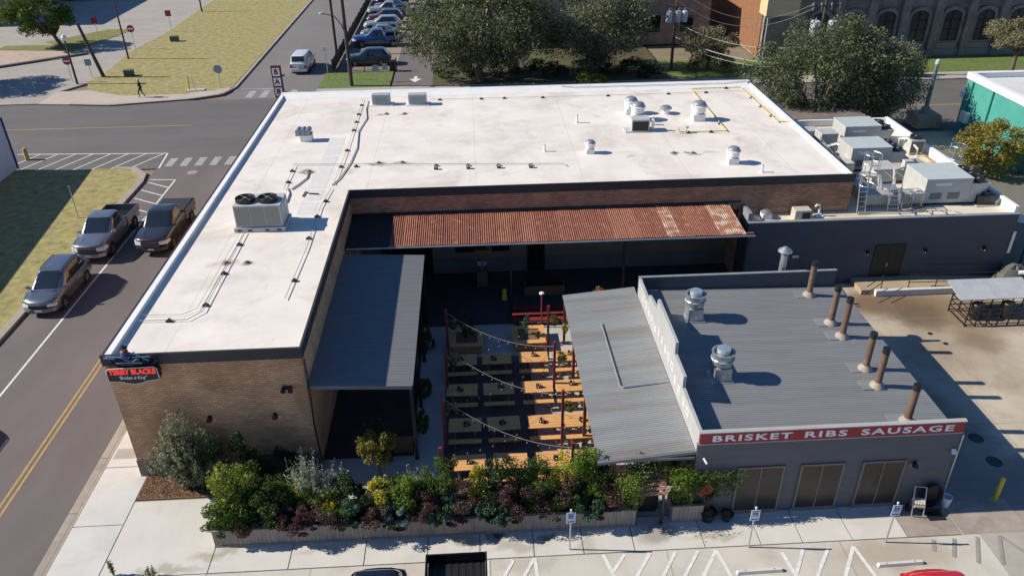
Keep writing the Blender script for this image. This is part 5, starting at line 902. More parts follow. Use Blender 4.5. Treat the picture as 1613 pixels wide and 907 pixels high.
# baskets on the red posts and plants in the square planters
for side, PP in (('left', PL), ('right', PR)):
    for k, (x, y) in enumerate(PP):
        t = thing('hanging_basket', f'golden trailing basket on the {rn4[k]} red post of the {side} row', 'flower basket', (x+.3, y, 2.1), 0, 'hanging baskets')
        P, _ = foliage_pts(420, .26, .26, .3, .05, 10, .5); V, F = leaves(P, .075, .5); link('foliage', npmesh('foliage', V, F), LM['fruit'], t); MB().lathe([(.05, -.2), (.15, -.12), (.18, .02), (.16, .02)], n=10).build('pot', BLKM, t); MB().path([(0, 0, .28), (.17, 0, .02)], .005, 4).path([(0, 0, .28), (-.17, 0, .02)], .005, 4).build('hanger', BLKM, t)
S('young_shrub', 'slim green shrub growing in the sunlit square planter', (2.15, 32.1, .44), .2, .2, 1.0, 'teal', .09, 420, 9); S('young_shrub', 'small drooping plant at the right of the sunlit planter', (2.75, 31.85, .44), .16, .16, .35, 'green', .08, 150, 6); S('young_shrub', 'shaded young tree in the left square planter', (-.75, 32.1, .44), .35, .3, 1.3, 'dark', .1, 600, 10)
def tall_potted(name, label, loc, zc, r, hh, leaf, n, accent=None):
    t = thing(name, label, 'plant', loc); MB().lathe([(.16, 0), (.22, .4), (.2, .41), (.19, .34), (0, .34)], n=12).build('pot', BLKM, t); MB().path([(0, 0, .3), (.03, 0, zc*.5), (0, 0, zc)], [.03, .025, .015], 6).build('stem', BARK, t)
    P, _ = foliage_pts(n, r, r, hh, 0, 9, .45); P[:, 2] += zc; V, F = leaves(P, .11, .5); link('foliage', npmesh('foliage', V, F), LM[leaf], t)
    if accent: P, _ = foliage_pts(40, r*.9, r*.9, hh*1.1, 0, 6, .3); P[:, 2] = P[:, 2]+zc+.12; V, F = leaves(P, .12, .9); link('blossom', npmesh('blossom', V, F), LM[accent], t)['kind'] = 'stuff'
tall_potted('flowering_plant', 'pink flowering plant peeking over the lean-to roof end', (5.75, 32.4, 0), 2.35, .28, .45, 'lime', 420, 'red'); tall_potted('young_tree', 'tiny sprig beside the pink flowering plant', (4.85, 32.4, 0), 2.3, .12, .2, 'lime', 40)
S('vine_tuft', 'lime sprig hanging at the lean-to eave by the benches', (4.0, 31.0, 1.3), .2, .3, .9, 'lime', .12, 260, 8)
spiky('weed_tuft', 'leftmost weed tuft at the bottom picture edge', (-12.9, 19.0, .02), .12, .75, 'green', 8, .09, 'plant'); spiky('weed_tuft', 'weed tuft right of the leftmost one at picture edge', (-11.6, 18.75, .02), .25, .5, 'green', 10, .09, 'plant')
# street trees
tree('live_oak', 'broad dark oak left of two behind the rear parapet', (.7, 78.6, 0), 11.5, 8.2, 6.5, 'oak', 34000, .27, 90, .42, crown_z=.16, spread=.20)
tree('live_oak', 'rounded oak right of two behind the rear parapet', (12.8, 80.5, 0), 11.0, 6.6, 6.0, 'oak2', 28000, .25, 80, .40, crown_z=.12, spread=.20)
tree('live_oak', 'largest oak rising beyond the right end of the main roof', (28.2, 61.4, 0), 10.4, 7.2, 4.6, 'oak', 36000, .21, 95, .36, lean=(.3, 0), crown_z=.12, spread=.19)
tree('street_tree', 'smaller oak leaning over street beside the tall lamp post', (33.0, 60.8, 0), 7.8, 3.6, 3.2, 'oak2', 17000, .19, 56, .22, crown_z=.14, spread=.24)
tree('street_tree', 'tan-tinged tree on the far lawn under the power lines', (24.4, 80.6, 0), 4.9, 3.4, 2.6, 'tan', 6500, .2, 42, .16, crown_z=.30, spread=.22); 
S('leafy_bush', 'green undergrowth below the tan-tinged tree', (24.6, 80.2, 0), 2.4, 1.4, 2.6, 'oak', .2, 3800, 22)
tree('street_tree', 'pale bare-barked tree at the right picture edge', (54.4, 76.6, 0), 6.2, 4.2, 3.2, 'tan', 7000, .2, 44, .2, crown_z=.42, spread=.2)
S('street_shrub', 'grey-green shrub in the pot across the street', (44.2, 76.4, 0), 1.2, .8, 1.9, 'green', .18, 1300, 14)
tree('street_tree', 'single round green tree by the plaza top left', (-48.8, 98.2, 0), 7.0, 4.3, 4.0, 'green', 17000, .24, 60, .24, lean=(-2.0, .5), crown_z=.26, spread=.2)
tree('street_tree', 'tree just outside the left edge shading the driveway', (-52.2, 82.0, 0), 7.6, 4.8, 4.4, 'oak', 12000, .28, 60, .3, crown_z=.3)
tree('street_tree', 'golden olive bush tree before the teal building', (36.6, 51.2, 0), 4.2, 2.9, 2.6, 'autumn', 11000, .19, 60, .12, crown_z=.10, spread=.22)
S('dry_shrub', 'brown dry shrub behind the annex parapet', (31.6, 53.2, 0), 1.6, 1.2, 1.4, 'brown', .16, 1500, 14); S('leafy_bush', 'yellow-green bush peeking over the rear parapet', (11.5, 75.9, 0), 1.6, .9, 1.5, 'lime', .2, 1200, 14)
for i in range(5): S('leafy_bush', ('first', 'second', 'third', 'fourth', 'fifth')[i]+' dark undergrowth clump from the left below the two oaks', (-1.5+i*4.6, 79.8+(i % 2), 0), 2.3, 1.4, 1.6, 'dark', .22, 1800, 16)
# ---------------------------------------------------------------- vehicles (local +x is forward)
def paint(name, c, metal=.7, rough=.32): return mat('paint_'+name, c, rough, .04, .5, metal=metal, coat=1.0)
AGLASS = mat('auto_glass', (.018, .024, .032), .05, .1, 1, spec=.9, coat=.3); RIM = mat('alloy_rim', (.42, .43, .45), .3, .08, metal=.7); HEADL = mat('headlamp_lens', (.72, .76, .8), .12, .05, spec=.8); TAILL = mat('tail_lamp', (.35, .015, .015), .2, .1); PLATE = mat('plate', (.7, .72, .74), .5, .05); GRILLE = mat('grille_black', (.02, .02, .022), .4, .2)
CAR = dict(
 suv=dict(L=4.75, W=1.94, st=[(2.37, .46, .70, .72), (2.31, .33, .84, .87), (2.08, .27, .95, .945), (1.6, .25, 1.02, .965), (1.1, .24, 1.07, .97), (0, .24, 1.08, .97), (-1.4, .24, 1.10, .97), (-2.1, .28, 1.12, .95), (-2.3, .36, 1.08, .89), (-2.37, .48, .95, .80)], cab=(1.32, .22, -1.72, -2.27, .89, .66, 1.02, 1.70), win=[(.12, .29), (.32, .55), (.58, .84)], wh=(1.42, -1.38), r=.36),
 pickup=dict(L=5.85, W=2.03, st=[(2.92, .52, .98, .86), (2.86, .40, 1.10, .975), (2.55, .36, 1.17, 1.0), (1.9, .36, 1.22, 1.01), (1.3, .36, 1.25, 1.015), (-.86, .36, 1.25, 1.015), (-.88, .40, .82, 1.0), (-2.0, .42, .82, 1.0), (-2.85, .46, .82, .99), (-2.92, .52, .80, .96)], cab=(1.50, .50, -.62, -.86, .94, .74, 1.20, 1.92), win=[(.08, .42), (.46, .80)], wh=(1.82, -1.86), r=.40),
 van=dict(L=4.75, W=1.85, st=[(2.37, .45, .75, .72), (2.3, .32, .95, .85), (1.95, .26, 1.08, .91), (1.5, .25, 1.15, .925), (0, .25, 1.15, .925), (-2.2, .26, 1.15, .925), (-2.34, .35, 1.1, .88), (-2.37, .45, 1.0, .84)], cab=(2.0, .85, -2.05, -2.33, .885, .70, 1.08, 1.86), win=[(.66, .86)], wh=(1.45, -1.45), r=.33),
 sedan=dict(L=4.65, W=1.84, st=[(2.32, .42, .60, .70), (2.26, .30, .72, .84), (1.95, .24, .80, .90), (1.2, .22, .90, .92), (0, .22, .94, .92), (-1.2, .22, .95, .92), (-2.0, .26, .94, .89), (-2.28, .36, .88, .82), (-2.32, .46, .78, .74)], cab=(1.15, .25, -1.0, -1.75, .82, .60, .90, 1.42), win=[(.24, .50), (.54, .80)], wh=(1.40, -1.38), r=.33))
def bil(A, B, C, D, u, v): return (A*(1-u)+B*u)*(1-v)+(D*(1-u)+C*u)*v
def panel(name, A, B, C, D, u0, u1, v0, v1, m, parent, off=.012):
    q = [bil(A, B, C, D, u, v) for u, v in ((u0, v0), (u1, v0), (u1, v1), (u0, v1))]; n = (q[1]-q[0]).cross(q[3]-q[0]).normalized()
    if n.dot((q[0]+q[2])/2-Vector((0, 0, .9))) < 0: n = -n
    return MB().add([p+n*off for p in q]+[p-n*.01 for p in q], [(0, 1, 2, 3), (7, 6, 5, 4), (0, 4, 5, 1), (1, 5, 6, 2), (2, 6, 7, 3), (3, 7, 4, 0)]).build(name, m, parent)
TYRE = {}
def vehicle(name, label, kind, pm, loc, rz, cat, group=None, rails=False, trim=None):
    K = CAR[kind]; t = thing(name, label, cat, loc, rz, group); mb = MB(); prof = []
    sec = lambda x, zl, zt, w: [(x, -w*.88, zl), (x, -w*.98, zl+.08), (x, -w, zl+(zt-zl)*.45), (x, -w*.985, zt-.14), (x, -w*.95, zt-.045), (x, -w*.86, zt), (x, -w*.45, zt+.018), (x, 0, zt+.024), (x, w*.45, zt+.018), (x, w*.86, zt), (x, w*.95, zt-.045), (x, w*.985, zt-.14), (x, w, zl+(zt-zl)*.45), (x, w*.98, zl+.08), (x, w*.88, zl)]
    ST = []; KS = K['st']; cr = lambda a, b, c, d, q: .5*((2*b)+(c-a)*q+(2*a-5*b+4*c-d)*q*q+(3*b-a-3*c+d)*q**3)
    for i in range(len(KS)-1):
        P4 = [KS[max(i-1, 0)], KS[i], KS[i+1], KS[min(i+2, len(KS)-1)]]; step = kind == 'pickup' and KS[i][0] < -.5
        for q in ((0,) if step else (0, .25, .5, .75)): ST.append(tuple(cr(*[p_[z_] for p_ in P4], q) for z_ in range(4)) if not step else KS[i])
    ST.append(KS[-1]); vs = []; HL = K['L']/2
    def bend(p_, w):
        x, y, z = p_; k_ = min(1, abs(y)/w)**3; f_ = max(0, min(1, (x-HL+.9)/.9)); r_ = max(0, min(1, (-x-HL+.7)/.7)); r_ = 0 if kind == 'pickup' else r_
        return (x-.26*k_*f_+.16*k_*r_, y, z)
    for s in ST: vs += [bend(p_, s[3]) for p_ in sec(*s)]
    n = 15; k = len(ST); fs = [(i*n+j, i*n+(j+1) % n, (i+1)*n+(j+1) % n, (i+1)*n+j) for i in range(k-1) for j in range(n)] + [tuple(range(n)), tuple(reversed(range((k-1)*n, k*n)))]
    mb.add(vs, fs); mb.smooth = True; body = mb.build('body', pm, t)
    xf0, xf1, xr1, xr0, wb, wr, zb, zr = K['cab']; P = {}
    for s in (-1, 1): P[s] = [Vector((xr0, s*wb, zb)), Vector((xf0, s*wb, zb)), Vector((xf1, s*wr, zr)), Vector((xr1, s*wr, zr))]
    NR = 56; lev = [0, .1, .3, .5, .7, .88, .97, 1.0, 1.02, 1.03]; ring = []
    for q, v in enumerate(lev):
        vv = min(v, 1.0); f = vv**.92; ax, bx = xr0+(xr1-xr0)*vv, xf0+(xf1-xf0)*f; hw = wb+(wr-wb)*vv+.035*math.sin(math.pi*vv*.9); z = zb+(zr-zb)*(vv-.02*(vv > .96)); sh = 0
        if v > .96: sh = {.97: .02, 1.0: .06, 1.02: .25, 1.03: .55}[v]; z = zr+{.97: -.02, 1.0: .0, 1.02: .025, 1.03: .035}[v]
        cx, hx = (ax+bx)/2, (bx-ax)/2-sh*.9; hy = hw-sh*(.9 if sh < .1 else .8); hy = max(hy, .12); row = []
        for j in range(NR):
            t_ = 2*math.pi*(j+.5)/NR; c, s_ = math.cos(t_), math.sin(t_); e = 2/7.0
            yn = math.copysign(abs(s_)**e, s_); xx = cx+hx*math.copysign(abs(c)**e, c)
            if c > 0: xx += .10*hx*(1-yn*yn)*(.25 if sh < .1 else 0)*min(1, .3/hx*2)
            row.append(Vector((xx, hy*yn, z)))
        ring.append(row)
    groups = {'cab': [], 'windshield': [], 'rear_window': [], 'sw': {}}
    for q in range(len(lev)-1):
        for j in range(NR):
            qd = [ring[q][j], ring[q][(j+1) % NR], ring[q+1][(j+1) % NR], ring[q+1][j]]; c = sum(qd, Vector())/4; nrm = (qd[1]-qd[0]).cross(qd[3]-qd[0]).normalized(); key = 'cab'; vm = (lev[q]+lev[q+1])/2
            if nrm.dot(Vector((c.x-(xf0+xr0)/2, c.y, .0))) < 0: nrm = -nrm
            if .0 <= vm < .95:
                if nrm.x > .45 and abs(c.y) < wr*.985: key = 'windshield'
                elif nrm.x < -.55 and abs(c.y) < wr*.95 and vm > (.1 if kind == 'sedan' else .28): key = 'rear_window'
                elif abs(nrm.y) > .75 and vm > .08 and kind != 'none':
                    xa = xr0+(xr1-xr0)*vm; xb = xf0+(xf1-xf0)*vm; u = (c.x-xa)/(xb-xa)
                    for wi, (u0, u1) in enumerate(K['win']):
                        if u0 <= u <= u1: key = ('sw', wi, c.y > 0)
            if isinstance(key, tuple): groups['sw'].setdefault(key, []).append(qd)
            else: groups[key].append(qd)
    groups['cab'].append(ring[-1])
    def fromq(nm, qs, m, par):
        o_ = MB(); idx = {}; 
        for qd in qs:
            f_ = []
            for p_ in qd:
                k_ = (round(p_.x, 5), round(p_.y, 5), round(p_.z, 5))
                if k_ not in idx: idx[k_] = len(o_.v); o_.v.append(tuple(p_))
                f_.append(idx[k_])
            o_.f.append(tuple(f_))
        o_.smooth = True; return o_.build(nm, m, par)
    cab = fromq('cab', groups['cab'], pm, t); fromq('windshield', groups['windshield'], AGLASS, t); fromq('rear_window', groups['rear_window'], AGLASS, t)
    for qs in groups['sw'].values(): fromq('side_window', qs, AGLASS, t)
    slab('interior', xr0+.25, -wb+.12, zb+.05, xf0-.5, wb-.12, zb+.25, BLKP, t) if False else None
    for s in (-1, 1):
        for wx in K['wh']:
            r = K['r']; key = (kind,)
            if key not in TYRE:
                a = MB(); a.smooth = True; prof = [(r*.62, -.11), (r*.94, -.12), (r, -.07), (r, .07), (r*.94, .12), (r*.62, .11)]; nn = 20; vv = [(q*math.cos(2*math.pi*j/nn), y, q*math.sin(2*math.pi*j/nn)) for q, y in prof for j in range(nn)]
                a.add(vv, [(i*nn+j, i*nn+(j+1) % nn, (i+1)*nn+(j+1) % nn, (i+1)*nn+j) for i in range(5) for j in range(nn)]); tm = a.mesh('tyre'); tm.materials.append(RUBBER)
                b = MB(); b.tube((0, -.09, 0), (0, .09, 0), r*.63, r*.63, 18)
                for q in range(5): b.add([(r*.12*math.cos(1.2566*q+d), e*.105, r*.12*math.sin(1.2566*q+d)) for e in (-1, 1) for d in (-.6, .6)]+[(r*.6*math.cos(1.2566*q+d), e*.1, r*.6*math.sin(1.2566*q+d)) for e in (-1, 1) for d in (-.16, .16)], [(0, 1, 5, 4), (2, 6, 7, 3)])
                rm = b.mesh('rim'); rm.materials.append(RIM); dk_ = MB().tube((0, -.004, 0), (0, .004, 0), r*1.16, r*1.16, 20).mesh('arch'); dk_.materials.append(BLKP); TYRE[key] = (tm, rm, dk_)
            tm, rm, dk_ = TYRE[key]; yy = s*(K['W']/2-.10); w_ = link('wheel', tm, None, t, (wx, yy, r)); link('rim', rm, None, w_); link('wheel_arch', dk_, None, t, (wx, s*(K['W']/2-.004), r+.02))
        xs, zl, zt, ww = K['st'][1]
        hx = K['st'][0][0]; hz = zt-.07 if kind != 'pickup' else zt-.10; hb = hz-(.15 if kind != 'pickup' else .24)
        MB().add([(hx+.00, s*ww*.56, hb+.02), (hx-.17, s*ww*.97, hb), (hx-.52, s*ww*1.09, hb+.06), (hx-.52, s*ww*1.09, hz-.02), (hx-.20, s*ww*.97, hz), (hx-.015, s*ww*.56, hz-.02), (hx-.35, s*ww*.6, hz-.05)], [(0, 1, 4, 5), (1, 2, 3, 4), (5, 4, 3, 6), (0, 6, 2, 1)]).build('headlight', HEADL, t)
        st3 = [q for q in K['st'] if q[0] > K['cab'][0]-.15]; MB().path([(q[0]-.04, s*q[3]*.80, q[2]+.008) for q in st3[1:]], .012, 4).build('hood_seam', BLKP, t)
        MB().path([(st3[1][0]-.15, s*ww*.40, st3[1][2]+.012), (st3[2][0]-.2, s*ww*.43, st3[2][2]+.022), (st3[-1][0], s*ww*.52, st3[-1][2]+.022)], [.01, .03, .02], 6).build('hood_crease', pm, t)
        for u in sorted({K['win'][0][0]-.06, *[q[1]+.02 for q in K['win'][:-1]], K['win'][-1][1]+.05}):
            if kind != 'van': xd = K['cab'][3]+(K['cab'][0]-K['cab'][3])*u; MB().path([(xd, s*(K['W']/2-.012), .42), (xd, s*(K['W']/2+.001), .70), (xd, s*(K['W']/2-.012), K['cab'][6]-.08)], .011, 4).build('door_seam', BLKP, t)
        MB().box(K['wh'][1]+K['r']*1.2, s*(K['W']/2)-.03, .24 if kind != 'pickup' else .36, K['wh'][0]-K['r']*1.2, s*(K['W']/2)+.012, .36 if kind != 'pickup' else .46).build('sill_trim', BLKM, t)
        xe = K['st'][-1][0]; w2 = K['st'][-2][3]; zt2 = K['st'][-2][2]
        (MB().box(xe-.035, s*(w2-.06)-.09, .84, xe-.012, s*(w2-.06)+.08, 1.20) if kind == 'pickup' else MB().box(xe+.035, s*w2*.84-.10, zt2-.42, xe+.2, s*w2*.84+.09, zt2-.16)).build('tail_light', TAILL, t)
        mr = MB(); mr.add([Vector((0, 0, 0))+Vector(v) for v in ((-.08, 0, 0), (.10, 0, 0), (.06, s*.2, .01), (-.06, s*.2, .01), (-.08, 0, .16), (.08, 0, .15), (.03, s*.2, .14), (-.06, s*.2, .14))], [(0, 1, 2, 3), (7, 6, 5, 4), (0, 4, 5, 1), (1, 5, 6, 2), (2, 6, 7, 3), (3, 7, 4, 0)]).build('mirror', trim or pm, t, (xf0-.32, s*(wb+.02), zb+.02), bevel=.02)
        if rails: MB().path([(xf1-.15, s*(wr-.06), zr+.01), (xf1-.3, s*(wr-.06), zr+.07), (xr1+.3, s*(wr-.06), zr+.07), (xr1+.12, s*(wr-.06), zr+.01)], .02, 6).build('roof_rail', BLKM, t)
        for q in range(len(K['win'])):
            u = K['win'][q][0]+.03; p = bil(*P[s], u, 0); MB().box(p.x-.02, s*(K['W']/2)-.012, zb-.16, p.x+.16, s*(K['W']/2)+.014, zb-.12).build('door_handle', trim or pm, t)
    xs, zl, zt, ww = K['st'][1]; x0 = K['st'][0][0]
    MB().box(x0-.08, -ww*.55, zt-.26 if kind != 'pickup' else zt-.46, x0+.03, ww*.55, zt-.10).build('grille', GRILLE, t, bevel=.02); MB().box(x0-.2, -ww*.6, zl-.06, x0+.0, ww*.6, zl-.025).build('air_dam', BLKP, t)
    if kind == 'pickup':
        for i in range(3): MB().box(x0+.025, -ww*.54, zt-.41+i*.12, x0+.045, ww*.54, zt-.385+i*.12).build('grille_bar', trim or RIM, t)
    MB().prism([(x0+.06-.26*abs(q)**3, q*ww*1.0) for q in np.linspace(-1, 1, 11)]+[(x0-.35, ww*.9), (x0-.35, -ww*.9)], zl-.02, zl+.22).build('front_bumper', trim or pm, t, bevel=.04); MB().box(x0+.058, -.18, zl+.06, x0+.072, .18, zl+.17).build('number_plate', PLATE, t)
    xe = K['st'][-1][0]; MB().box(xe-.06, -w2*.98, .44, xe+.12, w2*.98, .64).build('rear_bumper', trim or pm, t, bevel=.04); MB().box(xe-.072, -.18, .70, xe-.01, .18, .82).build('number_plate', PLATE, t)
    MB().box(xf0-.12, -.75*wb, zb+.03, xf0+.1, .75*wb, zb+.05).build('wiper_cowl', BLKP, t)
    if kind == 'pickup':
        W = K['W']/2
        for s in (-1, 1): MB().box(-2.93, s*W-.06 if s > 0 else -W+.0, .80, -.885, W if s > 0 else -W+.06, 1.28).build('bed_side', pm, t, bevel=.02)
        MB().box(-2.925, -W+.065, .80, -2.87, W-.065, 1.27).build('tailgate', pm, t, bevel=.015); MB().box(-.95, -W+.065, .80, -.885, W-.065, 1.28).build('bed_front', pm, t)
        MB().box(-2.86, -W+.07, .845, -.96, W-.07, .87).build('bed_liner', BLKP, t)
        for i in range(7): MB().box(-2.85, -.72+i*.24-.05, .871, -.97, -.72+i*.24+.05, .885).build('bed_rib', GRILLE, t)
    return t
GZ = RZ+.004
SV = vehicle('parked_suv', 'grey-brown mid-size SUV parked at the lawn kerb, nearest of the row', 'suv', paint('graphite', (.20, .215, .235)), (-23.27, 38.75, GZ), R(-90), 'suv', rails=True)
vehicle('parked_pickup', 'grey crew-cab pickup with open bed parked at the lawn kerb', 'pickup', paint('steel_grey', (.27, .28, .295)), (-23.1, 45.3, GZ), R(-90), 'pickup truck', trim=RIM)
vehicle('moving_pickup', 'dark brown-black pickup with covered bed in the traffic lane', 'pickup', paint('black_brown', (.07, .062, .06)), (-19.65, 45.9, GZ), R(-90), 'pickup truck')
tn = MB().box(-2.85, -.93, 1.285, -.9, .93, 1.31).build('bed_cover', mat('black_tonneau', (.03, .03, .032), .6), bpy.data.objects['moving_pickup'])
vehicle('parked_suv', 'SUV just outside left edge casting shadow on the street', 'suv', paint('graphite', ()), (-23.4, 25.4, GZ), R(-90), 'suv', rails=True)
vehicle('white_van', 'white minivan driving away on the far street', 'van', paint('white', (.72, .72, .70), 0, .35), (-18.0, 85.7, GZ), R(88), 'van')
# foreground cars cut by the frame
vehicle('dark_pickup', 'black pickup seen from above with ribbed bed at bottom edge', 'pickup', paint('black', (.02, .022, .025)), (-1.12, 15.18, .012), R(-90), 'pickup truck')
ck = MB().box(-.2, -.15, 0, .2, .15, .3).build('cooler', WHITE); tag(ck, 'small white and blue box lying in the black pickup bed', 'cooler'); ck.location = (-1.55, 17.05, .9)
vehicle('dark_sedan', 'dark blue car roof at the bottom edge left of pickup', 'suv', paint('midnight', (.025, .032, .05)), (-3.65, 15.5, .012), R(-90), 'car')
vehicle('red_car', 'bright red car at the bottom right corner', 'suv', paint('red', (.55, .015, .022), .1), (14.15, 14.3, .012), R(-90), 'car')
# row in the far car park, noses to the fence
lot = [('dark_suv', 'dark blue SUV nearest the iron fence in the car park row', 'suv', ('navy', (.03, .045, .075)), 86.6), ('blue_pickup', 'bright blue pickup second in the car park row', 'pickup', ('blue', (.03, .085, .24)), 95.0), ('silver_car', 'tan-silver sedan right behind the blue pickup in the row', 'sedan', ('champagne', (.42, .38, .32)), 99.6), ('white_car', 'first white car beyond the silver sedan in the row', 'suv', ('pearl', (.66, .65, .62)), 103.6), ('brown_suv', 'rust brown SUV midway along the car park row', 'suv', ('rust', (.17, .055, .025)), 107.6), ('tan_pickup', 'white and tan pickup in the car park row', 'pickup', ('sand', (.55, .50, .42)), 111.8), ('blue_car', 'pale blue-grey car beyond the tan pickup', 'sedan', ('slate', (.16, .21, .27)), 116.2), ('dark_car', 'dark red SUV near the far end of the row', 'suv', ('wine', (.10, .03, .025)), 120.2), ('grey_car', 'silver car at the top of the car park row', 'sedan', ('silver', (.45, .46, .47)), 124.2)]
for nm, lab, kd, (pn, pc), y in lot: vehicle(nm, lab, kd, paint(pn, pc), (-11.1 if kd != 'pickup' else -10.9, y, -.012), R(180+random.uniform(-2, 2)), 'car' if kd != 'pickup' else 'pickup truck', 'cars parked along the iron fence')
vehicle('white_car', 'white car at the top left corner by the dark facade', 'sedan', MATS['paint_pearl'], (-59.5, 129.8, -.026), R(10), 'car')
# ---------------------------------------------------------------- neighbouring buildings
FB = brickmat('grey_brown_brick', (.30, .235, .205), (.23, .18, .16), (.21, .185, .17), bw=.42, bh=.16)
ch = thing('arched_brick_building', 'long grey-brown brick building with tall arched windows across the street', 'building')
MB().box(31, 84, 0, 80, 104, 11).build('wall', FB, ch)
STN = mat('grey_stone', (.26, .245, .235), .85, .15, 1)
slab('plinth', 30.9, 83.75, 80, 84, 0, .75, STN, ch); slab('string_course', 30.95, 83.85, 80, 84, 6.4, 6.7, STN, ch)
def arch_pts(w, h0, h1, n=10): return [(-w, h0), (w, h0), (w, h1-w*.75)]+[(w*math.cos(a), h1-w*.75+w*.75*math.sin(a)) for a in np.linspace(0, math.pi, n)[1:-1]]+[(-w, h1-w*.75)]
inn, outp = arch_pts(.95, 1.6, 4.8), arch_pts(1.25, 1.45, 5.15); n = len(inn)
fr = MB().add([(x, -.28, z) for x, z in inn]+[(x, -.28, z) for x, z in outp]+[(x, 0, z) for x, z in inn]+[(x, 0, z) for x, z in outp], [(i, (i+1) % n, n+(i+1) % n, n+i) for i in range(n)]+[(i, 2*n+i, 2*n+(i+1) % n, (i+1) % n) for i in range(n)]+[(n+i, n+(i+1) % n, 3*n+(i+1) % n, 3*n+i) for i in range(n)]).mesh('window_frame'); fr.materials.append(FB)
gl = MB().extrude_y(inn, -.05, -.01).mesh('pane'); gl.materials.append(mat('church_glass', (.035, .045, .045), .2, .4, 1.5))
mu = MB().box(-.04, -.12, 1.6, .04, -.05, 4.7).box(-.95, -.12, 2.7, .95, -.05, 2.78).box(-.95, -.12, 3.7, .95, -.05, 3.78).mesh('glazing_bar'); mu.materials.append(BLKM)
pil = MB().box(-.42, -.55, 0, .42, -.002, 6.2).add([(-.42, -.55, 6.2), (.42, -.55, 6.2), (.42, 0, 6.9), (-.42, 0, 6.9)], [(0, 1, 2, 3)]).mesh('buttress'); pil.materials.append(FB)
sill = MB().box(-1.15, -.22, .78, 1.15, -.002, 1.4).mesh('sill_panel'); sill.materials.append(STN)
for k in range(11):
    x = 36.9+k*3.6; wdw = link('window', fr, None, ch, (x, 84, 0)); link('pane', gl, None, wdw); link('glazing_bar', mu, None, wdw); link('buttress', pil, None, ch, (x+1.8, 84, 0)); link('sill_panel', sill, None, ch, (x, 84, 0))
slab('upper_panel', 40.2, 83.8, 43.0, 83.98, 6.9, 8.4, mat('pale_panel', (.42, .46, .52), .6), ch)
slab('cream_bay', 30.2, 81.6, 33.6, 83.7, 5.0, 9.5, mat('cream_stucco', (.62, .47, .26), .85, .1, 1), ch); MB().box(30.6, 82.0, 0, 30.85, 82.25, 5).build('bay_post', STN, ch)
slab('west_brick', 30.9, 84.6, 30.998, 103.8, .3, 10.8, mat('orange_brick', (.25, .115, .055), .9, .2, 2), ch)
lb = thing('low_brick_building', 'shaded low building behind the oaks and power lines', 'building'); MB().box(2, 92, 0, 27.5, 108, 6.2).build('wall', FB, lb); slab('cornice', 1.9, 91.8, 27.6, 92, 5.6, 6.3, STN, lb)
for i in range(6):
    wdw = slab('window', 5.0+i*3.8, 91.9, 6.7+i*3.8, 91.99, 1.3, 3.4, STN, lb); slab('pane', 5.12+i*3.8, 91.86, 6.58+i*3.8, 91.898, 1.42, 3.28, GLASSD, wdw)
tb = thing('teal_building', 'teal painted building with white roof at right edge', 'building'); TEAL = mat('teal_paint', (.07, .33, .275), .7, .12, .8, bump=.15, dirt=(.035, .25, .21), dscale=.5, damt=.5)
MB().box(39.4, 38, 0, 64, 60.2, 4.35).build('wall', TEAL, tb); MB().box(39.75, 38.3, 4.35, 64, 59.85, 4.45).build('roof', mat('grey_white_roof', (.62, .61, .59), .8, .1, .6), tb)
MB().box(39.3, 38, 4.35, 39.74, 60.3, 4.85).box(39.74, 59.86, 4.35, 64, 60.3, 4.85).build('parapet', WHITE, tb)
for y in (43, 49.5, 56.5, 59.2): slab('downpipe', 39.28, y, 39.39, y+.12, .1, 4.3, mat('teal_dark', (.03, .2, .17), .6), tb)
slab('meter_cabinet', 39.0, 58.6, 39.38, 59.4, 1.2, 2.0, WHITE, tb); slab('wall_box', 39.15, 60.0, 39.38, 60.3, 2.9, 3.3, WHITE, tb)
wb_ = thing('white_building', 'white rendered wall with blue corner trim at left edge', 'building', (0, 0, 0)); WR = mat('white_render', (.60, .60, .62), .85, .06, 1)
MB().extrude_y([(0, 0)], 0, 0) if False else MB().add([(-60, 30, 0), (-35, 30, 0), (-34.9, 58.2, 0), (-60, 58.2, 0), (-60, 30, 6.6), (-35, 30, 6.6), (-34.9, 58.2, 4.0), (-60, 58.2, 4.0)], [(0,3,2,1),(4,5,6,7),(0,1,5,4),(1,2,6,5),(2,3,7,6),(3,0,4,7)]).build('wall', WR, wb_)
slab('corner_trim', -34.99, 58.2, -34.80, 58.32, 0, 4.0, mat('blue_trim', (.03, .06, .22), .6), wb_); slab('green_panel', -34.9, 55.2, -34.86, 56.4, 1.6, 2.6, mat('mural_green', (.05, .13, .06), .8), wb_)
bb = thing('plaza_building', 'dark brick facade in shade at the top left corner', 'building'); MB().box(-100, 112, 0, -62, 140, 9).build('wall', FB, bb)
for i in range(4):
    wdw = slab('window', -68.5-i*5, 111.9, -65.5-i*5, 111.99, 1, 3.5, STN, bb); slab('pane', -68.35-i*5, 111.86, -65.65-i*5, 111.898, 1.15, 3.35, GLASSD, wdw)
rt_ = thing('sidewalk_canopy', 'grey gridded canopy roof over the rear sidewalk by the annex', 'canopy', (24.0, 56.5, 0))
for i in range(4):
    for j in range(2): slab('roof_panel', i*1.5, j*1.4, i*1.5+1.45, j*1.4+1.35, 2.6, 2.65, mat('brown_grey_panel', (.20, .165, .15), .7, .2, 2), rt_)
for x in (0.05, 5.8):
    for y in (.05, 2.6): slab('post', x, y, x+.1, y+.1, 0, 2.6, BLKM, rt_)
wr = thing('rear_wing', 'low dark-roofed strip with white parapet beyond the main roof right edge', 'building', (20.35, 46.5, 0)); MB().box(0, 0, 0, .9, 8.5, 4.6).build('wall', DKTRIM, wr); slab('white_cap', .3, -.05, .95, 8.5, 4.6, 5.0, WHITE, wr)

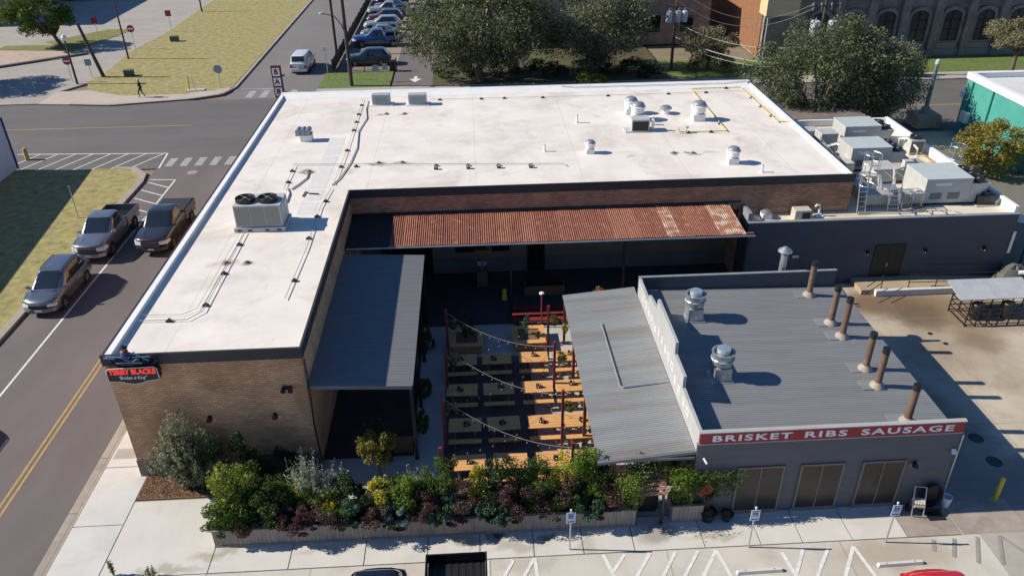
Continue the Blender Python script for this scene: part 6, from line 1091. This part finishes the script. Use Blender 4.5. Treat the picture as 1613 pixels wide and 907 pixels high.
# ---------------------------------------------------------------- poles, wires, lamps
def pole(label, loc, h, r=.16, name='utility_pole'):
    t = thing(name, label, 'utility pole', loc); MB().lathe([(r, 0), (r*.72, h), (0, h)], n=12).build('shaft', POLEW, t); return t
p1 = pole('tall wooden pole with a lamp arm behind the rear-left roof corner', (-12.0, 78.3, 0), 13, .2)
MB().path([(0, 0, 4.8), (-.3, 0, 5.9), (-.9, 0, 6.7), (-1.9, 0, 6.95)], .05).build('lamp_arm', POLEW, p1); MB().lathe([(.0, -.1), (.2, -.05), (.22, .05), (.1, .12), (0, .12)], (-2.1, 0, 6.95), 10).build('lamp_head', LGREY, p1)
pole('second dark pole on the far street verge', (-15.3, 91.5, 0), 13, .17)
def transformer(parent, x, y, z, r=.3, h=.95):
    o = MB().lathe([(r*.9, 0), (r, .04), (r, h-.1), (r*.7, h), (0, h)], (x, y, z), 14).build('transformer', mat('pale_can', (.52, .56, .60), .45, .08), parent); MB().tube((x, y, z+h), (x, y, z+h+.3), .04).build('bushing', GALV, o)
p3 = pole('pole with three pale transformers behind the right oak', (20.7, 81.0, 0), 10, .16)
for dx in (-.75, .15, .8): transformer(p3, dx, -.4, 4.9, .3, 1.1)
MB().box(-1.1, -.25, 6.3, 1.2, -.1, 6.42).build('crossarm', POLEW, p3)
p4 = pole('pole with two large pale transformers behind the largest oak', (34.6, 77.9, 0), 11, .16)
for dx in (-.9, .85): transformer(p4, dx, -.4, 3.9, .48, 1.5)
MB().box(-1.5, -.25, 6.6, 1.5, -.1, 6.75).build('crossarm', POLEW, p4)
for dx in (-1.3, -.5, .5, 1.3): MB().tube((dx, -.18, 6.3), (dx, -.18, 7.0), .09, .09, 8).build('insulator', GALV, p4)
WIRE = mat('bright_cable', (.34, .33, .32), .5)
def wire(label, a, b, sag, r=.035):
    r *= .6
    t = thing('overhead_wire', label, 'wire', a); A, B = Vector(a), Vector(b); MB().path([A.lerp(B, s)-A-Vector((0, 0, sag*4*s*(1-s))) for s in np.linspace(0, 1, 25)], r, 5).build('cable', WIRE, t)
wire('upper overhead wire sagging between the two transformer poles', (21.3, 80.9, 7.6), (33.4, 77.8, 6.9), 1.9); wire('lower overhead wire sagging between the two transformer poles', (20.6, 80.9, 7.0), (33.6, 77.8, 6.6), 2.2)
wire('cable bundle drooping from the left transformers into the oak', (21.2, 80.7, 4.6), (30.5, 70, 4.8), 1.0, .05); wire('lowest thick cable drooping toward the largest oak', (20.8, 80.7, 3.4), (28.5, 66, 4.2), .7, .07); wire('thin cable just under the thick drooping one', (20.8, 80.7, 2.9), (28.0, 66, 3.9), .7, .04); wire('topmost wire across the arched building', (18, 88, 7.9), (56, 79, 7.6), .4)
lp = thing('tall_lamp_post', 'thick blue-grey lamp post on a square brick base by street', 'lamp post', (37.6, 61.9, 0)); MB().box(-1.0, -.9, 0, 1.0, .9, 1.05).build('base_box', mat('brown_block', (.36, .29, .23), .9, .2), lp); MB().lathe([(.40, 1.05), (.36, 1.5), (.17, 1.65), (.14, 4.9), (.2, 5.0), (0, 5.02)], n=14).build('shaft', mat('blue_grey_metal', (.24, .29, .31), .6), lp); MB().lathe([(.1, 5.0), (.2, 5.1), (.18, 5.35), (.03, 5.5)], n=10).build('lantern', mat('lantern_glass', (.45, .55, .52), .3), lp)
pt = thing('street_pot', 'dark round pot on the pavement across the street', 'pot', (44.2, 76.4, 0)); MB().lathe([(.4, 0), (.65, .7), (.6, .72)], n=14).build('pot', BLKM, pt)
# ---------------------------------------------------------------- signs, fence, person top left
fe = thing('iron_fence', 'black iron picket fence round the car park corner', 'fence', (-14.55, 83.4, 0))
pk = MB().box(-.012, -.012, 0, .012, .012, 1.25).mesh('picket'); pk.materials.append(BLKM)
for i in range(46): link('picket', pk, None, fe, (.1+i*.145, 0, .02))
for i in range(250): link('picket', pk, None, fe, (0, .15+i*.16, .02))
for z in (.15, 1.15): MB().box(0, -.02, z, 6.7, .02, z+.05).build('rail', BLKM, fe); MB().box(-.02, .03, z, .02, 40, z+.05).build('rail', BLKM, fe)
for x in (0, 3.3, 6.65): MB().box(x-.05, -.05, 0, x+.05, .05, 1.4).build('post', BLKM, fe)
for i in range(1, 14): MB().box(-.05, i*3-.05, 0, .05, i*3+.05, 1.4).build('post', BLKM, fe)
slab('privacy_screen', .03, .1, .05, 40, .05, 1.2, BLKP, fe)
bn = tag(MB().box(-.3, -.3, 0, .3, .3, 1.0).box(-.33, -.33, 1.0, .33, .33, 1.08).build('litter_bin', BLKM), 'black litter bin at the right end of the iron fence', 'bin'); bn.location = (-8.3, 83.5, .0)
REDS = mat('sign_red', (.36, .03, .05), .5, .08); SGREY = mat('sign_back', (.33, .36, .40), .5, .08)
def sign(label, loc, h, face, size, m, shape='square', bar=False, tilt=0):
    t = thing('street_sign', label, 'sign', loc, tilt); MB().tube((0, .03, 0), (0, .03, h), .035, .035, 8).build('pole', GALV, t)
    if shape == 'round': p = MB().tube((0, -.03, h-size), (0, 0, h-size), size, size, 20).build('plate', m, t)
    else: p = MB().box(-size, -.03, h-2*size, size, 0, h).build('plate', m, t)
    if bar: slab('white_bar', -size*.75, -.045, size*.75, -.032, h-size-.09, h-size+.09, WHITE, p)
    return t
sign('round no-entry sign at the driveway mouth beside the lawn', (-39.45, 96.2, 0), 2.75, 0, .42, REDS, 'round', True); sign('round no-entry sign beside the green pole', (-41.0, 82.6, 0), 2.5, 0, .40, REDS, 'round', True)
sign('square dark red sign farther up the driveway edge', (-38.1, 105.3, 0), 2.6, 0, .36, REDS); sign('square dark red sign on the kerbed grass island', (-46.6, 103.5, 0), 2.3, 0, .36, REDS); sign('round grey sign back at the right of the dry lawn', (-24.9, 78.7, 0), 2.3, 0, .42, SGREY, 'round'); sign('small square grey sign beside the leaning pole', (-39.6, 84.0, 0), 1.9, 0, .33, SGREY)
sign('left grey sign on the green verge below the tall pole', (-9.6, 79.3, 0.02), 1.7, 0, .33, SGREY); sign('right grey sign on the green verge below the tall pole', (-8.7, 79.5, 0.02), 1.75, 0, .26, SGREY); sign('white slim marker at the verge beside the white van', (-14.6, 80.6, 0), 3.3, 0, .18, WHITE)
sign('bare sign pole standing on the near lawn', (-26.4, 48.7, 0), 2.3, 0, .06, SGREY)
pole('leaning thick dark pole beside the walking person', (-38.5, 84.2, 0), 5.6, .2).rotation_euler = (0, R(-12), 0); pole('slim dark pole at the edge of the dry lawn', (-38.6, 91.6, 0), 6.4, .11); pole('slim dark pole far up the driveway', (-37.9, 118, 0), 5, .12)
gp = pole('green lamp pole at the driveway corner', (-40.2, 81.8, 0), 4.3, .12); MB().lathe([(.0, 4.2), (.22, 4.35), (.26, 4.6), (.1, 4.85), (0, 4.85)], n=10).build('globe', WHITE, gp)
for lab, x, y in (('green utility cabinet right of the leaning pole', -35.9, 84.4), ('small green utility box far up the dry lawn', -36.0, 99.8)):
    o = tag(MB().box(-.45, -.3, 0, .45, .3, .55).box(-.48, -.33, .55, .48, .33, .6).build('utility_box', mat('utility_green', (.06, .10, .06), .6)), lab, 'utility box'); o.location = (x, y, 0)
tag(MB().lathe([(.16, 0), (.16, .85), (.1, .95), (0, .95)], n=12).build('tan_bollard', mat('tan_plastic', (.5, .34, .12), .6)), 'short tan bollard by the white wall corner', 'bollard').location = (-35.2, 60.4, -.11)
sa = thing('a_frame_stand', 'small orange and white barrier stand by the far kerb', 'barrier', (-27.6, 78.2, 0)); MB().tube((-.3, 0, 0), (-.1, 0, 1.5), .05).build('orange_leg', mat('orange_plastic', (.6, .16, .03), .6), sa); MB().tube((.35, 0, 0), (.15, 0, 1.55), .05).build('white_leg', WHITE, sa); slab('base', -.5, -.3, 1.2, .3, 0, .08, CONC, sa)
# person walking on the far corner pavement
def person(label, loc, rz):
    J = dict(pel=(0, 0, .92), ch=(0.0, 0, 1.22), nk=(0, 0, 1.46), hb=(.02, 0, 1.55), ht=(.03, 0, 1.68), ls=(0, .17, 1.40), le=(-.12, .22, 1.15), lw=(.02, .22, .92), lh=(.06, .22, .84), rs=(0, -.17, 1.40), re=(.10, -.22, 1.16), rw=(.28, -.2, 1.05), rh=(.35, -.19, 1.03), lp=(0, .09, .88), lk=(.20, .1, .50), la=(.16, .1, .10), lt=(.32, .1, .05), rp=(0, -.09, .88), rk=(-.02, -.1, .48), ra=(-.28, -.1, .14), rt=(-.16, -.1, .04))
    Rr = dict(pel=.135, ch=.15, nk=.055, hb=.085, ht=.09, ls=.065, le=.045, lw=.032, lh=.035, rs=.065, re=.045, rw=.032, rh=.035, lp=.10, lk=.062, la=.042, lt=.04, rp=.10, rk=.062, ra=.042, rt=.04)
    E = [('pel', 'ch'), ('ch', 'nk'), ('nk', 'hb'), ('hb', 'ht'), ('ch', 'ls'), ('ls', 'le'), ('le', 'lw'), ('lw', 'lh'), ('ch', 'rs'), ('rs', 're'), ('re', 'rw'), ('rw', 'rh'), ('pel', 'lp'), ('lp', 'lk'), ('lk', 'la'), ('la', 'lt'), ('pel', 'rp'), ('rp', 'rk'), ('rk', 'ra'), ('ra', 'rt')]
    ks_ = list(J); me = bpy.data.meshes.new('skeleton'); me.from_pydata([J[k] for k in ks_], [(ks_.index(a), ks_.index(b)) for a, b in E], []); o = bpy.data.objects.new('skeleton', me); COL.objects.link(o)
    o.modifiers.new('skin', 'SKIN'); o.modifiers.new('sub', 'SUBSURF').levels = 2
    if not me.skin_vertices: return None
    for i, k in enumerate(ks_): me.skin_vertices[0].data[i].radius = (Rr[k], Rr[k]); me.skin_vertices[0].data[i].use_root = (k == 'pel')
    dg = bpy.context.evaluated_depsgraph_get(); m2 = bpy.data.meshes.new_from_object(o.evaluated_get(dg)); bpy.data.objects.remove(o); m2.materials.clear()
    for m in (mat('black_clothes', (.018, .018, .022), .85), mat('skin', (.30, .18, .12), .6)): m2.materials.append(m)
    for p in m2.polygons: c = p.center; p.material_index = 1 if (c.z > 1.47 or (abs(c.y) > .165 and c.z < 1.12 and c.z > .78)) else 0
    t = thing('person', label, 'person', loc, rz); link('body', m2, None, t)
    MB().lathe([(.10, 1.58), (.115, 1.66), (.09, 1.76), (.01, 1.79)], (.02, 0, 0), 12).build('cap', mat('pale_cloth', (.55, .52, .46), .85), t); MB().box(-.10, -.32, .86, .12, -.22, 1.06).build('white_bag', WHITE, t); return t
tmp = bpy.data.meshes.new('x'); 
try: person('person in black with pale cap and white bag walking at the far corner', (-31.8, 76.3, .01), R(170))
except Exception as ex: print('PERSON', ex)

# ---------------------------------------------------------------- front walk and yard objects
BLUES = mat('sign_blue', (.03, .10, .38), .5, .05)
def acc_sign(label, loc):
    t = thing('accessible_parking_sign', label, 'sign', loc, R(random.uniform(-6, 6)), 'accessible parking signs'); MB().tube((0, 0, 0), (0, 0, 1.9), .028, .028, 8).build('pole', GALV, t); MB().lathe([(.035, 1.9), (.035, 1.94), (0, 1.95)], n=8).build('pole_cap', WHITE, t)
    p = MB().box(-.16, -.045, 1.34, .16, -.03, 1.84).build('plate', mat('pale_sign', (.62, .68, .70), .5, .05), t, bevel=.004); b = slab('blue_square', -.085, -.052, .085, -.046, 1.56, 1.73, BLUES, p)
    s = MB().path([(.045*math.cos(a)-.005, -.055, 1.61+.045*math.sin(a)) for a in np.linspace(.6, 5.4, 12)], .007, 4).path([(-.01, -.055, 1.68), (-.01, -.055, 1.63), (.03, -.055, 1.63), (.05, -.055, 1.585)], .008, 4); s.lathe([(.0, -.013), (.013, 0), (0, .013)], (-.01, -.055, 1.705), 8); s.build('wheelchair_symbol', WHITE, p)
    slab('text_band', -.12, -.05, .12, -.046, 1.39, 1.44, BLUES, p); slab('text_band', -.12, -.05, .12, -.046, 1.77, 1.80, BLUES, p)
acc_sign('leftmost accessible parking sign, in front of the planter', (2.81, 19.1, .02)); acc_sign('middle accessible parking sign, before the first smokehouse door', (9.11, 18.8, .02)); acc_sign('rightmost accessible parking sign, before the last smokehouse door', (14.0, 18.7, .02))
for lab, x in (('left wheel stop, striped bay below the middle sign', 9.15), ('right wheel stop beside the red car', 14.05)):
    t = thing('wheel_stop', lab, 'wheel stop', (x, 17.72, .012), R(1), 'concrete wheel stops'); MB().add([(-.8, -.08, 0), (.8, -.08, 0), (.8, .08, 0), (-.8, .08, 0), (-.76, -.05, .12), (.76, -.05, .12), (.76, .05, .12), (-.76, .05, .12)], [(0,3,2,1),(4,5,6,7),(0,1,5,4),(1,2,6,5),(2,3,7,6),(3,0,4,7)]).build('block', CONC, t); MB().tube((-.5, 0, .1), (-.5, 0, .128), .02).tube((.5, 0, .1), (.5, 0, .128), .02).build('pin', BLKM, t)
hr = thing('hose_reel_cart', 'metal hose reel cart with coiled hose by the last door', 'hose reel', (15.72, 19.95, .02), R(-12))
for s in (-.2, .2): MB().path([(s, -.2, .05), (s, -.05, .5), (s, .22, 1.1)], .022).build('frame_rail', GALV, hr); MB().tube((s*1.3, .1, .15), (s*1.3+.05*(1 if s > 0 else -1), .1, .15), .15, .15, 12).build('wheel', RUBBER, hr)
MB().tube((-.2, .22, 1.1), (.2, .22, 1.1), .02).build('crossbar', GALV, hr); MB().tube((-.2, -.2, .05), (.2, -.2, .05), .02).build('crossbar', GALV, hr)
hs_ = MB()
for i in range(7): hs_.path([(-.16+i*.053, .02+.17*math.cos(a), .5+.17*math.sin(a)) for a in np.linspace(0, 2*math.pi, 13)], .027, 5)
hs_.build('hose_coil', mat('pale_hose', (.5, .47, .40), .6), hr)
bh = thing('black_hose_coil', 'upright coil of black hose against the smokehouse wall', 'hose', (16.35, 20.3, .02)); hs_ = MB()
for i in range(5): hs_.path([((.30+.02*i)*math.cos(a), -.03*i+.03, .55+(.48+.015*i)*math.sin(a)) for a in np.linspace(0, 2*math.pi, 21)], .035, 5)
hs_.build('hose', RUBBER, bh); MB().extrude_y([(.28*math.cos(a), .55+.46*math.sin(a)) for a in np.linspace(0, 2*math.pi, 20)[:-1]], .0, .08).build('backing_disc', BLKP, bh)
bu = thing('white_bucket', 'white plastic bucket at the smokehouse right corner', 'bucket', (16.98, 20.25, .02)); MB().lathe([(.14, 0), (.18, .45), (.19, .46), (.17, .46), (.14, .1)], n=14).build('bucket', WHITE, bu); MB().path([(-.18, 0, .44), (-.12, -.14, .3), (.12, -.14, .3), (.18, 0, .44)], .008, 4).build('handle', GALV, bu)
ds = tag(MB().box(-.3, -.2, 0, .3, .2, .04).box(-.28, .16, .04, .28, .2, .2).build('dustpan', BLKM), 'black flat tray lying beside the hose reel', 'tray'); ds.location = (16.35, 19.75, .022)
bo = thing('yellow_bollard', 'yellow steel bollard in the shaded yard', 'bollard', (19.0, 20.4, .01)); MB().lathe([(.085, 0), (.085, 1.08), (.06, 1.12), (0, 1.13)], n=14).build('post', mat('yellow_bollard_paint', (.62, .45, .03), .5, .12, 4, dirt=(.3, .2, .05), dscale=5, damt=.5), bo); MB().lathe([(.2, 0), (.19, .02), (0, .02)], n=14).build('footing', CONC2, bo)
for i, (lab, x, y, s) in enumerate((('large black pot right of the corner planter', 8.0, 20.15, 1.0), ('small black pot before the first smokehouse door', 8.7, 20.1, .75), ('black pot high beside the red oval sign', 7.95, 20.28, .7))):
    t = thing('black_pot', lab, 'pot', (x, y, .02 if i < 2 else .95)); MB().lathe([(.2*s, 0), (.3*s, .42*s), (.32*s, .44*s), (.27*s, .44*s), (.26*s, .36*s), (0, .36*s)], n=14).build('pot', BLKM, t); slab('stand', -.1, -.1, .1, .1, -.93, 0, BLKM, t) if i == 2 else MB().lathe([(.25*s, .36*s), (.0, .39*s)], n=10).build('soil', MULCH, t)
ro = thing('red_oval_sign', 'tilted red oval board hanging beside the corner planter vines', 'sign', (7.78, 20.18, 1.45), R(-8)); MB().extrude_y([(.26*math.cos(a)*1.0+.1*math.sin(a), .26*math.sin(a)) for a in np.linspace(0, 2*math.pi, 18)[:-1]], -.02, .02).build('board', mat('bright_red_board', (.50, .06, .045), .6, .2, 9), ro); MB().path([(0, 0, .24), (0, .1, .5)], .008, 4).build('hanger', BLKM, ro)
# ramp, rails and pens at the annex
rm_ = thing('access_ramp', 'concrete ramp with black rails along the annex front', 'ramp', (0, 0, 0)); slab('landing', 20.5, 35.3, 24.4, 36.68, .012, .30, mat('rusty_concrete', (.40, .31, .215), .9, .18, 1, dirt=(.26, .19, .12), dscale=.6, damt=.6), rm_)
MB().add([(24.4, 35.5, .012), (29.5, 35.5, .012), (29.5, 36.68, .012), (24.4, 36.68, .012), (24.4, 35.5, .30), (29.5, 35.5, .04), (29.5, 36.68, .04), (24.4, 36.68, .30)], [(0,3,2,1),(4,5,6,7),(0,1,5,4),(1,2,6,5),(2,3,7,6),(3,0,4,7)]).build('ramp_slab', MATS['rusty_concrete'], rm_); slab('kerb', 21.2, 35.05, 26.4, 35.28, .012, .36, CONC, rm_)
for x in (21.6, 23.1, 24.6, 26.2, 27.8): MB().tube((x, 35.4, .03), (x, 35.4, 1.15), .025).build('rail_post', BLKM, rm_)
for z in (.62, 1.12): MB().tube((23.0, 35.4, z), (28.0, 35.4, z-.05), .022).build('handrail', BLKM, rm_)
for z in (.55, 1.0): MB().tube((20.3, 34.5, z), (21.6, 35.4, z+.12), .022).build('handrail', BLKM, rm_)
MB().tube((24.4, 36.5, 1.05), (29.4, 36.5, .85), .022).build('handrail', BLKM, rm_)
pn = thing('fenced_pen', 'black railed pen with grey metal lids in the yard', 'enclosure', (24.3, 31.9, .01)); 
for x in np.linspace(0, 3.9, 8):
    for y in (0, 1.5): MB().box(x-.025, y-.025, 0, x+.025, y+.025, 1.02).build('post', BLKM, pn)
for z in (.1, .4, .7, 1.0):
    for y in (0, 1.5): MB().box(0, y-.018, z-.02, 3.9, y+.018, z+.02).build('rail', BLKM, pn)
    for x in (0,): MB().box(x-.018, .02, z-.02, x+.018, 1.48, z+.02).build('rail', BLKM, pn)
for i in range(4): MB().add([(i*1.0-.05, .75, 1.06), (i*1.0+.93, .75, 1.06), (i*1.0+.93, 2.2, 1.42), (i*1.0-.05, 2.2, 1.42), (i*1.0-.05, .75, 1.1), (i*1.0+.93, .75, 1.1), (i*1.0+.93, 2.2, 1.46), (i*1.0-.05, 2.2, 1.46)], [(0,3,2,1),(4,5,6,7),(0,1,5,4),(1,2,6,5),(2,3,7,6),(3,0,4,7)]).build('lid_panel', MATS['grey_panel'], pn)
for x in (1.0, 2.6): MB().lathe([(.3, 0), (.32, .8), (.28, .85), (0, .86)], (x, .75, 0), 12).build('drum', BLKM, pn)
dl = thing('white_hand_truck', 'white frame hand truck lying before the railed pen', 'hand truck', (27.2, 31.2, .02), R(10)); MB().path([(-.4, -.2, .05), (0, .1, .3), (.5, .15, .35), (.55, -.15, .3), (-.35, -.45, .05)], .05).build('frame', WHITE, dl); MB().tube((-.2, -.5, .12), (-.12, -.5, .12), .12, .12, 10).build('wheel', RUBBER, dl)
tp = thing('tarp_pile', 'lumpy dark tarp heap at the annex right corner', 'tarp', (29.2, 35.9, 0.01)); m = MB(); m.smooth = True; nn = 14; vs = [(0, 0, 1.15)]; fs = []
for i in range(1, 6):
    for j in range(nn):
        a = 2*math.pi*j/nn; r = i/5*(1.2+.2*math.sin(3*a+i)); vs.append((r*math.cos(a), r*.8*math.sin(a), max(0, 1.15*(1-(i/5)**2)+random.uniform(-.14, .14)*(i < 5))))
fs += [(0, 1+j, 1+(j+1) % nn) for j in range(nn)]+[(1+(i-1)*nn+j, 1+i*nn+j, 1+i*nn+(j+1) % nn, 1+(i-1)*nn+(j+1) % nn) for i in range(1, 5) for j in range(nn)]; m.add(vs, fs); m.build('tarp', mat('olive_tarp', (.10, .10, .085), .8, .3, 2), tp); MB().tube((-.1, -.4, .9), (.25, -.5, .95), .12, .12, 10).build('white_tube', WHITE, tp)
for a in (('patio_chair', -1),): pass
